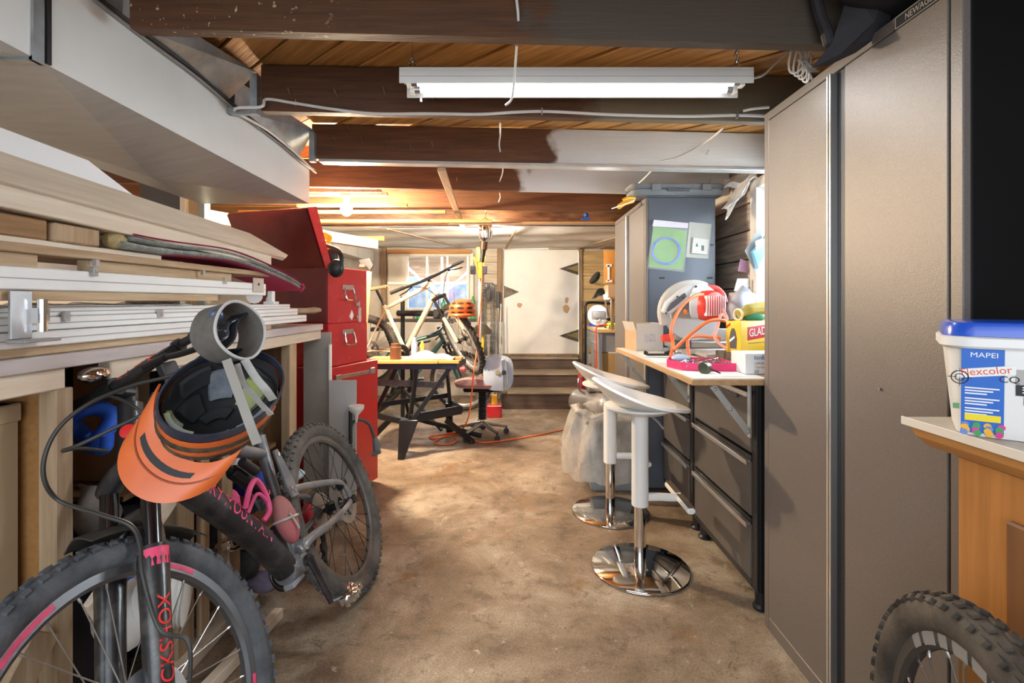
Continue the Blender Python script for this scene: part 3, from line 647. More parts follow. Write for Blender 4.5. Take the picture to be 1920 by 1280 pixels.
# ------------------------------------------------------------------ flat grey tool case on the far locker
tc_ = thing('tool_case', 'flat blue grey plastic tool case on the far locker', 'case', (1.05,3.3,1.93))
CASE = mat('case_grey', (.16,.185,.205), .5, c2=(.20,.22,.24), scale=4)
def rr(x0, x1, y0, y1, r, n=5):
    o = []
    for cx, cy, a0 in ((x1-r,y1-r,0),(x0+r,y1-r,PI/2),(x0+r,y0+r,PI),(x1-r,y0+r,1.5*PI)):
        o += [(cx+r*math.cos(a0+PI/2*i/n), cy+r*math.sin(a0+PI/2*i/n)) for i in range(n+1)]
    return o
part('bottom_shell', MB().prism(rr(.745,1.345,3.195,3.398,.06), .037, T(0,0,1.931)), CASE, tc_, w=True, bev=.006, seg=2)
part('lid', MB().prism(rr(.735,1.355,3.190,3.400,.06), .034, T(0,0,1.970)), CASE, tc_, w=True, bev=.008, seg=2)
for x in (.90, 1.22): part('latch', MB().box(x-.03, x+.03, 3.180, 3.192, 1.956, 1.998), CASE, tc_, w=True, bev=.003)
part('handle', MB().box(.97, 1.11, 3.176, 3.190, 1.950, 1.966), mat('case_dark', (.10,.115,.13), .5), tc_, w=True, bev=.003)
# orange glove and white strap at the left end of the case
gl = MB().ball(Pt(1180,377,3.22), (.035,.03,.016), 12, 8).tube(spline([Pt(1186,376,3.22), Pt(1170,381,3.2), Pt(1158,390,3.2)], 4), [.016]*8+[.01], 8).tube(spline([Pt(1190,372,3.22), Pt(1178,371,3.2), Pt(1168,375,3.2)], 4), .011, 8)
solo('work_glove', gl, YELLOW, 'orange yellow glove hanging beside grey tool case', 'glove', sm=60)
solo('strap_end', MB().tube(spline([Pt(1190,375,3.19), Pt(1170,383,3.18), Pt(1147,391,3.17)], 4), .004, 6), PAPER, 'thin white strap over orange glove', 'strap')
# polythene scraps above the side window
solo('polythene_scrap', MB().grid(lambda a, b: Pt(1412-60*a*(1-.25*b)+6*math.sin(b*5), 330+70*a+(-14+28*b)*(1-.3*a)+4*math.sin(a*9+b*6), 2.95+.12*a+.03*math.sin(b*8+a*4)), 12, 8, .002), FILM, 'crumpled clear plastic strip hanging by side window', 'plastic sheet', sm=60)
solo('polythene_scrap', MB().grid(lambda a, b: Pt(1358+62*a, 345-18*a+(-10+20*b)+4*math.sin(a*10+b*4), 3.12-.1*a+.03*math.sin(b*7)), 12, 6, .002), FILM, 'clear plastic wisp above the far locker corner', 'plastic sheet', sm=60)
# ------------------------------------------------------------------ tool bench: two drawer units
def drawer_unit(label, y0, y1, flip):
    t = thing('drawer_cabinet', label, 'drawer cabinet', (1.2,(y0+y1)/2,0), group='drawer cabinets under the bench')
    x0 = .966
    part('carcass', MB().box(x0+.012, 1.43, y0+.003, y1-.003, .085, .918), mat('cabinet_black', (.016,.016,.017), .45, .3), t, w=True, bev=.003)
    part('face_frame', MB().box(x0, x0+.012, y0+.004, y0+.045, .085, .918).box(x0, x0+.012, y1-.03, y1-.004, .085, .918).box(x0, x0+.012, y0+.045, y1-.03, .085, .115), mat('frame_black', (.028,.026,.025), .4, .3), t, w=True, bev=.002)
    for z0, z1 in ((.635,.90), (.378,.622), (.12,.366)):
        d = part('drawer', MB().box(x0-.006, x0+.012, y0+.048, y1-.033, z0, z1-.026), mat('drawer_powder_coat', (.105,.092,.083), .4, .25, c2=(.135,.12,.108), scale=5), t, w=True, bev=.002)
        part('handle', MB().box(x0-.022, x0-.004, y0+.048, y1-.033, z1-.028, z1-.018).box(x0-.024, x0-.019, y0+.048, y1-.033, z1-.038, z1-.018), ALU, d, w=True, bev=.001)
        part('handle_recess', MB().box(x0-.003, x0+.012, y0+.048, y1-.033, z1-.017, z1), DARKG, d, w=True)
    for yy in (y0+.05, y1-.05):
        for xx in (x0+.04, 1.38): part('foot', MB().lathe([(.032,0),(.034,.01),(.024,.02),(.024,.085)], 12, T(xx, yy, 0)), BLACK, t, w=True)
    return t
ua = drawer_unit('grey three drawer steel cabinet next to tall locker', 1.995, 2.705, 0)
ub = drawer_unit('grey three drawer steel cabinet behind the white stools', 2.715, 3.265, 0)
badge(ua, 'NEWAGE', LF(.958, 2.20, .855), .10, .03)
# ------------------------------------------------------------------ fold-out worktop with brackets
wt = thing('worktop', 'chipboard worktop with white surface on folding brackets', 'worktop', (1.05,2.6,.92))
CHIP = wood('worktop_edge', (.36,.20,.085), (.50,.31,.15), 'y', .6, .0)
top = [(.692,1.955),(1.465,1.955),(1.465,3.27),(.660,3.27)]
part('board', MB().prism(top, .024, T(0,0,.922)), CHIP, wt, w=True, bev=.002)
part('surface', MB().prism([(.697,1.96),(.99,1.96),(.99,3.265),(.665,3.265)], .003, T(0,0,.9465)), mat('worktop_white', (.74,.73,.71), .4, c2=(.60,.56,.50), scale=6, lo=.5, hi=.85), wt, w=True)
part('surface', MB().prism([(.992,1.96),(1.46,1.96),(1.46,3.265),(.992,3.265)], .003, T(0,0,.9465)), wood('worktop_brown', (.30,.17,.08), (.42,.26,.13), 'y', .6, .0), wt, w=True)
BRK = mat('bracket_steel', (.55,.55,.53), .35, .6)
for y, xm in ((2.03,.955), (2.735,.955), (3.255,.85)):
    b_ = part('bracket', MB().box(xm-.008, xm-.001, y-.012, y+.012, .70, .92).box(xm-.24, xm-.01, y-.012, y+.012, .914, .921), BRK, wt, w=True, bev=.001)
    part('stay', MB().bar((xm-.012,y-.015,.72), (xm-.16,y-.015,.912), .006, .026, (0,0,1)), BRK, b_, w=True, bev=.001)
    for (dx, dz) in ((-.018,.728), (-.088,.818), (-.15,.898)): part('rivet', MB().ball((xm+dx, y-.02, dz), .006, 8, 6), STEEL, b_, w=True)
# ------------------------------------------------------------------ bar stools
def stool(label, x, y):
    t = thing('bar_stool', label, 'bar stool', (x, y, 0), group='white bar stools at the bench')
    part('base_plate', MB().lathe([(.226,.0),(.228,.006),(.226,.010),(.222,.0125),(.03,.016)], 56), mat('mirror_steel', (.66,.64,.61), .06, 1.), t)
    part('column', MB().tube([(0,0,.014),(0,0,.32)], .0275, 24), CHROME, t)
    SWH = mat('stool_white', (.80,.79,.76), .3)
    part('sleeve', MB().tube([(0,0,.295),(0,0,.735)], .039, 28), SWH, t, bev=.003)
    fr = part('footrest', MB().tube([(.03,0,.335),(.09,0,.335),(.15,.0,.332),(.19,0,.335)], [.020,.019,.019,.021], 10, flat=.8), SWH, t)
    part('footrest_bar', MB().box(.165,.20,-.17,.17,.322,.348), SWH, fr, bev=.006, seg=2)
    part('rest_pad', MB().box(.169,.196,-.165,.165,.349,.352), mat('pad_dark', (.12,.09,.07), .5), fr)
    part('seat_mount', MB().lathe([(.045,.725),(.12,.735),(.165,.757),(.165,.765)], 28), SWH, t)
    part('lever', MB().tube([(.03,-.06,.735),(.05,-.13,.715),(.055,-.19,.700)], .005, 8), STEEL, t)
    def seat(u_, v_):
        a = 2*PI*u_; r = v_; x_ = r*.235*math.cos(a)-.005; y_ = r*.205*math.sin(a)*(1-.08*math.cos(a))
        if x_ < 0: x_ *= .89
        z_ = .762+.004*r*r+.128*r**2.6*((1-math.cos(a))/2)**1.6
        if x_ > .12: z_ -= 1.3*(x_-.12)**2
        return (x_, y_, z_)
    part('seat_shell', MB().grid(seat, 44, 12, -.013), SWH, t, sm=60)
    return t
stool('white bar stool nearer the camera beside bench', .5875, 2.35)
stool('white bar stool farther off in front of plastic bag', .567, 2.975)
# ------------------------------------------------------------------ storage rack along the left
RX = -1.12
PINE = wood('pine_pale', (.62,.50,.37), (.76,.66,.53), 'y', .65, .08)
PINEZ = wood('pine_upright', (.34,.23,.13), (.50,.37,.24), 'z', .65, .08)
PART = mat('particleboard', (.40,.20,.06), .7, c2=(.30,.14,.04), scale=60, lo=.3, hi=.75, rnd=0)
PARTD = wood('brown_panel', (.17,.085,.035), (.24,.13,.06), 'z', .6, .0)
rk = thing('storage_rack', 'long timber storage rack along the left wall', 'shelving', (RX-.3, 1.7, 0))
part('worktop', MB().box(RX-.75, RX+.005, .25, 2.92, 1.085, 1.12), mat('rack_top', (.55,.50,.48), .6, c2=(.38,.31,.32), scale=5, st=(3,.5,3), lo=.4, hi=.75), rk, w=True, bev=.003)
for ya, yb in ((.25,1.26),(1.40,2.92)): part('rail', MB().box(RX-.045, RX-.008, ya, yb, 1.032, 1.085), PINE, rk, w=True, bev=.003)
for y0, y1 in ((1.235,1.285), (1.68,1.77), (2.52,2.60)):
    part('post', MB().box(RX-.055, RX-.010, y0, y1, 0, 1.032), PINEZ, rk, w=True, bev=.003)
for ya, yb in ((1.235,1.285),(2.52,2.6)): part('post', MB().box(RX-.70, RX-.655, ya, yb, 0, 1.085), PINEZ, rk, w=True, bev=.003)
part('partition', MB().box(RX-.68, RX-.06, 1.262, 1.280, .05, 1.03), PART, rk, w=True, bev=.002)
part('partition', MB().box(RX-.68, RX-.06, 2.56, 2.578, .05, 1.03), PARTD, rk, w=True, bev=.002)
part('back_panel', MB().box(RX-.72, RX-.70, .25, 2.92, .05, 1.085), PARTD, rk, w=True)
part('sole_plate', MB().box(RX-.06, RX+.03, 1.0, 2.62, 0, .045), PINE, rk, w=True, bev=.003)
part('brace', MB().bar((RX-.02, .86, .05), (RX-.01, 1.20, .46), .03, .08), PINEZ, rk, w=True, bev=.003)
part('sloping_slat', MB().bar((RX+.01, 1.62, .62), (RX+.02, 1.30, .44), .02, .07), PINE, rk, w=True, bev=.003)
part('caster_knob', MB().ball((RX-.0, 1.335, 1.055), (.03,.045,.022), 14, 9), CHROME, rk, w=True)
# things on the rack, bottom to top
def longb(name, label, cat, m, z0, z1, xf, y1, wdt=.10, y0=.25, tilt=0., bev=.002, dx=0.):
    za = tilt*(y0-1.09); zb = tilt*(y1-1.09)
    mb = MB().hexa([(xf-wdt,y0,z0+za),(xf,y0,z0+za),(xf+dx,y1,z0+zb),(xf+dx-wdt,y1,z0+zb),(xf-wdt,y0,z1+za),(xf,y0,z1+za),(xf+dx,y1,z1+zb),(xf+dx-wdt,y1,z1+zb)])
    return solo(name, mb, m, label, cat, bev=bev)
PLY = wood('plywood_edge', (.40,.27,.15), (.60,.45,.29), 'y', .7, .05)
WR = mat('rail_white', (.82,.82,.80), .35, c2=(.74,.74,.72), scale=5, lo=.5, hi=.85)
longb('plank', 'flat brown plank lying directly on the rack top', 'plank', PLY, 1.121, 1.142, RX-.02, 2.35, .30)
def rail(label, z0, z1, xf, y1, w_=.075, clips=()):
    t = thing('track_rail', label, 'rail', (xf-w_/2, 1.4, z0), group='white track rails on the rack')
    part('channel', MB().box(xf-w_, xf, .25, y1, z0, z1), WR, t, w=True, bev=.003)
    part('groove', MB().box(xf-.003, xf+.0006, .25, y1-.004, (z0+z1)/2-.0015, (z0+z1)/2+.0015), mat('groove_grey', (.38,.38,.39), .5), t, w=True)
    for yc in clips: part('clip', MB().box(xf-.002, xf+.010, yc-.008, yc+.008, z1-.012, z1+.012).box(xf-.002, xf+.012, yc-.004, yc+.004, z1-.003, z1+.003), STEEL, t, w=True, bev=.001)
    return t
rail('long white metal rail lowest in the stack', 1.1425, 1.178, RX-.008, 2.72, .09)
rail('white rail with small clips second in the stack', 1.180, 1.212, RX-.03, 2.66, .09, (1.28,1.62))
rail('short white rail end stacked beside the red chest', 1.213, 1.236, RX-.035, 2.58, .06, (1.22,))
longb('plank', 'thin plywood strip under the thick white rail', 'plank', PLY, 1.252, 1.276, RX-.004, 1.90, .20)
solo('spacer_block', MB().box(RX-.20, RX-.10, .95, 1.06, 1.2365, 1.2515).box(RX-.2,RX-.1,1.7,1.8,1.2365,1.2515), PLY, 'small packing blocks between the rails', 'block')
rail('thick white rail with steel bracket at its end', 1.2765, 1.329, RX, 2.26, .085, (1.33,1.93))
# steel end bracket and nickel hinge pieces
br = thing('rail_bracket', 'bright steel bracket clamped on near end of rails', 'bracket', (RX+.02, 1.12, 1.2))
part('plate', MB().box(RX+.0012, RX+.010, 1.105, 1.155, 1.165, 1.275), STEEL, br, w=True, bev=.002)
part('knuckle', MB().tube([(RX+.022,1.165,1.18),(RX+.022,1.165,1.255)], .010, 10).box(RX+.004,RX+.026,1.15,1.18,1.20,1.235), CHROME, br, w=True)
part('foot', MB().box(RX+.0012, RX+.045, 1.10, 1.19, 1.158, 1.165), STEEL, br, w=True, bev=.001)
eb = thing('end_bracket', 'small zinc bracket on far end of thick rail', 'bracket', (RX+.01, 2.2, 1.32))
part('plate', MB().box(RX+.0012, RX+.005, 2.14, 2.23, 1.29, 1.352), STEEL, eb, w=True, bev=.001)
part('hole', MB().tube([(RX+.004,2.185,1.325),(RX+.0065,2.185,1.325)], .006, 10), DARKG, eb, w=True)
solo('wood_strip', MB().box(RX-.06, RX-.02, 1.35, 2.02, 1.3295, 1.362), PLY, 'short bare wood strip on the thick white rail', 'plank', bev=.002)
solo('wood_strip', MB().box(RX-.06, RX-.02, .3, 1.20, 1.3295, 1.362), PLY, 'short wood strip at near end on thick rail', 'plank', bev=.002)
longb('plank', 'brown grooved plank with worn edge on the rack', 'plank', wood('brown_plank', (.33,.20,.10), (.55,.40,.26), 'y'), 1.3625, 1.383, RX-.005, 2.30, .24, tilt=.0)
longb('plank', 'pale thin plank above the brown grooved plank', 'plank', PINE, 1.3835, 1.398, RX-.02, 1.62, .2)
for yc in (1.34, 1.80): solo('screw_clip', MB().box(RX-.004, RX+.006, yc-.006, yc+.006, 1.345, 1.362), STEEL, 'small steel clip %s under the brown plank' % ('near' if yc < 1.5 else 'farther'), 'clip')
BLKW = wood('block_brown', (.22,.115,.045), (.36,.20,.09), 'y')
solo('timber_block', MB().box(RX-.11, RX-.02, .55, 1.225, 1.3985, 1.448), BLKW, 'dark brown timber offcut at the near end', 'block', bev=.004)
solo('timber_block', MB().box(RX-.11, RX-.012, 1.235, 1.37, 1.3985, 1.445), wood('block_light', (.36,.22,.11), (.58,.42,.27), 'z'), 'brown offcut with torn pale end grain', 'block', bev=.004)
# moving blanket folded double, drooping past the planks
def blz(y): return 1.402 if y < 1.9 else 1.402-.20*(y-1.9)**2
bl = thing('moving_blanket', 'folded grey green quilted blanket with pink binding', 'blanket', (RX-.1, 2.0, 1.40))
BLG = mat('blanket_green', (.17,.19,.155), .95, c2=(.32,.33,.29), scale=24, st=(1,1.6,1), bump=.9, sheen=.3)
BLP = mat('binding_pink', (.45,.03,.12), .8, c2=(.36,.02,.09), scale=8)
def layer(z0, z1, y0, y1, xo, m, nm):
    def f(a, b):
        y = y0+(y1-y0)*a; q = 2*PI*b; zc = (z0+z1)/2; hh = (z1-z0)/2*(1+.10*math.sin(y*40))
        return (RX-.10+xo+(.105)*math.copysign(abs(math.cos(q))**.45, math.cos(q)), y, blz(y)+zc+hh*math.copysign(abs(math.sin(q))**.7, math.sin(q))-.004*math.sin(y*9))
    mb = MB().grid(f, 46, 14); n = 15
    mb.f += [tuple(range(n)), tuple(46*n+j for j in range(n-1, -1, -1))]
    return part(nm, mb, m, bl, w=True, sm=60)
layer(.003, .025, 1.43, 2.60, .006, BLG, 'lower_fold'); layer(.027, .043, 1.47, 2.62, .004, BLG, 'upper_fold')
layer(.0, .004, 1.65, 2.61, .012, BLP, 'binding'); layer(.044, .051, 1.47, 2.63, .006, BLP, 'binding')
part('binding_end', MB().tube([(RX+.008,2.61,blz(2.61)+.002),(RX+.012,2.635,blz(2.63)+.028),(RX+.008,2.625,blz(2.63)+.048)], .007, 8), BLP, bl, w=True)
solo('straw_tuft', MB().ball((RX-.03,1.44,1.425), (.03,.03,.026), 9, 7), mat('straw', (.36,.27,.12), .95, c2=(.5,.4,.2), scale=40, bump=1.), 'tuft of tan fibre at the blanket end', 'fibre tuft')
# pale timbers on top
longb('sawn_timber', 'pale sawn timber beam lying over the blanket', 'beam', PINE, 1.458, 1.507, RX+.0, 2.31, .09, tilt=-.038, bev=.003)
wb_ = MB(); t_ = -.0375
def pb(y, lo): z = t_*(y-1.09); return (RX-.004, y, 1.514+z) if lo else (RX-.085, y, 1.605+z)
a0, a1, b0, b1 = pb(.25,True), pb(2.50,True), pb(.25,False), pb(2.30,False); e0 = pb(2.22, False)
a1b = (RX-.01, 2.50, a1[2]+.02)
nv = Vector((.75,0,.6))*-.02
pts = [a0, pb(2.46,True), a1b, pb(2.28,False), b0]
wb_.add([tuple(p) for p in pts]+[tuple(Vector(p)+nv) for p in pts], [(0,1,2,3,4),(9,8,7,6,5)]+[(i, 5+i, 5+(i+1) % 5, (i+1) % 5) for i in range(5)])
solo('wide_board', wb_, PINE, 'wide pale board tilted on top of the stack', 'board', sm=0)
fb = MB(); z_ = -.05
q = [(-1.225,.25,1.70),(-1.225,1.44,1.655),(-1.205,1.64,1.565),(-1.205,1.62,1.555),(-1.205,.25,1.622)]
fb.add(q+[(x-.16,y,z) for x,y,z in q], [(0,1,2,3,4),(9,8,7,6,5)]+[(i, 5+i, 5+(i+1) % 5, (i+1) % 5) for i in range(5)])
solo('foam_board', fb, mat('foam_white', (.86,.87,.88), .6), 'white foam board with cut corner on top', 'board', sm=0)
solo('rack_stick', MB().bar((-1.33,.25,1.555),(-1.33,2.2,1.47),.16,.05), PINE, 'pale timber supporting the boards from behind', 'plank')
solo('plastic_wrap', MB().grid(lambda a,b: (RX-.02-.08*b, 1.15+.62*a, 1.238+.010*math.sin(a*23+b*5)*b+.002), 24, 6, .002), FILM, 'clear plastic wrap stuffed between white rails', 'plastic sheet', sm=60)
# white rails' far end clutter: ring clip, candle stub, splintered stick
rc = thing('ring_clip', 'white wire ring clip on the rails end', 'clip', Pt(505,600,2.55))
part('ring', MB().tube([Pt(505+6*math.cos(t), 571+17*math.sin(t), 2.42) for t in [2*PI*k/20 for k in range(20)]], .004, 6, closed=True), BRIGHTW, rc, w=True)
part('base', MB().box(-1.19,-1.165,2.41,2.44,1.237,1.30).box(-1.205,-1.15,2.40,2.45,1.237,1.25), BRIGHTW, rc, w=True, bev=.003)
solo('roll_end', MB().tube([(-1.27,2.45,1.275),(-1.22,2.35,1.275)], .035, 14), PAPER, 'short white cardboard roll end on rails', 'roll')
solo('splintered_stick', MB().tube(spline([Pt(520,584,2.55), Pt(560,583,2.7), Pt(600,581,2.85)], 3), [.014,.016,.018,.016,.015,.018,.012], 6), wood('grey_stick', (.26,.17,.10), (.40,.30,.2), 'y'), 'rough splintered stick pointing at red chest', 'stick')
# ------------------------------------------------------------------ things stored under the rack
solo('storage_box', MB().box(-1.56,-1.225,.80,1.24,.0,1.0).box(-1.56,-1.22,.80,1.243,.955,1.0), mat('beige_box', (.44,.33,.20), .8, c2=(.52,.42,.28), scale=2), 'tall beige box standing in the near bay', 'box', bev=.004)
cbx = thing('cardboard_box', 'cardboard box with printed marks behind handlebar', 'box', (-1.45,2.0,.6))
part('carton', MB().box(-1.72,-1.40,1.95,2.30,.55,1.03), CARD, cbx, w=True, bev=.003)
part('shelf_under', MB().box(-1.80,-1.405,1.80,2.50,.53,.549), PARTD, cbx, w=True)
for i in range(4): part('print_line', MB().box(-1.66+.02*i,-1.56+.015*i,1.9485,1.9495,.985-.02*i,.990-.02*i), BLACK, cbx, w=True)
for i in range(7): solo('black_binder', MB().box(-1.385+.026*i,-1.363+.026*i,1.90,2.25,.55,1.0), mat('binder_black', (.02,.02,.02), .5), 'black folder in the row behind the handlebar', 'folder', 'row of black folders', bev=.002)
solo('folder_shelf', MB().box(-1.40,-1.19,1.85,2.50,.53,.5495), PARTD, 'brown board under the black folders', 'shelf')
solo('speckled_tile', MB().add([tuple(p) for p in (Pt(262,782,1.86), Pt(330,806,1.86), Pt(350,760,1.84), Pt(285,735,1.84))]+[tuple(p+Vector((0,.02,0))) for p in (Pt(262,782,1.86), Pt(330,806,1.86), Pt(350,760,1.84), Pt(285,735,1.84))], [(0,1,2,3),(7,6,5,4),(0,4,5,1),(1,5,6,2),(2,6,7,3),(3,7,4,0)]), mat('tile_speckled', (.66,.63,.55), .7, c2=(.4,.37,.3), scale=90, lo=.6, hi=.75), 'pale speckled tile leaning behind orange helmet', 'tile', bev=.001)
# blue rope coil
solo('blue_rope', MB().tube([Pt(172,800,1.62)+Vector((.055*math.cos(t)*(1+.1*math.sin(3*t)), .02*math.sin(2*t), .06*math.sin(t))) for t in [2*PI*k/24 for k in range(24)]], .026, 8, closed=True).tube(spline([Pt(165,815,1.60), Pt(185,840,1.60), Pt(198,838,1.60), Pt(200,815,1.60)], 5), .02, 8), mat('blue_fabric', (.02,.09,.60), .6, c2=(.03,.16,.75), scale=8, bump=.4), 'bright blue padded strap bundled behind the fork', 'strap', sm=60)
# white corrugated hose
def hose(pts, r, m, nm, lb):
    sp = spline(pts, 10); rs = [r*(1+.045*math.cos(i*PI)) for i in range(len(sp))]
    return solo(nm, MB().tube(sp, rs, 20), m, lb, 'hose', sm=20)
hose([Pt(225,1165,1.50), Pt(270,1135,1.50), Pt(310,1118,1.50), Pt(352,1112,1.52)], .085, mat('hose_white', (.78,.77,.74), .6), 'corrugated_hose', 'white corrugated drain hose seen through front wheel')
solo('blue_bag', MB().ball(Pt(235,1085,1.60), (.10,.06,.055), 12, 8), BLUE, 'blue plastic bag behind the front wheel', 'bag', sm=60)
solo('white_sack', MB().grid(lambda a,b: Pt(150+70*a, 905+130*b, 1.70)+Vector((0,.05*math.sin(PI*a)*-1+.02*math.sin(b*9+a*4),0)), 10, 12, .01), mat('sack_white', (.60,.58,.55), .8, c2=(.4,.38,.36), scale=6), 'crumpled off white sack behind the fork crown', 'sack', sm=60)
solo('dark_crate', MB().box(-1.60,-1.28,1.40,1.66,.0,.40), mat('crate_navy', (.02,.025,.04), .6), 'dark navy crate under the rack', 'crate', bev=.005)
solo('dark_suitcase', MB().prism(rr(-1.75,-1.30,.0,.50,.05), .28, Matrix(((1,0,0,0),(0,0,1,1.75),(0,1,0,.0),(0,0,0,1)))), mat('suitcase_dark', (.03,.025,.03), .6), 'dark suitcase under the rack behind front wheel', 'suitcase', bev=.01)
solo('maroon_crate', MB().box(-1.42,-1.31,2.1,2.45,.0,.46), mat('maroon', (.10,.012,.015), .6), 'maroon slatted crate under the rack', 'crate', bev=.004)
for i, (y, w_) in enumerate(((1.80,.05), (1.93,.07))):
    solo('slat', MB().box(-1.145,-1.125,y,y+w_,0.046,.72), PINEZ, '%s upright pine slat behind the down tube' % ('narrow' if i == 0 else 'wide'), 'slat', bev=.002)
solo('floor_batten', MB().bar((-1.02,1.25,.022),(-.93,1.98,.022),.035,.04), PINE, 'pine batten lying on floor behind front wheel', 'batten', bev=.002)
# soft gear heaped behind the bike frame
GC = [('knee_pad', (400,1000), 2.0, (.06,.05,.07), (.03,.03,.035), 'black knee pad heaped behind the down tube', 'pad'),
      ('cloth_bundle', (425,945), 2.05, (.05,.05,.06), (.70,.08,.20), 'pink cloth bundle behind the down tube', 'cloth'),
      ('cloth_bundle', (470,905), 2.15, (.07,.05,.05), (.02,.05,.30), 'royal blue cloth bundle behind the shock', 'cloth'),
      ('cloth_bundle', (440,880), 2.18, (.06,.05,.05), (.62,.62,.63), 'white cloth bundle under the helmet visor', 'cloth'),
      ('cloth_bundle', (520,1000), 2.28, (.07,.05,.08), (.04,.04,.05), 'charcoal cloth bundle behind the seat tube', 'cloth'),
      ('cloth_bundle', (450,1060), 2.02, (.07,.05,.06), (.02,.018,.02), 'black cloth bundle low behind the down tube', 'cloth'),
      ('cloth_bundle', (395,1060), 1.95, (.05,.04,.06), (.30,.28,.25), 'grey ribbed sleeve behind the front tyre', 'cloth'),
      ('shoe', (485,1090), 2.08, (.09,.05,.04), (.10,.08,.12), 'dark purple shoe on the floor behind the crank', 'shoe'),
      ('cloth_bundle', (500,940), 2.24, (.05,.05,.05), (.03,.20,.24), 'teal cloth bundle behind the shock', 'cloth'),
      ('cloth_bundle', (545,890), 2.32, (.06,.04,.03), (.48,.58,.64), 'pale blue cloth on the rear tyre top side', 'cloth'),
      ('cloth_bundle', (585,960), 2.40, (.05,.04,.06), (.55,.03,.04), 'red cloth bundle behind the rear wheel', 'cloth'),
      ('cloth_bundle', (560,1010), 2.42, (.08,.05,.09), (.02,.02,.022), 'black cloth bundle behind the rear wheel', 'cloth')]
for nm, (px, py), y, r, c, lb, ct in GC:
    p = Pt(px, py, y); sd = random.random()*6
    def f(a, b, p=p, r=r, sd=sd):
        th = 2*PI*a; ph = PI*(b*.96+.02); k = 1+.16*math.sin(3*th+sd)*math.sin(2*ph)+.10*math.sin(5*th+2*sd+3*ph)
        return (p.x+r[0]*k*math.sin(ph)*math.cos(th), p.y+r[1]*k*math.sin(ph)*math.sin(th), p.z+r[2]*k*math.cos(ph))
    solo(nm, MB().grid(f, 20, 12), mat('soft_%d' % GC.index((nm,(px,py),y,r,c,lb,ct)), c, .85, c2=tuple(min(1, q_*1.6+.02) for q_ in c), scale=12, bump=.5), lb, ct, sm=80)
solo('gear_shelf', MB().box(-1.115,-.99,1.86,2.46,.33,.345).box(-1.07,-1.05,1.88,1.92,.0,.33).box(-1.07,-1.05,2.40,2.44,0,.33), PARTD, 'low brown shelf holding cycling gear', 'shelf', bev=.002)
# grey sheets standing at the end of the rack
GS = mat('grey_laminate', (.40,.39,.37), .5, c2=(.46,.45,.43), scale=3)
solo('laminate_sheet', MB().box(-1.235,-1.075,2.93,2.945,0,1.07), mat('grey_board', (.36,.34,.31), .6, c2=(.30,.27,.23), scale=4), 'taller grey sheet standing at the rack end', 'sheet', bev=.001)
sh = MB().box(-1.06,-.905,2.86,2.872,0,.80)
solo('laminate_sheet', sh, GS, 'shorter light grey sheet in front of red chest', 'sheet', bev=.001)
solo('edge_strip', MB().box(-1.075,-1.066,2.90,2.925,0,1.0), BRIGHTW, 'white edge strip between the grey sheets', 'strip')
# ------------------------------------------------------------------ bicycles
def wheel_parts(parent, name, M, R=.375, tr=.032, detail=True, rubber=None, rimm=None, spokem=None, nsp=28, disc=True, knob=62, label=None):
    rimm = rimm or mat('rim_black', (.03,.03,.032), .35, .3); rubber = rubber or RUBBER; spokem = spokem or STEEL
    rc = R-tr; ri = rc-tr*.9
    w_ = part(name, MB().lathe([(ri-.026,-.007),(ri-.018,-.014),(ri+.006,-.0155),(ri+.008,-.012),(ri+.008,.012),(ri+.006,.0155),(ri-.018,.014),(ri-.026,.007),(ri-.026,-.007)], 72 if detail else 40, caps=False), rimm, parent, M, label=label)
    part('tyre', MB().torus(rc, tr, 72 if detail else 40, 12 if detail else 8), rubber, w_)
    kb = MB(); n = knob
    for i in range(n):
        a = 2*PI*i/n; off = PI/n
        for (q, da, l, wd, h) in ((.30, 0, .016, .012, .006), (-.30, off, .016, .012, .006), (.88, off, .016, .011, .008), (-.88, 0, .016, .011, .008)):
            ang = a+da; m_ = rz(ang) @ T(rc, 0, 0) @ ry(-q) @ T(tr-.001, 0, 0)
            kb.box(0, h, -l/2, l/2, -wd/2, wd/2, m_)
    part('tread', kb, rubber, w_, sm=0, kind='stuff')
    part('hub', MB().lathe([(.008,-.06),(.012,-.05),(.030,-.034),(.030,-.028),(.016,-.02),(.016,.02),(.030,.028),(.030,.034),(.012,.05),(.008,.06)], 16), BLACKM, w_)
    if disc:
        dm = MB().lathe([(.062,-.0455),(.09,-.0455),(.09,-.0435),(.062,-.0435),(.062,-.0455)], 36, caps=False)
        for k in range(6): dm.box(.012,.066,-.005,.005,-.0455,-.0435, rz(k*PI/3) @ T(0,0,0))
        part('brake_disc', dm, STEEL, w_)
    ro = ri-.024; sp_r = .0015 if detail else .0019
    def sp(sg, dr):
        a = math.radians(42)*dr; return MB().tube([(.028*math.cos(a), .028*math.sin(a), sg*.031), (ro-.014, 0, sg*.004), (ro-.012,0,sg*.0035), (ro+.004,0,0)], [sp_r, sp_r, sp_r*2, sp_r*2], 6)
    kinds = [(1,1),(-1,1),(1,-1),(-1,-1)]
    if detail:
        ms = [sp(*k).mesh('spoke', spokem) for k in kinds]
        for i in range(nsp): part('spoke', ms[i % 4], spokem, w_, rz(2*PI*i/nsp))
    else:
        al = MB()
        for i in range(nsp):
            q = sp(*kinds[i % 4]); al.add(q.v, q.f, rz(2*PI*i/nsp))
        part('spokes', al, spokem, w_)
    return w_
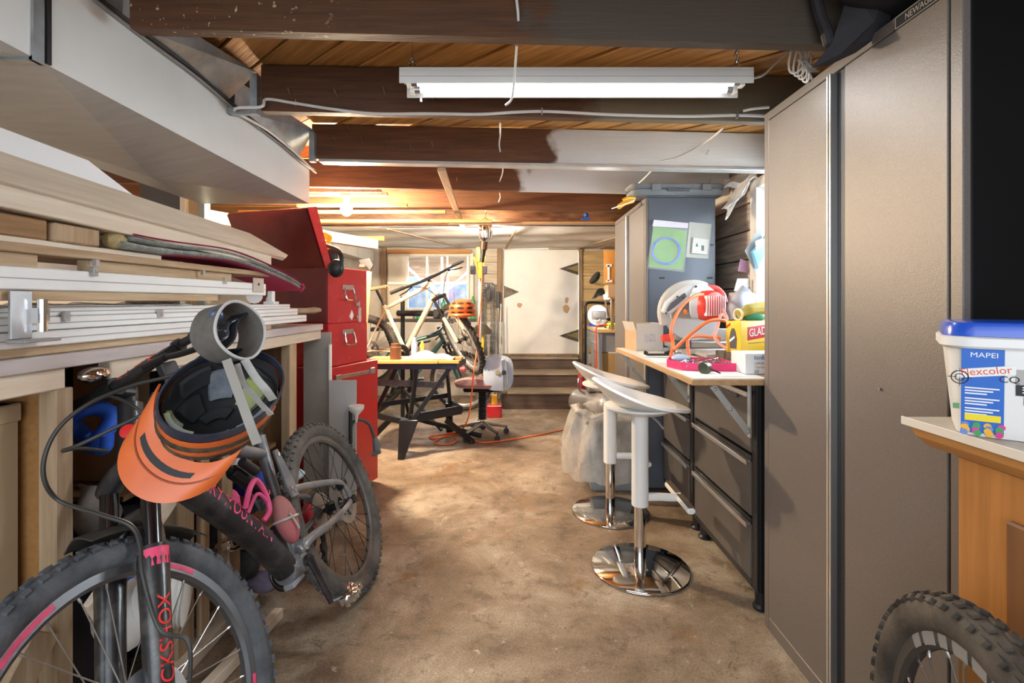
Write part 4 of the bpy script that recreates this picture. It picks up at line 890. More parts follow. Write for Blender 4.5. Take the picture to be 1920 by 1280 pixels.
# ---- foreground mountain bike
th = math.radians(23)
f_ = Vector((-.025,-1,0)).normalized(); l_ = Vector((0,0,1)).cross(f_)
l2 = l_*math.cos(th)+Vector((0,0,1))*math.sin(th); u2 = Vector((0,0,1))*math.cos(th)-l_*math.sin(th)
R_ = Matrix((f_, l2, u2)).transposed()
bk = thing('mountain_bike', 'muddy black mountain bike leaning on the rack', 'bicycle', (-.64, 2.2, .006), R_)
DIRT = mat('muddy_grey_frame', (.13,.14,.16), .42, .2, c2=(.28,.27,.27), scale=9, lo=.4, hi=.75, coat=.2)
DIRTB = mat('muddy_black_frame', (.02,.02,.023), .4, .1, c2=(.10,.09,.085), scale=11, lo=.5, hi=.8, coat=.3)
FORKM = mat('fork_lower_black', (.022,.022,.024), .35, .2, c2=(.14,.13,.11), scale=14, lo=.5, hi=.8, coat=.4)
A_ = Vector((.85,0,.97)); ax = Vector((-.407,0,.914)).normalized()
ST = T(*A_) @ Matrix.Rotation(math.radians(-9), 4, ax) @ T(*-A_)
def sv(mb): mb.v = [tuple(ST @ Vector(q)) for q in mb.v]; return mb
rimp = mat('front_rim', (.10,.10,.105), .35, .4)
wheel_parts(bk, 'rear_wheel', T(0,0,.375) @ rx(PI/2) @ rz(.1), rubber=RUBBERG, spokem=BLACKM, rimm=mat('rear_rim', (.075,.07,.068), .4, .3, c2=(.16,.15,.14), scale=8))
fw = wheel_parts(bk, 'front_wheel', ST @ T(1.125,0,.375) @ rx(PI/2), rubber=mat('front_tyre', (.045,.05,.058), .8, c2=(.13,.14,.155), scale=8, bump=.3, bs=60), rimm=rimp)
# pink bands on the front rim
for a0, a1 in ((.55,.95), (1.0,1.4), (2.2,2.5), (3.6,4.1)):
    part('rim_decal', MB().torus(.307, .0008, 14, 4, T(0,0,-.0150), a0, a1, .006), PINK, fw)
F0 = Vector((1.125,0,.375))
def fp(s, y, dx=0): return F0+ax*s+Vector((dx, y, 0))
for sg in (1, -1):
    lw = part('fork_lower', sv(MB().tube([fp(-.035,.070*sg), fp(.0,.070*sg), fp(.03,.070*sg), fp(.20,.069*sg), fp(.30,.068*sg), fp(.325,.068*sg)], [.022,.027,.028,.030,.033,.030], 18)), FORKM, bk)
    part('stanchion', sv(MB().tube([fp(.30,.068*sg), fp(.53,.068*sg)], .0205, 18)), mat('stanchion_black', (.01,.01,.012), .08, .3, coat=.6), bk)
    part('wiper_seal', sv(MB().tube([fp(.322,.068*sg), fp(.335,.068*sg)], .027, 16)), BLACK, lw)
    if sg > 0:
        Mx = ST @ frame(fp(.10,.070), ax, (0,1,0))
        text('fork_lettering', 'ROCKSHOX', .042, Mx @ T(.0,.0,.0290), REDP, lw, sx=1.05, cyl=.029)
        part('fork_decal', MB().tube([(.185,0,0),(.225,0,0)], .0312, 16, M=Mx), PINK, lw)
part('fork_arch', sv(MB().tube(spline([fp(.28,.068,-.012), fp(.36,.060,-.015), fp(.408,.035,-.015), fp(.415,0,-.015), fp(.408,-.035,-.015), fp(.36,-.06,-.015), fp(.28,-.068,-.012)], 5), .017, 10, flat=1.3)), FORKM, bk)
part('fork_crown', sv(MB().tube([fp(.515,.090), fp(.525,.068), fp(.55,.03), fp(.558,0), fp(.55,-.03), fp(.525,-.068), fp(.515,-.090)], [.020,.028,.030,.032,.030,.028,.020], 14)), DIRTB, bk)
def mud(a, b):
    an = math.radians(96+44*a); r = .395+.012*math.cos(PI*(b-.5)*1.0)
    return (1.125+r*math.cos(an), (b-.5)*.095*(1-.25*abs(a-.5)), .375+r*math.sin(an)-.010*abs(b-.5)*2)
part('mudguard', sv(MB().grid(mud, 16, 8, .003)), mat('mudguard_black', (.016,.016,.016), .4, c2=(.05,.048,.04), scale=10), bk, sm=60)
part('head_tube', MB().tube([A_-ax*.085, A_-ax*.06, A_+ax*.05, A_+ax*.075], [.036,.033,.029,.030], 20), DIRTB, bk)
part('head_badge', MB().lathe([(.019,0),(.019,.003),(.015,.004)], 20, frame(A_+Vector((.026,.014,-.0)), ax, (.88,.47,.0)) ), REDP, bk)
part('steerer_spacers', sv(MB().tube([A_+ax*.075, A_+ax*.125], .019, 16)), BLACK, bk)
bc = A_+ax*.115+Vector((.05,0,.02))
part('stem', sv(MB().tube([A_+ax*.11, bc], [.024,.022], 14).tube([bc+Vector((0,-.026,0)), bc+Vector((0,.026,0))], .025, 16)), BLACKM, bk)
hb = part('handlebar', sv(MB().tube(spline([bc+Vector((-.035,-.40,.022)), bc+Vector((-.02,-.22,.02)), bc+Vector((0,-.10,.004)), bc, bc+Vector((0,.10,.004)), bc+Vector((-.02,.22,.02)), bc+Vector((-.035,.40,.022))], 5), [.0115]*6+[.013]*2+[.0165]*15+[.013]*2+[.0115]*6, 14)), mat('bar_black', (.015,.015,.016), .35), bk)
bd_ = Vector((-.10,.88,.08)).normalized()
text('bar_lettering', 'USX', .040, ST @ frame(bc+Vector((-.006,.125,.008)), bd_, (.92,0,.38)) @ T(0,0,.0165), REDP, hb, sx=1.3, cyl=.0165)
part('bar_decal', sv(MB().tube([bc+Vector((0,.045,.001)), bc+Vector((0,.062,.002))], .0170, 14)), REDP, hb)
for sg in (1, -1):
    g0 = bc+Vector((-.028,.275*sg,.021)); g1 = bc+Vector((-.035,.405*sg,.022))
    gr = part('grip', sv(MB().tube([g0, g0+(g1-g0)*.1, g0+(g1-g0)*.12, g1-(g1-g0)*.02, g1], [.017,.017,.0155,.016,.017], 14)), BLACK, bk)
    lv = part('brake_lever', sv(MB().tube([bc+Vector((.0,.235*sg,.012)), bc+Vector((.035,.215*sg,.0))], [.013,.012], 10).tube([bc+Vector((.03,.16*sg,.0)), bc+Vector((.035,.235*sg,-.004))], .011, 10).tube(spline([bc+Vector((.035,.23*sg,-.004)), bc+Vector((.045,.29*sg,-.02)), bc+Vector((.035,.36*sg,-.03))], 5), [.008]*10+[.006], 8)), BLACKM, bk)
    part('clamp', sv(MB().tube([bc+Vector((-.016,.225*sg,.018)), bc+Vector((-.018,.243*sg,.019))], .018, 12)), BLACK, lv)
part('dropper_remote', sv(MB().box(-.02,.03,-.012,.012,-.05,-.01, T(*(bc+Vector((0,.195,.0)))))), BLACK, bk, bev=.004)
# frame
dt = part('down_tube', MB().tube([(.875,0,.905),(.80,0,.83),(.66,0,.655),(.55,0,.50),(.50,0,.405),(.475,0,.345)], [.034,.040,.043,.044,.043,.040], 20), mat('down_tube_black', (.02,.02,.023), .45, .1, c2=(.11,.10,.10), scale=14, lo=.45, hi=.8), bk)
dd = Vector((.50,0,.405))-Vector((.80,0,.83))
text('frame_lettering', 'ROCKY MOUNTAIN', .062, frame((.655,0,.645), dd, (0,1,.15)) @ T(0,0,.0435), PINK, dt, sx=.72, cyl=.0435)
part('bottom_bracket', MB().tube([(.43,-.046,.335),(.43,.046,.335)], .030, 18).tube([(.49,0,.345),(.43,0,.335),(.39,0,.36)], [.042,.045,.036], 16), DIRT, bk)
part('seat_tube', MB().tube([(.425,0,.345),(.39,0,.50),(.345,0,.70),(.325,0,.80)], [.026,.021,.021,.023], 16), DIRT, bk)
part('top_tube', MB().tube([(.835,0,1.0),(.62,0,.90),(.44,0,.775),(.345,0,.735)], [.030,.027,.024,.020], 16), DIRT, bk)
part('seat_post', MB().tube([(.325,0,.80),(.27,0,1.015)], .0155, 14), BLACKM, bk)
def sad(a, b):
    x = .44-.27*a; w_ = .022+.055*max(0, a-.35)/.65 if a > .35 else .022-.008*(1-a/.35)
    q = (b-.5)*2; return (x, w_*q*1.02, 1.045+.012*(a-.4)**2*4-.026*abs(q)**2.5)
part('saddle', MB().grid(sad, 18, 10, .012), mat('saddle_glossy', (.03,.03,.035), .18, coat=.8), bk, sm=60)
part('saddle_rails', MB().tube([(.36,.02,1.02),(.30,.022,1.012),(.21,.03,1.025)], .0035, 6).tube([(.36,-.02,1.02),(.30,-.022,1.012),(.21,-.03,1.025)], .0035, 6), STEEL, bk)
for sg in (1, -1):
    part('chain_stay', MB().tube(spline([(.425,.036*sg,.375), (.36,.055*sg,.385), (.25,.070*sg,.375), (.10,.078*sg,.37), (.0,.078*sg,.375)], 4), [.019]*4+[.017]*4+[.014]*4+[.012]*5, 12, flat=.75), DIRT, bk)
    part('seat_stay', MB().tube(spline([(.365,.052*sg,.578), (.25,.068*sg,.545), (.10,.080*sg,.495), (.03,.080*sg,.46), (.0,.078*sg,.385)], 4), [.013]*9+[.0115]*8, 12, flat=.75), DIRT, bk)
    part('dropout', MB().tube([(0,.070*sg,.375),(0,.092*sg,.375)], .019, 14), BLACKM, bk)
    lk_ = part('rocker_link', MB().prism([(.345,.545),(.385,.55),(.395,.60),(.385,.735),(.36,.735),(.34,.62)], .012, Matrix(((1,0,0,0),(0,0,-1,.058*sg+(.012 if sg > 0 else 0)),(0,1,0,0),(0,0,0,1)))), DIRT, bk, bev=.003)
    for (x, z) in ((.362,.57),(.376,.585),(.372,.715)): part('pivot_bolt', MB().tube([(x,.055*sg,z),(x,.0735*sg,z)], .008, 10), STEEL, lk_)
part('pivot', MB().tube([(.40,-.05,.385),(.40,.056,.385)], .022, 16), DIRT, bk)
sk = part('shock', MB().tube([(.40,0,.585),(.435,0,.625)], .013, 12).tube([(.43,0,.62),(.435,0,.626),(.535,0,.735),(.54,0,.74)], [.022,.024,.024,.02], 18).tube([(.54,0,.74),(.565,0,.765)], .014, 12), BLACKM, bk)
part('travel_ring', MB().torus(.0145,.0025,18,6,frame((.418,0,.606),(0,1,0),(.66,0,.75))), PINK, sk)
part('shock_reservoir', MB().tube([(.49,.045,.70),(.54,.045,.755)], .016, 14), BLACK, sk)
# cranks and pedals
for sg, ang in ((1, -93), (-1, 87)):
    a = math.radians(ang); e = Vector((.43+.17*math.cos(a), .072*sg, .335+.17*math.sin(a)))
    ck = part('crank_arm', MB().tube([Vector((.43,.052*sg,.335)), Vector((.43,.066*sg,.335))], .020, 14).tube([Vector((.43,.064*sg,.338)), Vector((.43,.068*sg,.30)) if sg > 0 else Vector((.43,.068*sg,.37)), e], [.020,.016,.014], 12, flat=.75), mat('crank_black', (.028,.028,.032), .25, .4, c2=(.10,.07,.08), scale=10, lo=.5, hi=.8), bk)
    part('pedal_axle', MB().tube([e, e+Vector((0,.05*sg,0))], .007, 8), STEEL, ck)
    pc = e+Vector((0,.055*sg,0))
    pd = MB().ball(pc+Vector((0,.02*sg,0)), (.034,.030,.020), 12, 8)
    pd.tube([pc+Vector((.046*math.cos(t), .02*sg+.010*math.sin(2*t), .030*math.sin(t))) for t in [2*PI*k/16 for k in range(16)]], .006, 6, closed=True)
    pd.box(pc.x-.045, pc.x-.030, pc.y-.004, pc.y+.045*sg, pc.z-.012, pc.z+.012).box(pc.x+.030, pc.x+.045, pc.y-.004, pc.y+.045*sg, pc.z-.012, pc.z+.012)
    part('pedal', pd, CHROME, ck)
part('chainring', MB().lathe([(.03,-.002),(.062,-.002),(.066,0),(.062,.002),(.03,.002),(.03,-.002)], 32, T(.43,-.052,.335) @ rx(PI/2), caps=False), BLACKM, bk)
cg = part('cassette', MB().lathe([(.018,.0),(.085,.002),(.085,.004),(.06,.012),(.03,.03),(.018,.03)], 28, T(0,-.058,.375) @ rx(PI/2)), STEEL, bk)
part('derailleur', MB().tube(spline([(0,-.085,.36),(.02,-.09,.30),(.05,-.088,.24),(.10,-.086,.20)], 4), .011, 8).tube([(.06,-.092,.245),(.06,-.08,.245)], .022, 12).tube([(.10,-.092,.20),(.10,-.08,.20)], .022, 12), BLACKM, bk)
part('chain', MB().tube(spline([(0,-.068,.46),(.2,-.06,.43),(.43,-.052,.398),(.49,-.052,.335),(.43,-.052,.272),(.25,-.07,.22),(.10,-.086,.18)], 4), .0045, 5), mat('chain_steel', (.10,.095,.09), .4, .8), bk)
part('brake_caliper', MB().box(-.01,.05,.055,.085,.44,.475), BLACKM, bk, bev=.006)
part('bash_guard', MB().box(.42,.50,-.02,.02,.285,.305), mat('guard_grey', (.30,.32,.36), .5), bk, bev=.004)
pch = part('tool_pouch', MB().ball((.44,.045,.50), (.050,.032,.088), 16, 12), mat('pouch_pink', (.42,.10,.12), .8, c2=(.30,.14,.12), scale=9, bump=.4), bk, label='muddy pink tool pouch strapped in the frame')
pch.rotation_euler = (0, 0, 0)
part('pouch_strap', MB().tube([(.44+.052*math.cos(t), .045+.034*math.sin(t), .50+.012*math.cos(t)) for t in [2*PI*k/20 for k in range(20)]], .0045, 6, closed=True).tube(spline([(.46,.078,.52),(.455,.082,.49),(.445,.08,.455)], 4), .003, 6), STRAPG, pch)
part('bottle_cage', MB().tube(spline([(.62,.05,.62),(.60,.075,.67),(.555,.075,.68),(.53,.07,.63),(.535,.065,.57),(.56,.05,.55)], 5), .009, 8).tube(spline([(.60,.04,.60),(.57,.07,.64),(.535,.07,.60)], 5), .006, 8), mat('cage_pink', (.62,.07,.20), .45), bk)
# hoses
HO = mat('hose_black', (.03,.03,.028), .5)
for pts in ([Pt(395,655,1.20), Pt(330,700,1.15), Pt(250,722,1.10), Pt(170,755,1.04), Pt(112,800,1.0), Pt(84,855,.98), Pt(85,905,.98), Pt(115,940,1.0), Pt(190,965,.99), Pt(245,985,.985), Pt(262,1020,.99), Pt(268,1080,.99), Pt(300,1180,.98), Pt(352,1200,.97), Pt(356,1275,.96)],
            [Pt(385,675,1.22), Pt(335,735,1.18), Pt(280,770,1.14), Pt(215,802,1.10), Pt(150,833,1.07), Pt(118,845,1.09), Pt(150,840,1.16), Pt(200,845,1.24)],
            [Pt(160,752,1.40), Pt(200,742,1.33), Pt(245,758,1.30), Pt(272,785,1.30), Pt(270,840,1.30)]):
    part('brake_hose', MB().tube(spline(pts, 7), .0042, 8), HO, bk, w=True)
# ---- orange helmet hung upside down from the bar
n_ = Vector((.42,-.50,.74)).normalized(); fr_ = Vector((-.40,-.74,-.42)); fr_ = (fr_-n_*fr_.dot(n_)).normalized()
HM = Matrix((fr_, n_.cross(fr_), n_)).transposed()
hc = Pt(418, 748, 1.12)
hl = thing('bike_helmet', 'orange visored bike helmet hanging upside down on mountain bike', 'helmet', hc, HM)
def bowl(k, zo=0., rim=0., depth=1.):
    def f(a, b):
        t = 2*PI*a; ph = (1-b)*PI/2
        x = .132*k*math.cos(t)*math.cos(ph)**.8 if ph < PI/2-1e-4 else 0
        y = .102*k*math.sin(t)*math.cos(ph)**.8 if ph < PI/2-1e-4 else 0
        dr = rim*(math.cos(t) < -.2)*b**3*(-.03)
        return (x, y, -.135*k*depth*math.sin(ph)+zo+.02*(b**4)*(1-math.cos(t))*.5)
    return f
part('shell', MB().grid(bowl(1.0), 40, 12), ORANGE, hl, sm=60)
part('lower_shell', MB().grid(lambda a,b: (.1335*math.cos(2*PI*a), .1035*math.sin(2*PI*a), +.004+.022*b+.02*(1-math.cos(2*PI*a))*.5), 40, 3, .004), mat('shell_navy', (.010,.016,.032), .35, c2=(.05,.06,.09), scale=8), hl, sm=60)
part('foam_liner', MB().grid(bowl(.925, .010), 36, 10), mat('liner_black', (.025,.026,.03), .8), hl, sm=60)
mp_ = mat('liner_green', (.36,.40,.12), .6, c2=(.30,.34,.36), scale=16, lo=.4, hi=.6)
for q, (a0, a1, b0, b1) in enumerate(((.02,.12,.45,.80), (.16,.26,.30,.62), (.30,.40,.45,.85), (.44,.56,.35,.75), (.60,.70,.45,.85), (.74,.84,.30,.62), (.88,.97,.45,.80), (.10,.30,.12,.28), (.55,.80,.12,.28), (.93,1.07,.84,.97), (.20,.30,.72,.94), (.70,.80,.72,.94))):
    def pf(u_, v_, a0=a0, a1=a1, b0=b0, b1=b1): return bowl(.90, .012)((a0+(a1-a0)*u_) % 1.0 if a1 <= 1 else (a0+(a1-a0)*u_), b0+(b1-b0)*v_)
    part('liner_pad', MB().grid(pf, 8, 6, .010), mp_ if q % 3 == 0 else mat('pad_grey', (.16,.18,.22), .9, c2=(.26,.29,.33), scale=30) if q % 3 == 1 else mat('pad_black', (.03,.032,.036), .9), hl, sm=60)
for zc, h in ((-.024,.013), (-.066,.010)):
    k = math.sqrt(max(.05, 1-(zc/.135)**2))**.8+.012
    part('vent_band', MB().grid(lambda a,b: ((.1335*k)*math.cos(2*PI*(a*.62-.31)), (.1035*k)*math.sin(2*PI*(a*.62-.31)), zc+h*(b-.5)), 24, 2, .003), mat('vent_dark', (.02,.018,.014), .7, c2=(.12,.09,.05), scale=30), hl, sm=60)
def vis(a, b):
    t = (a-.5)*2; y = .120*math.sin(t*1.3)*(1-.06*b); xb = .098*math.cos(t*1.15)
    return (xb+.012+b*(.082-.035*abs(t)**2.5), y*1.02, -.070-.055*b-.012*math.cos(t*1.4)+.06*abs(t)**2.2*(1-.5*b))
part('visor', MB().grid(vis, 24, 8, .0045), ORANGE, hl, sm=60)
part('visor_vent', MB().grid(lambda a,b: tuple(Vector(vis(.25+.5*a, .28+.14*b))+Vector((0,0,.0035))), 10, 2, .002), DARKG, hl, sm=60)
part('visor_ridge', MB().tube([Vector(vis(.02+.96*i/20, .55))+Vector((0,0,.003)) for i in range(21)], .0035, 6), mat('ridge_dark', (.30,.055,.012), .5), hl)
part('retention_cradle', MB().tube(spline([(-.06,.085,.01), (-.11,.04,-.0), (-.118,0,-.005), (-.11,-.04,0), (-.06,-.085,.01)], 5), .008, 8), BLACK, hl)
text('helmet_lettering', 'SMITH', .024, Matrix(((-1,0,0,0),(0,0,1,0),(0,1,0,0),(0,0,0,1))) @ T(0,0,0) if False else frame((-.045,-.1035*.95,.012), (-1,.12,0), (0,-1,0)), mat('logo_orange', (.70,.18,.08), .5), hl)
# ---- grey goggle strap looped on the bar end, with helmet straps
gs = thing('goggle_strap', 'wide grey elastic goggle strap looped round the bar', 'strap', Pt(430,622,1.12))
c_ = Pt(428, 624, 1.15); axg = Vector((.86,-.42,.16)).normalized(); Mg = frame(c_, (0,0,1), axg)
Mg = frame(c_, Vector((0,0,1))-axg*axg.z, axg)
def ring(a, b):
    t = 2*PI*a; r1 = .062+.006*math.sin(2*t+.6); r2 = .060
    return (r1*math.cos(t), r2*math.sin(t), -.045+.09*b)
part('band', MB().grid(ring, 40, 4, .004, Mg), mat('elastic_taupe', (.12,.105,.092), .85, c2=(.16,.145,.13), scale=30), gs, w=True, sm=60)
part('band_edge', MB().tube([Mg @ Vector(ring(k/40, 1.0)) for k in range(40)], .0035, 6, closed=True), mat('edge_pale', (.52,.51,.50), .8), gs, w=True)
part('inner_fold', MB().grid(lambda a,b: (.050-.09*a, -.045+.085*a+.012*math.sin(a*6), -.03+.056*b), 14, 3, .004, Mg), mat('fold_navy', (.015,.018,.03), .7), gs, w=True, sm=60)
part('print', MB().grid(lambda a,b: (.030-.05*a, -.020+.050*a+.010*math.sin(a*6), -.02+.04*b), 8, 3, .002, Mg @ T(0,.007,0)), mat('print_white', (.05,.06,.09), .7, c2=(.55,.56,.58), scale=60, lo=.55, hi=.6), gs, w=True, sm=60)
part('buckle', MB().ball(Mg @ Vector((.040,.036,.018)), (.016,.016,.016), 10, 7), mat('buckle_blue', (.10,.14,.22), .3, .3), gs, w=True)
def strap(label, pts, wd, m=None):
    P = spline(pts, 6); k = len(P)-1
    solo('helmet_strap', MB().grid(lambda a,b: P[min(k, int(round(a*k)))]+Vector((wd*(b-.5), 0, wd*.35*(b-.5))), k, 1, .002), m or STRAPG, label, 'strap', sm=60)
strap('left grey helmet strap running up to the goggle band', [Pt(424,674,1.06), Pt(448,740,1.03), Pt(466,790,1.01), Pt(482,832,1.02)], .019, mat('webbing_taupe', (.32,.30,.27), .8))
strap('right pale helmet strap running up to the goggle band', [Pt(458,674,1.09), Pt(478,706,1.08), Pt(498,730,1.08), Pt(512,750,1.10)], .017)
strap('twisted middle helmet strap inside the orange helmet', [Pt(444,682,1.08), Pt(458,720,1.07), Pt(482,750,1.08), Pt(508,778,1.11)], .012)
# ------------------------------------------------------------------ red tool chests
dv = Vector((.31,.95,0)).normalized(); ang = math.atan2(dv.y, dv.x)      # depth direction of the chests
def chest_frame(x, y): return Matrix.Rotation(ang, 3, 'Z')
CR = chest_frame(0,0)
# local x = along depth (away), local y = to the left (width), side panel at y=0
rc1 = thing('roller_cabinet', 'tall glossy red roller tool cabinet on the floor', 'tool cabinet', (-1.106,2.97,0), CR)
part('body', MB().box(0,.52,0,.66,.03,.852), RED, rc1, bev=.004)
part('side_rail', MB().hexa([(.06,-.004,.775),(.46,-.004,.765),(.46,.002,.765),(.06,.002,.775),(.06,-.012,.800),(.46,-.012,.790),(.46,.002,.790),(.06,.002,.800)]), STEEL, rc1, bev=.002)
for x in (.08,.44): part('rail_end', MB().box(x-.025,x+.025,-.018,.0,.765,.805), STEEL, rc1, bev=.003)
for x in (.05,.47):
    for y in (.06,.6): part('caster', MB().tube([(x,y-.012,.018),(x,y+.012,.018)], .018, 10), BLACK, rc1)
for i in range(4): part('drawer', MB().box(.52,.532,.02,.64,.08+.19*i,.25+.19*i), RED, rc1, bev=.002)
def handle(t, x, z):
    part('handle_plate', MB().box(x-.055,x+.055,-.004,.001,z+.025,z+.055), STEEL, t, bev=.002)
    part('side_handle', MB().tube(spline([(x-.045,-.008,z+.035),(x-.05,-.02,z-.02),(x-.035,-.022,z-.04),(x+.035,-.022,z-.04),(x+.05,-.02,z-.02),(x+.045,-.008,z+.035)], 4), .006, 8), CHROME, t)
rc2 = thing('middle_tool_chest', 'worn red middle tool chest with chrome side handle', 'tool chest', (-1.127+.006,3.0+.02,.8525), CR)
part('body', MB().box(0,.395,0,.60,0,.262), REDOLD, rc2, bev=.004)
handle(rc2, .19, .165)
for i in range(2): part('drawer', MB().box(.395,.405,.02,.58,.02+.12*i,.13+.12*i), RED, rc2, bev=.002)
rc3 = thing('top_tool_chest', 'worn red top tool chest with its lid raised', 'tool chest', (-1.127+.006,3.0+.02,1.115), CR)
part('body', MB().box(0,.39,0,.60,0,.345), REDOLD, rc3, bev=.004)
# lid opened past upright, leaning back toward the rack
MAR = mat('lid_maroon', (.14,.014,.012), .2, 0, c2=(.105,.010,.009), scale=6, coat=.6)
part('lid', MB().hexa([(-.012,.0,.33),(.0,.0,.36),(.0,.60,.36),(-.012,.60,.33),(-.02,0,.345),(-.115,.0,.735),(-.115,.60,.735),(-.02,.60,.345)]) if False else MB().hexa([(-.03,0,.335),(-.03,.60,.335),(-.006,.60,.335),(-.006,0,.335),(-.185,0,.665),(-.185,.60,.665),(-.125,.60,.685),(-.125,0,.685)]), MAR, rc3, bev=.008, seg=2)
part('lid_side', MB().hexa([(-.03,-.006,.332),(-.03,.0,.332),(.030,.0,.332),(.030,-.006,.332),(-.185,-.006,.668),(-.185,.0,.668),(-.11,.0,.688),(-.11,-.006,.688)]), mat('lid_edge_red', (.60,.03,.035), .35, c2=(.68,.18,.16), scale=12, lo=.55, hi=.8), rc3, bev=.002)
part('back_panel', MB().box(-.006,.0,.01,.59,.005,.335), MAR, rc3, bev=.002)
handle(rc3, .19, .185)
part('lock', MB().tube([(.27,-.012,.118),(.27,.0,.118)], .012, 10).box(.285,.30,-.01,0,.10,.135), STEEL, rc3)
part('tool_sticker', MB().box(.295,.325,-.0015,.0,.00,.095), mat('sticker_white', (.72,.68,.66), .6, c2=(.5,.3,.3), scale=40), rc3)
part('sticker', MB().prism([(.20,.04),(.225,.015),(.245,.045),(.225,.08)], .0015, Matrix(((1,0,0,0),(0,0,1,-.0016),(0,1,0,0),(0,0,0,1)))), PAPER, rc3, sm=0)
part('knob', MB().tube([(.265,-.016,.035),(.265,0,.035)], .012, 10), mat('brass', (.5,.3,.12), .35, .8), rc3)
# ear defenders hung on the chest corner
em = thing('ear_defenders', 'black ear defenders hung on the red chest', 'ear muffs', Pt(633,500,3.0))
part('ear_cup', MB().ball(Pt(630,503,2.98), (.048,.035,.055), 16, 10), BLACK, em, w=True, sm=60)
part('ear_cup', MB().ball(Pt(622,480,3.10), (.04,.03,.05), 14, 9), BLACK, em, w=True, sm=60)
part('head_band', MB().tube(spline([Pt(640,505,2.97), Pt(640,482,2.97), Pt(632,468,3.0), Pt(618,462,3.05), Pt(606,458,3.1)], 5), .013, 8, flat=.5), BLACK, em, w=True)
solo('yellow_strap', MB().tube(spline([Pt(605,440,3.25), Pt(618,448,3.25), Pt(612,462,3.2), Pt(622,478,3.2), Pt(612,492,3.2)], 6), .022, 8, flat=.5), YELLOW, 'yellow webbing bundle behind the chest lid', 'strap', sm=60)
solo('hung_tyre', MB().torus(.25,.02,40,8,frame((-1.62,4.2,1.42),(.5,.86,0),(.86,-.5,0))), RUBBER, 'thin bicycle tyre hung behind the red chest', 'tyre')
hs = thing('hand_saw', 'hand saw with black and red grip behind red chest', 'saw', Pt(690,500,4.3))
part('grip', MB().prism([(0,0),(.10,.02),(.13,-.05),(.10,-.10),(.07,-.06),(.02,-.05)], .02, frame(Pt(673,487,4.3),(1,0,0),(0,-1,0))), BLACK, hs, w=True, bev=.004)
part('grip_inlay', MB().box(Pt(675,0,4.3).x, Pt(686,0,4.3).x, 4.272, 4.279, Pt(0,501,4.3).z, Pt(0,496,4.3).z), mat('inlay_red', (.7,.06,.03), .4), hs, w=True, bev=.003)
part('blade', MB().prism([(0,0),(.08,.0),(.03,-.62),(.0,-.62)], .002, frame(Pt(680,508,4.31),(1,0,0),(0,-1,0))), mat('blade_brass', (.62,.50,.30), .3, .7), hs, w=True)
# funnel, cable and plug on the cabinet side
solo('funnel', MB().lathe([(.006,-.07),(.012,-.03),(.040,.0),(.044,.012),(.044,.024),(.036,.024)], 20, T(*Pt(668,768,2.83))), mat('funnel_white', (.62,.62,.58), .5), 'white plastic funnel beside red cabinet', 'funnel', sm=40)
plg = thing('plug_cable', 'thick black cable with grey plug on red cabinet', 'cable', Pt(690,800,2.92))
part('cable', MB().tube(spline([Pt(658,830,2.84), Pt(660,795,2.85), Pt(676,787,2.88), Pt(692,795,2.92), Pt(700,815,2.95), Pt(704,828,2.96)], 6), .009, 10), mat('cable_grey', (.06,.065,.075), .5), plg, w=True)
part('plug', MB().tube([Pt(703,820,2.96), Pt(706,835,2.96), Pt(707,850,2.96)], [.014,.022,.02], 12), mat('plug_grey', (.12,.14,.15), .5), plg, w=True)
part('plug_tip', MB().tube([Pt(713,845,2.95), Pt(698,852,2.95)], .014, 10), mat('plug_grey', (.12,.14,.15), .5), plg, w=True)
part('stand_pipe', MB().tube([Pt(657,870,2.83), Pt(657,770,2.83)], .010, 8), BLACK, plg, w=True)
# ------------------------------------------------------------------ folding workbench
wm = thing('folding_workbench', 'black steel folding workbench with orange wood jaws', 'workbench', (-.80,4.3,0))
def wl(a, b, w_=.035, h_=.035): return MB().bar(a, b, w_, h_)
STL = mat('bench_steel', (.02,.022,.026), .35, .4)
ftA, ftB, ftC, ftD = Vector((-.90,3.98,.0)), Vector((-.38,4.42,.0)), Vector((-1.25,4.35,.0)), Vector((-.62,4.80,0))
fA, fB, fC, fD = (Vector((-.83,4.14,.27)), Vector((-.46,4.28,.30)), Vector((-1.17,4.30,.27)), Vector((-.66,4.62,.30)))
for a, b, r0, r1 in ((ftA, Vector((-.85,4.04,.30)), .025,.075),):
    part('front_leg', MB().hexa([tuple(a+Vector((dx*r0,dy*r0,.0))) for dx,dy in ((-1,-1),(1,-1),(1,1),(-1,1))]+[tuple(b+Vector((dx*r1,dy*.03,0))) for dx,dy in ((-1,-1),(1,-1),(1,1),(-1,1))]), STL, wm, w=True, bev=.004)
part('outrigger_leg', wl((-.58,4.26,.24), ftB+Vector((0,0,.02)), .035,.045), STL, wm, w=True, bev=.003)
part('outrigger_leg', wl((-1.05,4.35,.26), ftC+Vector((-.03,-.06,.02)), .035,.045), STL, wm, w=True, bev=.003)
part('back_leg', wl((-.62,4.72,.30), (-.62,4.80,.01), .06,.06), STL, wm, w=True, bev=.003)
for p in (ftA, ftB, ftC): part('rubber_foot', MB().tube([p, p+Vector((0,0,.04))], .028, 10), BLACK, wm, w=True)
part('lower_frame', wl((-.85,4.06,.30), (-.45,4.22,.34), .03,.07).bar((-1.20,4.22,.30),(-.85,4.06,.27),.03,.05).bar((-1.2,4.3,.36),(-.6,4.55,.40),.03,.04).bar((-.45,4.22,.34),(-.6,4.6,.34),.03,.05), STL, wm, w=True, bev=.003)
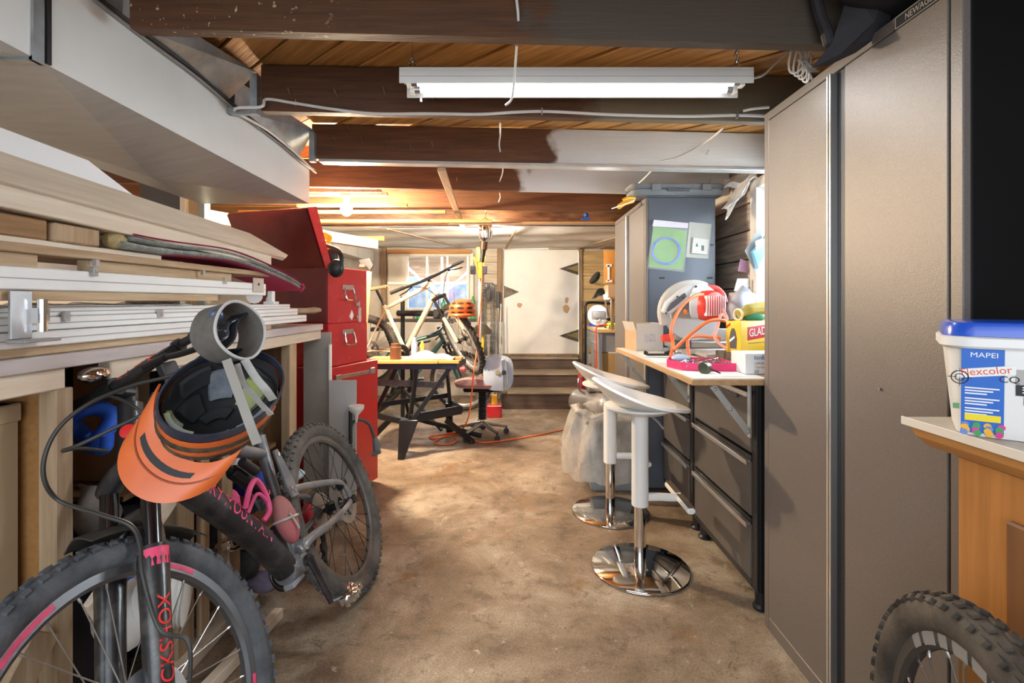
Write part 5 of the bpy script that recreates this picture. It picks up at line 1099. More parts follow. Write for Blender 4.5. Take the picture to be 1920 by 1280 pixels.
for (a, b) in (((-.85,4.06,.28),(-.80,4.10,.72)), ((-.82,4.05,.30),(-.52,4.12,.72)), ((-1.18,4.22,.30),(-.98,4.22,.72)), ((-1.22,4.26,.32),(-1.20,4.22,.72)), ((-.58,4.50,.32),(-.60,4.42,.72)), ((-.90,4.5,.36),(-.92,4.45,.72))):
    part('upright', wl(a, b, .022,.034), STL, wm, w=True, bev=.002)
part('cross_bar', wl((-1.22,4.18,.58),(-.60,4.26,.54),.02,.05), mat('worn_steel', (.14,.12,.11), .4, .5, c2=(.05,.05,.05), scale=9), wm, w=True, bev=.002)
part('jaw_carriage', MB().hexa([(-1.25,4.06,.70),(-.47,4.06,.70),(-.43,4.45,.70),(-1.22,4.45,.70),(-1.25,4.06,.745),(-.47,4.06,.745),(-.43,4.45,.745),(-1.22,4.45,.745)]), mat('bench_navy', (.02,.03,.06), .4, .3), wm, w=True, bev=.004)
part('front_jaw', MB().box(-1.23,-.62,4.04,4.13,.747,.772).box(-.62,-.45,4.05,4.12,.747,.77), wood('jaw_orange', (.62,.30,.05), (.75,.42,.12), 'x', .5, 0), wm, w=True, bev=.003)
part('rear_jaw', MB().box(-1.23,-.45,4.24,4.40,.747,.772), wood('jaw_orange2', (.42,.22,.07), (.58,.36,.16), 'x', .5, 0), wm, w=True, bev=.003)
part('crank_knob', MB().tube([(-.44,4.08,.70),(-.40,4.07,.70)], .022, 12), mat('knob_pink', (.75,.08,.12), .4), wm, w=True)
# clutter on the workbench
solo('rag', MB().grid(lambda a,b: (-.93+.42*a, 4.10+.22*b, .774+.045*math.sin(PI*a)*math.sin(PI*b)*(1+.5*math.sin(a*11+b*7))+.004), 16, 12, .006), mat('rag_beige', (.62,.52,.42), .9, c2=(.74,.70,.66), scale=7, bump=.4), 'crumpled beige rag on the folding workbench', 'rag', sm=70)
solo('grease_pot', MB().lathe([(.045,0),(.047,.10),(.040,.105),(.040,.13)], 16, T(-.985,4.15,.7725)), mat('pot_brown', (.12,.05,.02), .5), 'small brown pot on the folding workbench', 'pot')
solo('spray_can', MB().lathe([(.028,0),(.028,.12),(.018,.14),(.018,.165),(.010,.17)], 16, T(-.86,4.30,.7725)), mat('can_blue', (.30,.40,.55), .3, .3), 'blue and white spray can on the folding workbench', 'can')
solo('spray_can', MB().lathe([(.024,0),(.024,.10),(.012,.12),(.012,.14)], 16, T(-.80,4.34,.7725)), mat('can_orange', (.70,.35,.08), .3), 'small orange bottle among rags on workbench', 'bottle')
# ------------------------------------------------------------------ cream bike on the stand and the teal bike behind
def simple_bike(label, P0, P1, up, fm, col2, steer=0., barm=None, hz=0.37):
    """P0 rear hub, P1 front hub (world); bike plane holds the given up vector"""
    f = (P1-P0); wb_ = f.length; f.normalize(); l = Vector(up).cross(f).normalized(); u_ = f.cross(l)
    R3 = Matrix((f, l, u_)).transposed()
    t = thing('bicycle', label, 'bicycle', P0, R3)
    Rr = .355
    ht = Vector((wb_-.22,0,.51)); axs = Vector((-.38,0,.925)).normalized()
    S = T(*ht) @ Matrix.Rotation(steer, 4, axs) @ T(*-ht)
    wheel_parts(t, 'rear_wheel', rx(PI/2), Rr, .026, False, RUBBERG, nsp=24, knob=44)
    wheel_parts(t, 'front_wheel', S @ T(wb_,0,0) @ rx(PI/2), Rr, .026, False, RUBBER, mat('rim_grey', (.45,.46,.48), .4, .5), nsp=24, knob=44)
    bb = Vector((.42,0,-.05)); st_ = Vector((.27,0,.42))
    part('down_tube', MB().tube([ht-axs*.05, bb], [.026,.027], 14), fm, t)
    part('top_tube', MB().tube([ht+axs*.04, st_-Vector((0,0,.03))], [.022,.019], 14), fm, t)
    part('seat_tube', MB().tube([bb, st_], [.02,.019], 14), fm, t)
    part('head_tube', MB().tube([ht-axs*.07, ht+axs*.07], .024, 14), fm, t)
    part('seat_post', MB().tube([st_, st_+Vector((-.06,0,.16))], .014, 12), BLACKM, t)
    sp_ = st_+Vector((-.065,0,.172))
    def sd(a, b):
        x = .13-.27*a; w_ = .02+.05*max(0, a-.4)/.6; q = (b-.5)*2; return (sp_.x+x, w_*q, sp_.z+.012-.022*abs(q)**2)
    part('saddle', MB().grid(sd, 12, 6, .012), col2, t, sm=60)
    for sg in (1,-1):
        part('chain_stay', MB().tube([bb+Vector((-.02,.03*sg,0)), Vector((.10,.06*sg,0)), Vector((0,.065*sg,0))], .010, 10), fm, t)
        part('seat_stay', MB().tube([st_+Vector((0,.02*sg,-.06)), Vector((0,.065*sg,.0))], .009, 10), fm, t)
        q = MB().tube([Vector((wb_,.055*sg,0)), Vector((wb_,.055*sg,0))+axs*.26], .017, 10); q.v = [tuple(S @ Vector(v)) for v in q.v]; part('fork_lower', q, fm, t)
        q = MB().tube([Vector((wb_,.055*sg,0))+axs*.24, Vector((wb_,.055*sg,0))+axs*.45], .013, 10); q.v = [tuple(S @ Vector(v)) for v in q.v]; part('stanchion', q, BLACKM, t)
        a = math.radians(20 if sg > 0 else 200); e = bb+Vector((.165*math.cos(a), .075*sg, .165*math.sin(a)))
        part('crank_arm', MB().tube([bb+Vector((0,.055*sg,0)), e], [.016,.011], 10).box(e.x-.045,e.x+.045,e.y,e.y+.08*sg,e.z-.008,e.z+.008), BLACKM, t)
    crn = Vector((wb_,0,0))+axs*.455
    q = MB().tube([crn+Vector((0,.07,-.01)), crn, crn+Vector((0,-.07,-.01))], .02, 10).tube([crn, ht-axs*.06], .018, 10); q.v = [tuple(S @ Vector(v)) for v in q.v]; part('fork_crown', q, BLACKM, t)
    bc_ = ht+axs*.10+Vector((.05,0,.01))
    q = MB().tube([ht+axs*.07, ht+axs*.10, bc_], .016, 10); q.v = [tuple(S @ Vector(v)) for v in q.v]; part('stem', q, BLACKM, t)
    q = MB().tube([bc_+Vector((-.03,-.37,.015)), bc_+Vector((0,-.1,.0)), bc_, bc_+Vector((0,.1,0)), bc_+Vector((-.03,.37,.015))], [.011,.013,.016,.013,.011], 10); q.v = [tuple(S @ Vector(v)) for v in q.v]; part('handlebar', q, barm or BLACKM, t)
    for sg in (1,-1):
        q = MB().tube([bc_+Vector((-.022,.25*sg,.011)), bc_+Vector((-.03,.385*sg,.015))], .0165, 10); q.v = [tuple(S @ Vector(v)) for v in q.v]; part('grip', q, BLACK, t)
        q = MB().tube([bc_+Vector((.02,.20*sg,-.005)), bc_+Vector((.045,.26*sg,-.02)), bc_+Vector((.03,.33*sg,-.03))], .007, 8).tube([bc_+Vector((-.01,.20*sg,.005)), bc_+Vector((.025,.20*sg,-.005))], .013, 8); q.v = [tuple(S @ Vector(v)) for v in q.v]; part('brake_lever', q, BLACKM, t)
        q = MB().tube(spline([bc_+Vector((.02,.18*sg,-.01)), bc_+Vector((.10,.10*sg,-.06)), bc_+Vector((.09,.03*sg,-.18)), bc_+Vector((.04,.03*sg,-.26))], 5), .0035, 6); q.v = [tuple(S @ Vector(v)) for v in q.v]; part('cable', q, CABB, t)
    part('cassette', MB().lathe([(.018,.0),(.07,.002),(.07,.004),(.03,.03),(.018,.03)], 20, T(0,-.045,0) @ rx(PI/2)), STEEL, t)
    part('derailleur', MB().tube([(0,-.07,-.02),(.03,-.075,-.10),(.08,-.07,-.15)], .013, 8), BLACKM, t)
    part('chainring', MB().lathe([(.03,-.002),(.075,-.002),(.078,0),(.075,.002),(.03,.002),(.03,-.002)], 24, T(*bb) @ T(0,-.05,0) @ rx(PI/2), caps=False), BLACKM, t)
    return t
CREAM = mat('cream_frame', (.70,.60,.44), .35, c2=(.62,.54,.42), scale=5, coat=.3)
TEAL = mat('teal_frame', (.03,.13,.13), .35, coat=.3)
cb = simple_bike('cream bicycle clamped up on the repair stand', Pt(692,657,5.0), Pt(868,636,4.62), (0.05,-.12,1), CREAM, mat('saddle_tan', (.50,.38,.24), .6), math.radians(-44))
tb = simple_bike('dark teal bicycle standing behind the folding workbench', Vector((-1.62,5.45,.36)), Vector((-.60,5.62,.36)), (0,-.12,1), TEAL, BLACK, math.radians(-20))
# repair stand for the cream bike
rs = thing('repair_stand', 'black bicycle repair stand behind the cream bike', 'stand', (-1.15,5.15,0))
part('mast', MB().tube([(-1.15,5.15,.06),(-1.15,5.15,1.30)], .022, 12), BLACKM, rs, w=True)
part('clamp_arm', MB().tube([(-1.20,5.15,1.13),(-.85,5.02,1.13),(-.72,4.95,1.12)], [.03,.03,.025], 12), BLACK, rs, w=True)
part('clamp_head', MB().box(-.80,-.70,4.90,5.0,1.08,1.17), BLACK, rs, w=True, bev=.01)
for (dx,dy) in ((.45,-.35),(-.35,-.40),(.0,.3)): part('stand_leg', MB().tube([(-1.15,5.15,.35),(-1.15+dx,5.15+dy,.02)], .018, 10), BLACKM, rs, w=True)
part('stand_foot', MB().tube([(-1.0,4.6,.20),(-.3,4.55,.03)], .022, 10), BLACKM, rs, w=True)
# second helmet hung on the cream bike
h2 = thing('bike_helmet', 'orange vented bike helmet hung on the cream bike', 'helmet', Pt(867,578,4.35))
o = Pt(867,578,4.35)
part('shell', MB().ball(o, (.115,.135,.085), 28, 14), ORANGE, h2, w=True, sm=60)
part('brim', MB().tube([o+Vector((.11*math.cos(t), .13*math.sin(t), -.055)) for t in [2*PI*k/28 for k in range(28)]], .014, 8, closed=True), ORANGE, h2, w=True)
for z_, h_ in ((.045,.020), (.005,.022), (-.035,.018)):
    for a0, a1 in ((-2.6,-2.05), (-1.9,-1.3), (-1.15,-.55)):
        def vf(a, b, z_=z_, h_=h_, a0=a0, a1=a1):
            t = a0+(a1-a0)*a; zz = z_+h_*(b-.5)*math.sin(PI*(a*.9+.05)); k = math.sqrt(max(0, 1-(zz/.085)**2))
            return o+Vector((.1165*k*math.cos(t), .1365*k*math.sin(t), zz))
        part('vent', MB().grid(vf, 8, 3, .002), mat('vent_black', (.03,.012,.015), .7), h2, w=True)
part('strap', MB().tube(spline([Pt(850,548,4.33), Pt(852,562,4.3), Pt(856,570,4.28)], 4), .005, 6), BLACK, h2, w=True)
# yellow telescopic clamp pole with orange cord
yp = thing('clamp_pole', 'tall pole with yellow clamp head by far window', 'pole', (-.352,5.05,0))
part('pole', MB().tube([(-.352,5.05,0),(-.352,5.05,1.535)], .016, 12), mat('pole_silver', (.72,.70,.68), .4, .3), yp, w=True)
part('pole_base', MB().lathe([(.10,0),(.10,.012),(.03,.03),(.02,.06)], 20, T(-.352,5.05,0)), BLACK, yp, w=True)
part('clamp_body', MB().hexa([tuple(Pt(px,py,y)) for py,ys in ((522,(5.02,5.08)),(492,(5.00,5.10))) for (px,y) in ((897,ys[0]),(904,ys[0]),(904,ys[1]),(897,ys[1]))]).box(-.384,-.322,5.01,5.09,1.645,1.79), YELLOW, yp, w=True, bev=.006)
part('clamp_arm', MB().bar(Pt(899,518,5.05), Pt(889,482,5.05), .03, .018).bar(Pt(902,518,5.05), Pt(909,480,5.05), .03, .018), YELLOW, yp, w=True, bev=.003)
part('jaw', MB().box(Pt(882,0,5.05).x, Pt(892,0,5.05).x, 5.02, 5.08, Pt(0,514,5.05).z, Pt(0,498,5.05).z).box(Pt(905,0,5.05).x, Pt(913,0,5.05).x, 5.02, 5.08, Pt(0,514,5.05).z, Pt(0,498,5.05).z), BLACK, yp, w=True, bev=.005)
CORD = mat('orange_cord', (.80,.16,.03), .5)
cable('extension_cord', [Pt(904,492,4.70), Pt(903,540,4.68), Pt(899,600,4.60), Pt(895,650,4.5), Pt(888,700,4.4), Pt(884,745,4.3), Pt(880,775,4.3), Pt(872,797,4.42), Pt(860,808,4.82)]+[(x, y, .008) for x, y in ((-.62,4.72),(-.78,4.62),(-.72,4.55),(-.55,4.66),(-.52,4.78),(-.66,4.60),(-.70,4.40),(-.58,4.36),(-.52,4.46),(-.56,4.60))], .0065, CORD, 'orange extension cord dropping from lamp and coiling on floor', 'cord', sub=7)
cable('extension_cord', [(-.40,4.62,.008),(-.36,4.50,.008),(-.28,4.42,.008),(-.10,4.48,.008),(.15,4.62,.008),(.42,4.82,.008),(.60,4.93,.008)], .0065, CORD, 'orange extension cord crossing the floor to compressor', 'cord')
# ------------------------------------------------------------------ swivel chair
chx = thing('swivel_chair', 'old swivel chair with blue backrest and pink seat', 'chair', (-.30,4.66,0))
for k in range(5):
    a = math.radians(20+72*k); e = Vector((.235*math.cos(a), .235*math.sin(a), .075))
    lg = part('base_leg', MB().tube([(0,0,.125), tuple(e)], [.022,.014], 10), STEEL, chx)
    part('caster', MB().tube([(e.x,e.y-.018,.028),(e.x,e.y+.018,.028)], .027, 14).tube([(e.x,e.y,.03),(e.x,e.y,.08)], .008, 8), BLACK, lg)
part('gas_column', MB().tube([(0,0,.10),(0,0,.20)], .022, 14), CHROME, chx)
part('bellows', MB().lathe([q for i in range(12) for q in ((.042,.16+.022*i), (.034,.171+.022*i))], 18), BLACK, chx)
def cseat(a, b):
    t = 2*PI*a; r = b; x = .245*r*math.copysign(abs(math.cos(t))**.75, math.cos(t)); y = .22*r*math.copysign(abs(math.sin(t))**.75, math.sin(t))
    return (x, y, .505-.03*r**4)
part('seat', MB().grid(cseat, 36, 8, .035), mat('seat_mauve', (.34,.18,.17), .85, c2=(.40,.24,.24), scale=20), chx, sm=60)
part('seat_pan', MB().box(-.17,.17,-.15,.15,.43,.466), BLACK, chx, bev=.02)
bk_ = MB()
def cb_(a, b):
    t = 2*PI*a; return (.155+.125*b*math.copysign(abs(math.cos(t))**.6, math.cos(t)), -.19-.03*(1-b*b), .615+.15*b*math.copysign(abs(math.sin(t))**.6, math.sin(t)))
brs = part('backrest', MB().grid(cb_, 36, 6, .022), mat('back_blue', (.36,.44,.58), .8, c2=(.48,.54,.64), scale=9), chx, sm=60)
part('backrest_edge', MB().tube([Vector(cb_(k/36, 1.))+Vector((0,.004,0)) for k in range(36)], .010, 8, closed=True), BLACK, brs)
part('back_stay', MB().tube(spline([(.10,-.10,.45),(.20,-.18,.43),(.235,-.235,.46),(.232,-.24,.60),(.22,-.24,.72),(.205,-.24,.735),(.19,-.24,.72),(.20,-.24,.60),(.205,-.235,.46),(.18,-.2,.44),(.08,-.12,.45)], 6), .007, 8), STEEL, chx)
part('back_knob', MB().tube([(.205,-.225,.625),(.205,-.275,.625)], .020, 12), BLACK, chx)
part('back_bolt', MB().tube([(.15,-.215,.625),(.15,-.255,.625)], .018, 12), mat('brass', (.5,.3,.12), .35, .8), chx)
# ------------------------------------------------------------------ steps to the hatch door
stp = thing('wooden_steps', 'dark wooden steps below the white hatch door', 'steps', (.35,6.2,0))
TR = wood('tread_worn', (.16,.115,.075), (.34,.27,.19), 'x', .7, .05); RI = wood('riser_dark', (.055,.032,.022), (.11,.07,.05), 'x', .7, .05)
for i, (y0, y1, z0, z1) in enumerate(((5.80,6.13,0,.20), (6.13,6.50,.20,.372), (6.50,6.66,.372,.522))):
    x0, x1 = (-.135, .80) if i == 0 else (-.135, .82)
    part('riser', MB().box(x0, x1, y0+.02, y0+.04, z0 if i == 0 else z0-.0, z1-.025), RI, stp, w=True, bev=.002)
    part('tread', MB().box(x0-.01, x1+.01, y0, y1+.02, z1-.025, z1), TR, stp, w=True, bev=.004)
    for xs in (x0-.02, x1): part('string_board', MB().box(xs, xs+.02, y0+.04, 6.64, z0, z1-.026), RI, stp, w=True)
# ------------------------------------------------------------------ things hung left of the door
def hung_chain(label, px, y, z0, z1, wd, n=3):
    mb = MB()
    for k in range(n):
        w_ = wd*(1-.28*k)
        P = [Vector((px-w_, y, z0)), Vector((px-w_*.95, y-.01, z1-.06)), Vector((px, y-.02, z1)), Vector((px+w_*.95, y-.01, z1-.06)), Vector((px+w_, y, z0))]
        S_ = spline(P, 26)
        for i in range(len(S_)-1):
            c = S_[i]; d = (S_[i+1]-c).normalized(); s = Vector((0,1,0)) if i % 2 else d.cross(Vector((0,1,0)))
            mb.tube([c+d*(.016*math.cos(t))+s*(.012*math.sin(t)) for t in [2*PI*q/8 for q in range(8)]], .0045, 4, closed=True)
    return solo('tyre_chains', mb, mat('chain_zinc', (.34,.34,.34), .4, .8), label, 'chain')
hung_chain('bundle of steel tyre chains hung left of the door', -.345, BY-.12, .55, 1.46, .075, 3)
solo('chain_hook_block', MB().box(-.375,-.315,BY-.19,BY-.14,1.28,1.40), BLACK, 'black tensioner block on the tyre chains', 'tensioner', bev=.004)
sv_ = thing('shovel', 'yellow handled shovel leaning by the tyre chains', 'shovel', (-.42,6.2,0))
part('handle', MB().tube([(-.44,6.3,.05),(-.40,6.35,.86)], .022, 10), mat('shaft_yellow', (.80,.55,.03), .4), sv_, w=True)
part('blade', MB().grid(lambda a,b: (-.53+.24*a, 6.28-.05*math.sin(PI*a), .84+.14*b*math.sin(PI*(.12+.76*a))), 12, 6, .004), mat('blade_dark', (.10,.085,.06), .5, .5), sv_, w=True, sm=60)
for i, (x, y, z1, c, lb, nm) in enumerate(((-.49,6.45,1.05,(.40,.33,.25),'grey wooden pole leaning behind the shovel','pole'), (-.20,6.45,1.22,(.55,.54,.5),'thin pale rod standing beside the hatch door','rod'), (-.255,6.5,1.0,(.30,.29,.28),'thin grey rod standing beside the tyre chains','rod'))):
    solo(nm, MB().tube([(x,y,0),(x+.02,y+.1,z1)], .014 if i == 0 else .01, 8), mat('rod_%d' % i, c, .5), lb, nm)
gb_ = thing('pry_handle', 'long tool with black rubber handle beside hatch door', 'tool', (-.22,6.6,.6))
part('grip', MB().box(-.245,-.195,6.60,6.64,1.17,1.38), BLACK, gb_, w=True, bev=.006)
part('shaft', MB().tube([(-.22,6.62,.0),(-.22,6.62,1.18)], .010, 8), STEEL, gb_, w=True)
rt = thing('toolbox', 'small red and yellow toolbox on floor by steps', 'toolbox', (-.22,5.45,0))
part('box', MB().box(-.30,-.14,5.38,5.52,0,.13), RED, rt, w=True, bev=.006)
part('yellow_handle', MB().box(-.25,-.19,5.42,5.47,.13,.24), YELLOW, rt, w=True, bev=.005)
# jars and cartons on the far window sill
for i, (x, c, lb) in enumerate(((-1.50,(.50,.33,.18),'brown carton on the far window sill'), (-1.40,(.55,.52,.45),'pale carton on the far window sill'))):
    solo('carton', MB().box(x-.05,x+.05,BY-.115,BY-.04,1.021,1.13), mat('carton_%d' % i, c, .8), lb, 'box', bev=.002)
for i, (x, h, lb) in enumerate(((-1.27,.10,'left green bottle on far window sill'), (-.95,.26,'tall green bottle on far window sill'), (-.56,.30,'green watering bottle by window edge'))):
    solo('bottle', MB().lathe([(.035,0),(.04,h*.3),(.03,h*.6),(.035,h*.75),(.012,h*.9),(.012,h)], 12, T(x, BY-.085, 1.021)), mat('bottle_green', (.05,.35,.10), .25), lb, 'bottle', sm=50)
# ------------------------------------------------------------------ far bench on the right with vise
fbn = thing('far_workbench', 'far workbench with wood top and grey drawers', 'workbench', (1.15,6.0,0))
part('top', MB().box(.885,1.47,5.35,6.45,.915,.955), wood('beech_top', (.50,.30,.13), (.64,.42,.22), 'y', .5, 0), fbn, w=True, bev=.003)
GD = mat('drawer_grey', (.30,.31,.33), .45, .3)
for (y0, y1) in ((5.42,5.88), (5.90,6.38)):
    d_ = part('drawer', MB().box(.90,1.40,y0,y1,.70,.91), GD, fbn, w=True, bev=.004)
    part('drawer_pull', MB().box(.888,.90,y0+.04,y1-.04,.79,.805), ALU, d_, w=True, bev=.002)
for y in (5.40,5.88,6.40):
    for x in (.90, 1.41): part('leg', MB().box(x,x+.04,y-.02,y+.02,0,.914), GD, fbn, w=True, bev=.002)
part('lower_shelf', MB().box(.945,1.40,5.40,6.40,.44,.46), POST, fbn, w=True, bev=.002)
vs_ = thing('bench_vise', 'blue bench vise on the far workbench', 'vise', (.97,5.95,.955))
part('base', MB().lathe([(.09,0),(.09,.02),(.06,.03)], 18, T(.97,6.0,.9555)), BLUE, vs_, w=True)
part('body', MB().box(.91,1.04,5.88,6.14,.985,1.12), mat('vise_blue', (.10,.22,.62), .4, c2=(.3,.4,.7), scale=9), vs_, w=True, bev=.015)
part('grinding_disc', MB().lathe([(.10,0),(.12,.02),(.03,.025)], 28, frame((.97,5.87,1.09),(0,0,1),(0,-1,0))), mat('disc_white', (.45,.48,.55), .5), vs_, w=True)
part('jaw', MB().box(.90,1.05,5.80,5.85,1.06,1.14), STEEL, vs_, w=True, bev=.004)
part('spindle', MB().tube([(.97,5.66,1.03),(.97,5.88,1.03)], .018, 10).tube([(.88,5.68,1.03),(1.06,5.68,1.03)], .008, 8), STEEL, vs_, w=True)
gd_ = thing('trolley_frame', 'bent black tubular trolley frame beside the far bench', 'trolley', (.872,6.0,0))
part('pipe', MB().tube(spline([(.868,6.15,.30),(.868,6.15,1.10),(.872,6.15,1.20),(.91,6.16,1.235),(1.05,6.22,1.235),(1.2,6.22,1.22)], 6), .016, 10), BLACKM, gd_, w=True)
part('foot', MB().tube([(.868,6.15,.0),(.868,6.15,.31)], .018, 10), STEEL, gd_, w=True)
dk = thing('desk_lamp', 'chrome clamp lamp on the far workbench', 'lamp', (1.05,5.55,.955))
part('base', MB().box(1.0,1.10,5.5,5.6,.9555,.975), BLACK, dk, w=True, bev=.004)
part('arm', MB().tube([(1.05,5.55,.97),(1.03,5.55,1.12),(.98,5.5,1.33)], .012, 10), CHROME, dk, w=True)
part('shade', MB().lathe([(.02,.06),(.05,.04),(.11,-.01),(.112,-.016),(.10,-.012)], 22, frame((.945,5.48,1.335),(1,0,.42),(-.42,0,1))), BLACKM, dk, w=True, sm=50)
lamp('desk_lamp_light', 'POINT', (.93,5.46,1.27), 4, (1.0,.95,.86), r=.04)
part('clamp', MB().bar((1.06,5.5,.96),(1.12,5.45,1.13),.03,.03).bar((1.06,5.5,1.05),(1.0,5.45,1.06),.02,.03), BLACK, dk, w=True, bev=.003)
ob = thing('carton_stack_box', 'tall orange carton with white symbols far right', 'box', (1.16,5.1,1.5))
part('carton', MB().hexa([tuple(Pt(px,py,y)) for (py, dy) in ((532,0),(468,0)) for (px,y) in ((1132,5.2),(1160,5.2),(1180,5.5),(1150,5.5))]), mat('carton_orange', (.72,.32,.07), .7), ob, w=True, bev=.003)
pz = lambda px, py: Pt(px, py, 5.19)
part('white_print', MB().box(pz(1139,0).x,pz(1143,0).x,5.186,5.192,pz(0,527).z,pz(0,497).z).box(pz(1136,0).x,pz(1147,0).x,5.186,5.192,pz(0,500).z,pz(0,495).z).box(pz(1136,0).x,pz(1148,0).x,5.186,5.192,pz(0,529).z,pz(0,525).z), PAPER, ob, w=True)
solo('carton', MB().box(Pt(1137,0,5.3).x, Pt(1166,0,5.3).x, 5.2, 5.45, Pt(0,557,5.3).z, Pt(0,534,5.3).z), CARD, 'small brown carton under the orange carton', 'box', bev=.003)
solo('wall_shelf', MB().box(.98,1.47,5.15,5.5,Pt(0,561,5.3).z, Pt(0,558,5.3).z).box(1.0,1.03,5.2,5.23,.956,Pt(0,561,5.3).z).box(1.06,1.09,5.2,5.23,.956,Pt(0,561,5.3).z), POST, 'small wooden shelf carrying the cartons', 'shelf', bev=.002)
solo('wall_lamp', MB().tube([(1.02,6.2,1.52),(1.03,6.45,1.50),(1.03,6.72,1.50)], .012, 8).lathe([(.05,0),(.09,.03),(.09,.05),(.04,.055)], 20, frame((1.02,6.2,1.52),(.6,0,.8),(-.8,-.2,.6))), BLACKM, 'black wall lamp head above the far vise', 'lamp', sm=50)
solo('drill', MB().tube([(1.0,5.40,.988),(1.12,5.44,.988)], .030, 12).tube([(1.08,5.42,.97),(1.16,5.40,.962)], .02, 10), mat('drill_lime', (.50,.62,.05), .4), 'lime green cordless tool on the far workbench', 'power tool')
cable('red_lead', [(1.05,5.42,.985),(.95,5.38,1.0),(.875,5.36,.97),(.868,5.34,.80),(.868,5.33,.5),(.868,5.335,.25),(.872,5.36,.02)], .008, mat('lead_red', (.75,.06,.03), .5), 'red power lead hanging over the far bench edge', 'cord')
solo('carton', MB().box(.955,1.2,5.44,5.84,.461,.695), mat('carton_tan', (.46,.30,.12), .8, c2=(.4,.25,.1), scale=3), 'tan carton on the shelf below the far workbench', 'box', bev=.004)
# air compressor
ac = thing('air_compressor', 'grey tank air compressor with red wheels far right', 'compressor', (.80,5.2,0))
part('tank', MB().lathe([(.02,-.30),(.09,-.28),(.125,-.24),(.13,-.20),(.13,.20),(.125,.24),(.09,.28),(.02,.30)], 28, frame((.80,5.12,.20),(0,0,1),(.55,-.83,0))), mat('tank_grey', (.42,.40,.37), .35, .5), ac, w=True, sm=40)
part('pump', MB().box(.74,.90,5.06,5.22,.335,.46), mat('pump_grey', (.30,.28,.24), .5), ac, w=True, bev=.01)
part('label_plate', MB().box(.76,.86,4.965,4.975,.15,.25), mat('label_grey', (.45,.43,.40), .5), ac, w=True)
part('handle', MB().tube(spline([(.70,5.0,.33),(.64,4.95,.38),(.63,4.95,.46),(.66,5.0,.50),(.76,5.08,.50)], 5), .010, 8), STEEL, ac, w=True)
for x, y in ((.70,4.98),(.88,5.2)): part('support_leg', MB().box(x,x+.04,y,y+.04,0,.10), BLACK, ac, w=True)
solo('fire_extinguisher', MB().lathe([(.035,0),(.04,.02),(.04,.42),(.02,.47),(.025,.50),(.045,.52),(.02,.54)], 18, T(.72,5.45,0)), RED, 'red canister standing behind the compressor', 'canister', sm=40)
solo('orange_toolbox', MB().box(.955,1.05,5.90,6.05,.461,.56), mat('box_orange', (.78,.20,.03), .5), 'small orange case under the far bench', 'case', bev=.006)
0 and solo('low_shelf', MB().box(.83,1.40,5.30,6.40,.44,.46).box(.83,.85,5.30,5.32,0,.44).box(.83,.85,6.38,6.40,0,.44), POST, 'low brown shelf beneath the far workbench', 'shelf')
# ------------------------------------------------------------------ bin with clear bag
tb_ = thing('waste_bin', 'grey plastic waste bin lined with clear bag', 'bin', (.66,3.42,0))
part('bin', MB().hexa([(.505,3.30,0),(.80,3.30,0),(.80,3.56,0),(.505,3.56,0),(.475,3.27,.46),(.825,3.27,.46),(.825,3.59,.46),(.475,3.59,.46)]), mat('bin_grey', (.26,.29,.31), .5), tb_, w=True, bev=.012, seg=2)
part('bin_rim', MB().tube([(.47,3.265,.46),(.83,3.265,.46),(.83,3.595,.46),(.47,3.595,.46)], .012, 8, closed=True), mat('bin_grey', (.26,.29,.31), .5), tb_, w=True)
BAGM = mat('bag_polythene', (.50,.47,.43), .22, alpha=.48, c2=(.72,.70,.66), scale=9, bump=1., bs=16)
def bagw(a, b):
    t = 2*PI*a; k = 1+.055*math.sin(9*t+3*b)+.03*math.sin(17*t-5*b)+.02*math.sin(31*t+9*b)
    if b < .18: q = b/.18; r = .13+.07*q; z = .44+.09*q
    elif b < .35: q = (b-.18)/.17; r = .20+.05*math.sin(q*PI/2); z = .53-.025*q
    else: q = (b-.35)/.65; r = .235+.085*math.sin(q*PI*.62); z = .505-.33*q*(1-.25*math.sin(t*1.0+.6))
    return (min(.848, .65+(r*1.0)*k*math.copysign(abs(math.cos(t))**.8, math.cos(t))), 3.43+(r*.88)*k*math.copysign(abs(math.sin(t))**.8, math.sin(t)), z+.012*math.sin(7*t+4*b))
part('bin_bag', MB().grid(bagw, 90, 30), BAGM, tb_, w=True, sm=70)

cable('draped_wire', [(-1.83,4.0,1.93),(-1.83,4.5,1.90),(-1.82,5.0,1.925),(-1.82,5.5,1.90),(-1.83,6.0,1.92),(-1.83,6.5,1.93)], .006, CABB, 'black wire draped along the white boxed beam')
cable('lamp_flex', [(-1.235,3.68,2.06),(-1.35,3.62,2.03),(-1.5,3.55,2.045),(-1.62,3.5,2.02),(-1.75,3.46,2.04)], .005, CABW, 'white flex running to the bare bulb')
# ------------------------------------------------------------------ packets hung on the far locker side
def quad(px4, y, d=.004):
    P = [Pt(px, py, y) for px, py in px4]; return MB().add([tuple(p) for p in P]+[tuple(p-Vector((0,d,0))) for p in P], [(0,1,2,3),(7,6,5,4),(0,4,5,1),(1,5,6,2),(2,6,7,3),(3,7,4,0)])
pk = thing('cable_packet', 'clear zip bag with blue cable on green card', 'packet', Pt(1250,505,3.27))
part('green_card', quad([(1216,500),(1280,506),(1288,432),(1225,424)], 3.2785, .002), mat('card_green', (.09,.36,.03), .6, c2=(.20,.50,.07), scale=5), pk, w=True, sm=0)
co = Pt(1249,470,3.266)
part('blue_cable', MB().tube([co+Vector(((.088+.004*math.sin(t/4))*math.cos(t), -.004*math.sin(3*t), (.085+.003*math.cos(t/4))*math.sin(t))) for t in [2*PI*4*k/160 for k in range(161)]], .0045, 6), mat('cable_blue', (.08,.20,.75), .4), pk, w=True)
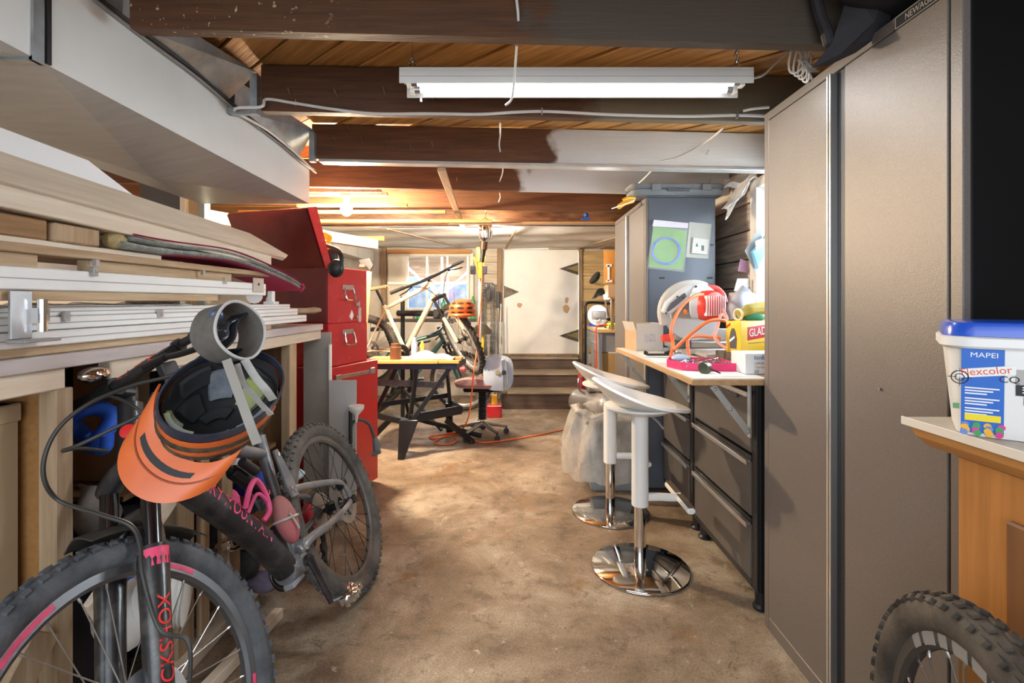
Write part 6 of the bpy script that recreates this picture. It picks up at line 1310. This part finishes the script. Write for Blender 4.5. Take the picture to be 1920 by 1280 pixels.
part('bag', quad([(1213,503),(1283,510),(1291,418),(1226,411)], 3.2595, .001), mat('zip_bag_film', (.85,.88,.90), .12, alpha=.14, c2=(.95,.95,.95), scale=12, bump=.6), pk, w=True, sm=0)
part('zip_strip', quad([(1223,424),(1290,428),(1291,418),(1226,412)], 3.258, .001), mat('zip_white', (.75,.72,.80), .4), pk, w=True, sm=0)
pk2 = thing('switch_packet', 'clear blister packet with white wall switch', 'packet', Pt(1310,480,3.27))
part('backing_card', quad([(1286,482),(1328,485),(1334,420),(1292,416)], 3.2785, .002), mat('card_white', (.55,.57,.53), .5, c2=(.5,.62,.42), scale=3, lo=.5, hi=.7), pk2, w=True, sm=0)
part('switch_plate', quad([(1295,475),(1325,478),(1328,449),(1298,445)], 3.276, .016), mat('plate_white', (.78,.78,.75), .4), pk2, w=True, bev=.003)
part('plate_mark', quad([(1304,462),(1309,462),(1307,456),(1306,456)], 3.2595, .001), mat('mark_green', (.05,.3,.08), .5), pk2, w=True, sm=0)
part('plate_mark', quad([(1315,470),(1320,470),(1320,460),(1315,460)], 3.2595, .001), mat('mark_grey', (.18,.2,.22), .5), pk2, w=True, sm=0)
# ------------------------------------------------------------------ mitre saw
ms = thing('mitre_saw', 'white and red mitre saw on the worktop', 'power saw', (1.08,2.85,.95))
WS = mat('saw_white', (.60,.61,.62), .35); SR = mat('saw_red', (.72,.05,.035), .4); SD = mat('saw_dark', (.10,.105,.115), .45)
Ys = 2.90
def sw(px, py, y=Ys): return Pt(px, py, y)
part('base', MB().box(.93,1.36,2.80,3.05,.951,.985).box(1.0,1.30,2.62,2.82,.951,.978), mat('saw_alloy', (.52,.50,.47), .4, .6), ms, w=True, bev=.006)
part('table', MB().box(.90,1.40,2.84,3.02,.986,1.02), mat('saw_table', (.45,.44,.42), .35, .7), ms, w=True, bev=.004)
part('fence', MB().box(.95,1.36,2.96,2.99,1.021,1.09), mat('saw_alloy', (.52,.50,.47), .4, .6), ms, w=True, bev=.004)
part('table_knob', MB().tube([sw(1240,634,2.86), sw(1262,633,2.86)], [.020,.026], 14), SR, ms, w=True, bev=.003)
part('mitre_arm', MB().box(.91,1.0,2.83,2.90,.99,1.03), SD, ms, w=True, bev=.004)
gc = sw(1300, 585, 2.93)
# blade guard, an arc-shaped housing
poly = [(gc.x+.20*math.cos(a), gc.z+.19*math.sin(a)) for a in [math.radians(q) for q in range(62, 215, 9)]]+[(gc.x+.13*math.cos(a), gc.z+.11*math.sin(a)) for a in [math.radians(q) for q in range(215, 61, -17)]]
XZ = lambda y: Matrix(((1,0,0,0),(0,0,1,y),(0,1,0,0),(0,0,0,1)))
part('upper_guard', MB().prism(poly, .05, XZ(2.93)), mat('guard_clear', (.55,.53,.49), .3), ms, w=True, bev=.008)
part('lower_guard', MB().prism([(gc.x+.165*math.cos(a), gc.z+.165*math.sin(a)) for a in [math.radians(q) for q in range(190, 350, 10)]], .035, XZ(2.935)), mat('guard_film', (.72,.74,.76), .2, alpha=.6), ms, w=True)
part('blade', MB().lathe([(.01,-.001),(.15,-.001),(.15,.001),(.01,.001)], 40, frame(gc+Vector((0,.03,0)),(1,0,0),(0,-1,0))), STEEL, ms, w=True)
hp = [sw(1238,585),sw(1246,566),sw(1270,545),sw(1288,533),sw(1316,531),sw(1338,548),sw(1352,560),sw(1346,574),sw(1324,566),sw(1290,562),sw(1270,575),sw(1252,590)]
part('arm_housing', MB().prism([(p.x,p.z) for p in hp], .06, XZ(2.85)), WS, ms, w=True, bev=.008)
part('grip_inlay', MB().prism([(p.x,p.z) for p in (sw(1244,580),sw(1252,568),sw(1278,549),sw(1281,556),sw(1258,576),sw(1246,585))], .012, XZ(2.84)), SD, ms, w=True, bev=.003)
part('carry_window', MB().prism([(p.x,p.z) for p in (sw(1290,549),sw(1292,541),sw(1318,537),sw(1320,548))], .012, XZ(2.842)), mat('window_pale', (.62,.66,.70), .4), ms, w=True)
part('rear_handle', MB().tube(spline([sw(1326,538), sw(1344,540), sw(1356,552), sw(1360,566)], 5), .014, 10), SR, ms, w=True)
part('motor_body', MB().tube([sw(1296,572,2.84), sw(1326,572,2.80)], [.075,.078], 22), WS, ms, w=True, bev=.006)
mo = sw(1336, 573, 2.76)
Mm = frame(mo, (0,0,1), (.35,-1,0))
part('motor_cap', MB().lathe([(.085,-.06),(.085,.0),(.075,.02),(.05,.028)], 28, Mm), SR, ms, w=True)
for k in range(9): part('vent_slot', MB().box(-.055,.055,-.062+.0155*k-.003,-.062+.0155*k+.003,.012,.0285, Mm), mat('vent_white', (.75,.70,.68), .5), ms, w=True)
part('trigger', MB().ball(sw(1285,584,2.83), (.014,.01,.016), 10, 7), mat('trigger_orange', (.8,.22,.03), .4), ms, w=True)
part('label_square', MB().box(sw(1299,0).x,sw(1305,0).x,2.765,2.772,sw(0,577).z,sw(0,569).z), mat('mark_red', (.5,.05,.05), .5), ms, w=True)
for (px, py) in ((1270,556),(1281,559),(1249,587),(1305,537),(1326,546)): part('screw', MB().tube([sw(px,py,2.838), sw(px,py,2.85)], .006, 8), BLACK, ms, w=True)
HSE = mat('hose_orange', (.78,.19,.06), .5)
cable('air_hose', [Pt(1318,552,2.72), Pt(1300,556,2.66), Pt(1278,575,2.62), Pt(1264,600,2.58), Pt(1258,622,2.55), Pt(1262,645,2.55), (.755,2.42,.957), (.83,2.40,.957), Pt(1290,637,2.52), Pt(1310,630,2.56), Pt(1335,632,2.58), Pt(1352,632,2.56)], .0085, HSE, 'orange hose looped over the mitre saw')
cable('air_hose', [Pt(1264,655,2.50), Pt(1280,640,2.45), Pt(1300,622,2.42), Pt(1325,604,2.42), Pt(1345,599,2.44), Pt(1362,602,2.48)], .0085, HSE, 'orange hose arching toward the yellow carton')
cable('air_hose', [Pt(1356,580,2.62), Pt(1364,600,2.60), Pt(1352,590,2.6), Pt(1345,615,2.56), Pt(1340,630,2.52), Pt(1350,645,2.48), Pt(1366,655,2.44)], .008, mat('hose_pinkish', (.74,.30,.24), .5), 'faded orange hose behind the yellow carton')
# ------------------------------------------------------------------ open cardboard box
ob_ = thing('open_carton', 'small open cardboard box on worktop by locker', 'box', (.78,3.05,.95))
b0, b1, b2, b3 = Vector((.655,2.99,.9505)), Vector((.735,2.90,.9505)), Vector((.905,3.02,.9505)), Vector((.83,3.13,.9505))
h = Vector((0,0,.165))
def wall(a, b, m, nm='side', dz=1.): return part(nm, MB().hexa([tuple(q) for q in (a, b, b+Vector((.003,.003,0)), a+Vector((.003,.003,0)), a+h*dz, b+h*dz, b+h*dz+Vector((.003,.003,0)), a+h*dz+Vector((.003,.003,0)))]), m, ob_, w=True, sm=0)
b0 = Pt(1172,651,3.2); b0.z = .9505; b1 = Pt(1193,655,3.05); b1.z = .9505; b2 = Pt(1243,652,3.10); b2.z = .9505; b3 = b0+(b2-b1)
wall(b0, b1, CARD, dz=.72); wall(b1, b2, CARDP); wall(b3, b2, CARDP); wall(b0, b3, CARD)
part('base', MB().add([tuple(b0),tuple(b1),tuple(b2),tuple(b3)], [(0,1,2,3)]), CARD, ob_, w=True)
u0 = b0+h*.72; u1 = b1+h*.72
part('flap', MB().add([tuple(u0),tuple(u1),tuple(u1+Vector((-.025,-.03,.058))),tuple(u0+Vector((-.025,-.03,.058)))], [(0,1,2,3)]), CARDP, ob_, w=True)
part('handwriting', MB().add([tuple(b1+(b2-b1)*s_+Vector((0,-.0015,z_))) for s_, z_ in ((.3,.05),(.72,.05),(.72,.10),(.3,.10))], [(0,1,2,3)]), mat('pen_lines', (.50,.46,.45), .8, c2=(.25,.25,.38), scale=45, st=(1,1,3), lo=.55, hi=.7), ob_, w=True)
# ------------------------------------------------------------------ yellow bin-liner carton and the white carton
gb = thing('bin_liner_carton', 'yellow carton of bin liners with red banner', 'carton', (1.12,2.33,1.0))
YC = mat('carton_yellow', (.82,.52,.02), .45)
g0, g1, g2 = Pt(1361,660,2.36), Pt(1389,664,2.25), Pt(1460,651,2.42); g2.z = g1.z; g0.z = g1.z
hh = Vector((0,0,Pt(0,603,2.25).z-g1.z)); g3 = g0+(g2-g1)
part('carton', MB().hexa([tuple(q) for q in (g0,g1,g2,g3,g0+hh,g1+hh,g2+hh,g3+hh)]), YC, gb, w=True, bev=.002)
Mg_ = frame(g1+(g2-g1)*.30+hh*.60, (g2-g1), None) ; e1 = (g2-g1).normalized(); nn = Vector((e1.y,-e1.x,0)); Mg_ = Matrix((e1, Vector((0,0,1)), nn)).transposed().to_4x4(); Mg_.translation = g1+(g2-g1)*.46+hh*.60
part('banner', MB().prism([(-.09,-.028),(.12,-.014),(.12,.046),(-.09,.032)], .0015, Mg_), mat('banner_red', (.60,.01,.015), .45), gb, w=True, sm=0)
text('brand_lettering', 'GLAD', .052, Mg_ @ T(-.015,.008,.003) @ rz(.06), PAPER, gb, w=True, sx=1.0)
part('small_print', MB().box(-.085,.05,-.043,-.039,0,.0012,Mg_), mat('print_brown', (.35,.2,.02), .6), gb, w=True)
e2 = (g1-g0).normalized(); n2_ = Vector((e2.y,-e2.x,0)); Me = Matrix((e2, Vector((0,0,1)), n2_)).transposed().to_4x4(); Me.translation = (g0+g1)/2+hh*.45
part('bag_picture', MB().prism([(-.022,-.045),(.024,-.045),(.028,.0),(.018,.035),(.008,.048),(-.008,.048),(-.02,.03),(-.027,.0)], .0012, Me), mat('bag_black', (.05,.05,.055), .5), gb, w=True, sm=0)
part('picture_band', MB().prism([(-.024,-.018),(.012,.004),(.012,.014),(-.024,-.006)], .002, Me), PAPER, gb, w=True, sm=0)
part('corner_flash', MB().prism([(-.052,.045),(-.022,.06),(-.022,.072),(-.052,.058)], .0012, Me), mat('banner_red', (.60,.01,.015), .45), gb, w=True, sm=0)
solo('dark_block', MB().box(.985,1.20,2.26,2.46,.9505,Pt(0,664,2.25).z-.001), wood('block_dark', (.06,.045,.035), (.11,.085,.065), 'x'), 'dark wooden block under the yellow carton', 'block', bev=.003)
td = thing('garbage_bag_carton', 'small white carton with blue and tan lettering', 'carton', (1.02,2.06,.95))
t0 = Pt(1390,701,2.10); t0.z = .9505
part('carton', MB().box(t0.x, t0.x+.24, 2.065, 2.20, .9505, 1.035), mat('carton_white', (.74,.74,.73), .5), td, w=True, bev=.002)
Mt = Matrix(((1,0,0,t0.x+.08),(0,0,-1,2.0645),(0,1,0,.993),(0,0,0,1)))
text('brand_lettering', 'today', .026, Mt @ T(-.012,.026,0), mat('ink_blue', (.02,.05,.25), .5), td, w=True, sx=1.1)
text('size_lettering', 'LARGE', .013, Mt @ T(-.022,.002,0), mat('ink_dark', (.08,.08,.1), .5), td, w=True)
text('type_lettering', 'Garbage', .016, Mt @ T(-.012,-.013,0), mat('ink_tan', (.50,.25,.06), .5), td, w=True, sx=1.1)
text('count_lettering', '30', .020, Mt @ T(-.034,-.032,0), mat('ink_blue', (.02,.05,.25), .5), td, w=True, sx=1.1)
# pink screw tray
tr = thing('screw_tray', 'pink plastic tray heaped with screws on worktop', 'tray', (.80,2.25,.95))
tp = [(.70,2.30),(.73,2.19),(.80,2.15),(.955,2.15),(.965,2.36),(.74,2.40)]
part('tray', MB().prism(tp, .006, T(0,0,.951)), mat('tray_pink', (.70,.03,.14), .4), tr, w=True, sm=0)
for a, b in zip(tp, tp[1:]+tp[:1]): part('tray_wall', MB().bar((a[0],a[1],.968), (b[0],b[1],.968), .005, .034), mat('tray_pink', (.70,.03,.14), .4), tr, w=True, bev=.001)
scr = MB()
for i in range(190):
    x = random.uniform(.745,.95); y = random.uniform(2.18,2.36); a = random.uniform(0,PI); l = random.uniform(.008,.018); z = .962+random.uniform(0,.022)
    scr.tube([(x-l*math.cos(a), y-l*math.sin(a), z), (x+l*math.cos(a), y+l*math.sin(a), z+random.uniform(-.004,.008))], .0024, 5)
part('loose_screws', scr, mat('screw_zinc', (.40,.38,.40), .35, .85), tr, w=True, kind='stuff')
part('lid_card', MB().ball((.775,2.34,.985), (.045,.035,.02), 12, 7), mat('lid_blue', (.38,.48,.62), .5), tr, w=True, sm=60)
hsw = thing('hole_saw', 'dark hole saw bit lying before the pink tray', 'drill bit', Pt(1322,688,2.09))
hp_ = Vector((Pt(1322,0,2.08).x, 2.08, .975))
part('cup', MB().lathe([(.022,-.016),(.024,-.014),(.024,.014),(.022,.016),(.008,.016)], 20, frame(hp_,(0,0,1),(-.8,-.6,.0))), mat('cup_dark', (.10,.11,.08), .35, .6), hsw, w=True)
part('shank', MB().tube([hp_+Vector((.0,-.005,.004)), hp_+Vector((.05,-.035,-.018))], .003, 6), BLACKM, hsw, w=True)
# papers, clamp and scraps
for i, (pts, lb) in enumerate(((((.70,2.02),(.93,2.0),(.95,2.13),(.72,2.14)),'white paper sheet at worktop near corner'), (((.69,2.45),(.86,2.40),(.90,2.62),(.72,2.66)),'white paper sheet before the saw base'), (((.70,2.70),(.92,2.66),(.93,2.80),(.71,2.88)),'white leaflet beside the open carton'))):
    solo('paper_sheet', MB().prism(pts, .0012, T(0,0,.9500+.0003*i)), PAPER, lb, 'paper', sm=0)
solo('spring_clamp', MB().bar((.72,2.72,.962),(.84,2.66,.968),.014,.012).bar((.72,2.72,.966),(.70,2.70,.976),.012,.02).tube([(.80,2.67,.975),(.86,2.70,.985)], .008, 8), BLACKM, 'black spring clamp lying by the open carton', 'clamp', bev=.002)
solo('metal_bits', MB().box(.86,.90,2.70,2.74,.951,.975).box(.905,.93,2.67,2.73,.951,.965).tube([(.84,2.76,.96),(.90,2.78,.97)], .008, 8), STEEL, 'little heap of steel fittings before the saw', 'fittings', bev=.002)
# wet-work gloves, cloth and the blister pack against the window
solo('work_glove', MB().grid(lambda a,b: Pt(1372+42*a-8*b, 548+55*b-10*math.sin(PI*a)+4*math.sin(a*9+b*5), 2.72-.10*math.sin(PI*a)+.02*math.sin(b*8)), 14, 14, .015), mat('glove_grey', (.30,.31,.36), .85, c2=(.42,.43,.48), scale=10, bump=.4), 'limp grey work glove propped behind the saw', 'glove', sm=70)
gl2 = MB().tube(spline([Pt(1383,590,2.42), Pt(1402,582,2.42), Pt(1425,578,2.44), Pt(1450,576,2.48)], 5), [.022]*5+[.03]*6+[.032]*5, 12)
yg = thing('yellow_glove', 'yellow and green work glove on the carton', 'glove', Pt(1405,600,2.4))
part('cuff', gl2, mat('glove_yellow', (.42,.33,.06), .8, c2=(.5,.42,.12), scale=10, bump=.3), yg, w=True, sm=60)
part('cuff_trim', MB().torus(.026,.006,18,8,frame(Pt(1384,590,2.42),(0,0,1),(-.9,-.3,0))), mat('trim_cream', (.72,.66,.48), .8), yg, w=True)
part('palm', MB().ball(Pt(1414,595,2.42), (.05,.03,.022), 12, 8), mat('glove_green', (.03,.22,.15), .8), yg, w=True, sm=60)
bp_ = thing('blister_pack', 'grey and blue blister pack leaning by side window', 'packet', Pt(1412,470,2.75))
part('card', quad([(1396,470),(1416,512),(1434,470),(1424,425)], 2.78, .003), mat('card_grey', (.30,.34,.36), .5), bp_, w=True, sm=0)
part('blister', quad([(1406,472),(1417,505),(1434,470),(1434,440),(1420,452)][:4], 2.776, .03), mat('blister_blue', (.25,.55,.72), .15, alpha=.75), bp_, w=True, bev=.004)
part('window_print', quad([(1416,452),(1430,446),(1430,462),(1418,470)], 2.744, .001), PAPER, bp_, w=True, sm=0)
solo('sticker_sheet', quad([(1383,508),(1404,512),(1403,490),(1388,485)], 3.10, .002), mat('sticker_mix', (.55,.30,.22), .6, c2=(.35,.22,.55), scale=60, lo=.45, hi=.55), 'small colourful sticker sheet on the board wall', 'sticker', sm=0)
solo('clear_packet', quad([(1376,545),(1405,548),(1403,522),(1382,522)], 3.05, .004), mat('packet_clear', (.70,.72,.72), .15, alpha=.6), 'clear packet hung low on the board wall', 'packet', sm=0)
solo('spray_bottle', MB().lathe([(.028,0),(.03,.10),(.028,.14),(.012,.16),(.012,.18)], 14, T(1.44-.02,2.70,1.121)), mat('bottle_lime', (.03,.50,.10), .3), 'green bottle standing on the side window sill', 'bottle', sm=40)
solo('white_cloth', MB().ball((1.345,2.545,1.19), (.06,.05,.03), 12, 8), PAPER, 'white cloth on the bench by the window', 'cloth', sm=60)
solo('cloth_stand', MB().box(1.27,1.42,2.49,2.60,.9505,1.16), mat('tin_grey', (.20,.20,.21), .5), 'grey tin at the bench back under white cloth', 'tin', bev=.005)
# ------------------------------------------------------------------ wooden cabinet in the right foreground
oc = thing('oak_cabinet', 'orange brown wooden cabinet with stone look top', 'cabinet', (1.1,.75,0))
OAK = wood('oak_veneer', (.32,.125,.028), (.46,.20,.05), 'z', .45, 0, 3.5, .08)
OAKY = wood('oak_trim', (.36,.15,.035), (.52,.25,.07), 'y', .45, 0, 3.5, .08)
STN = mat('stone_laminate', (.52,.46,.38), .45, c2=(.40,.35,.29), scale=26, lo=.35, hi=.7)
xf = .8155; zc = 1.009
part('countertop', MB().box(xf, 1.45, -.2, 1.05, zc-.012, zc), STN, oc, w=True, bev=.002)
part('front_edging', MB().box(xf-.004, xf, -.2, 1.054, zc-.016, zc+.001), mat('edging_cream', (.66,.60,.52), .5), oc, w=True, bev=.001)
part('cornice', MB().add([(xf+.008,-.2,zc-.017),(xf+.008,1.045,zc-.017),(xf+.016,1.040,zc-.036),(xf+.016,-.2,zc-.036),(xf+.034,1.03,zc-.055),(xf+.034,-.2,zc-.055),(1.4,1.045,zc-.017),(1.4,1.03,zc-.055),(1.4,1.040,zc-.036)], [(0,1,2,3),(3,2,4,5),(1,6,8,2),(2,8,7,4),(0,6,1)]), OAKY, oc, w=True, sm=0)
bx = .868
part('body', MB().box(bx, 1.42, -.2, .982, .06, zc-.013), OAK, oc, w=True, bev=.002)
part('plinth', MB().box(bx+.04, 1.40, -.2, .95, 0, .06), OAK, oc, w=True)
dr = part('door', MB().box(bx-.016, bx-.001, .40, .872, .10, .87), mat('door_brown', (.20,.085,.026), .5, c2=(.15,.06,.02), scale=5, st=(4,4,.5)), oc, w=True, bev=.004)
part('door_panel', MB().box(bx-.020, bx-.015, .45, .835, .15, .82), mat('door_brown', (.20,.085,.026), .5), dr, w=True, bev=.003)
part('hinge', MB().box(bx-.014, bx-.001, .872, .884, .60, .67), mat('hinge_dark', (.08,.05,.02), .5, .5), oc, w=True, bev=.001)
# bucket of grout
bkc = (.925, .925)
gb2 = thing('grout_bucket', 'white grout bucket with blue lid on the cabinet', 'bucket', (bkc[0],bkc[1],zc))
BW = mat('bucket_white', (.80,.80,.78), .35)
def ringpts(s, r, n=6): return rr(-s, s, -s, s, r, n)
def loft(profs, cap=True):
    mb = MB(); vs = []; fs = []; n = len(profs[0][0])
    for pr, z in profs: vs += [(x, y, z) for x, y in pr]
    for i in range(len(profs)-1):
        for j in range(n): fs.append((i*n+j, i*n+(j+1) % n, (i+1)*n+(j+1) % n, (i+1)*n+j))
    if cap: fs += [tuple(range(n-1, -1, -1)), tuple((len(profs)-1)*n+j for j in range(n))]
    return mb.add(vs, fs)
ba = math.radians(-38)
S0, S1 = .086, .101
Mb = rz(ba)
def bmb(m): m.v = [tuple(Mb @ Vector(v)) for v in m.v]; return m
part('pail', bmb(loft([(ringpts(S0,.035),.001), (ringpts(S0+.001,.036),.006), (ringpts(S1,.04),.160)])), BW, gb2, sm=40)
part('rim_band', bmb(loft([(ringpts(S1+.006,.042),.158), (ringpts(S1+.010,.044),.162), (ringpts(S1+.010,.044),.176), (ringpts(S1+.006,.042),.179)])), BW, gb2, sm=40)
part('lid', bmb(loft([(ringpts(S1+.005,.042),.1795), (ringpts(S1+.004,.042),.196), (ringpts(S1+.001,.04),.203), (ringpts(S1-.006,.036),.205)])), mat('lid_blue_gloss', (.01,.085,.58), .25, coat=.4), gb2, sm=40)
# printed label on the faces: front face (local -Y) 
def face(yoff=0., side='f'):
    ti = math.atan2(S1-S0, .16)
    if side == 'f': Mq = Matrix(((1,0,0,0),(0,0,-1,-(S0+S1)/2),(0,1,0,.082),(0,0,0,1)))
    else: Mq = Matrix(((0,0,-1,-(S0+S1)/2),(-1,0,0,0),(0,1,0,.082),(0,0,0,1)))
    return Mb @ Mq @ rx(ti) @ T(0,0,.0012)
FF, LFc = face(), face(0,'l')
def lab(nm, x0, x1, z0, z1, m, M, d=.0006): return part(nm, MB().box(x0,x1,z0,z1,0,d,M), m, gb2, sm=0)
LB = mat('label_blue', (.015,.13,.55), .4)
lab('label_panel', -.082, -.026, -.075, .077, LB, FF)
text('maker_lettering', 'MAPEI', .0125, FF @ T(-.052,.065,.0006), PAPER, gb2, sx=1.1)
part('title_band', MB().prism([(-.088,.022),(-.012,.034),(-.012,.050),(-.088,.038)], .0008, FF @ T(0,0,.0004)), PAPER, gb2, sm=0)
text('title_lettering', 'Flexcolor', .0185, FF @ T(-.050,.037,.0014) @ rz(.15), mat('letter_red', (.75,.10,.04), .5), gb2, sx=.95)
text('title_lettering', 'CQ', .016, FF @ T(-.020,.0245,.0012) @ rz(.05), BLACK, gb2, sx=1.1)
part('target_mark', MB().torus(.0115,.0007,28,5,FF @ T(-.084,.024,.0012), ry_=.0010).torus(.006,.0006,20,5,FF @ T(-.084,.024,.0012), ry_=.0008).box(-.100,-.068,.0235,.0245,0,.0012,FF).box(-.0845,-.0835,.008,.040,0,.0012,FF), BLACK, gb2)
for i, z_ in enumerate((.006,.001,-.004,-.013,-.018,-.023,-.031,-.036,-.041)): lab('small_print', -.077, -.032-(i % 3)*.008, z_-.0012, z_+.0012, PAPER, FF @ T(0,0,.0004))
lab('yellow_box', -.077, -.030, -.053, -.041+.0, mat('label_yellow', (.85,.68,.02), .5), FF @ T(0,0,.0005))
for k in range(16):
    cc = random.choice(((.75,.03,.04),(.85,.45,.03),(.05,.35,.12),(.15,.25,.6),(.8,.7,.05),(.7,.05,.3)))
    part('colour_blob', MB().lathe([(.0055,0),(.0055,.0004)], 9, FF @ T(-.077+.0155*(k % 4)+random.uniform(-.002,.002), -.061-.0045*(k//4), .0008+.0001*k)), mat('blob_%d' % (k % 6), cc, .5), gb2, sm=0)
lab('grey_swatch', -.012, .046, .018, .043, mat('swatch_grey', (.42,.41,.39), .5), FF)
lab('black_strip', -.012, .046, -.002, .017, BLACK, FF)
for z_ in (.013,.009,.004): lab('strip_print', -.004, .028, z_-.001, z_+.001, PAPER, FF @ T(0,0,.0005))
for i in range(14): lab('barcode_bar', -.002+.0028*i, -.0005+.0028*i-random.choice((0,.0007)), -.018, -.003, BLACK, FF)
lab('green_seal', -.105+.012, -.084, -.034, -.024, mat('seal_green', (.12,.32,.12), .5), FF)
for i in range(9): lab('side_print', .060, .088, .055-.016*i-.005, .055-.016*i+.005, mat('fine_print', (.55,.55,.55), .6, c2=(.30,.30,.30), scale=240, st=(1,1,3), lo=.45, hi=.55), FF)
part('grip_notch', MB().prism([(.062,-.081),(.092,-.081),(.086,-.073),(.068,-.073)], .001, FF), BLACK, gb2, sm=0)
# ------------------------------------------------------------------ bicycle standing at the right edge: front wheel in view
an = math.radians(63)
f3 = Vector((-.26,-.966,0)).normalized(); l3 = Vector((0,0,1)).cross(f3)
R3 = Matrix((f3, l3, Vector((0,0,1)))).transposed()
wc = Vector((.735,.765,0))
rb = thing('parked_bicycle', 'dusty bicycle at lower right with only its wheel showing', 'bicycle', wc, R3)
wr_ = wheel_parts(rb, 'front_wheel', T(0,0,.375) @ rx(PI/2) @ rz(.05), .375, .033, True, mat('brown_tyre', (.035,.028,.022), .85, c2=(.10,.082,.064), scale=8, bump=.3, bs=60), mat('rim_charcoal', (.055,.052,.05), .45, .2))
for a0, a1 in ((1.25,1.36), (1.40,1.46), (1.50,1.62), (1.66,1.80), (1.86,1.95), (2.0,2.15), (2.2,2.3)):
    part('rim_decal', MB().torus(.302, .0008, 10, 4, T(0,0,.0152), a0, a1, .011).torus(.302, .0008, 10, 4, T(0,0,-.0152), a0, a1, .011), mat('decal_grey', (.22,.22,.23), .5), wr_)
for sg in (1,-1):
    part('fork_leg', MB().tube([(0,.065*sg,.375),(.10,.065*sg,.62)], .022, 14), FORKM, rb)
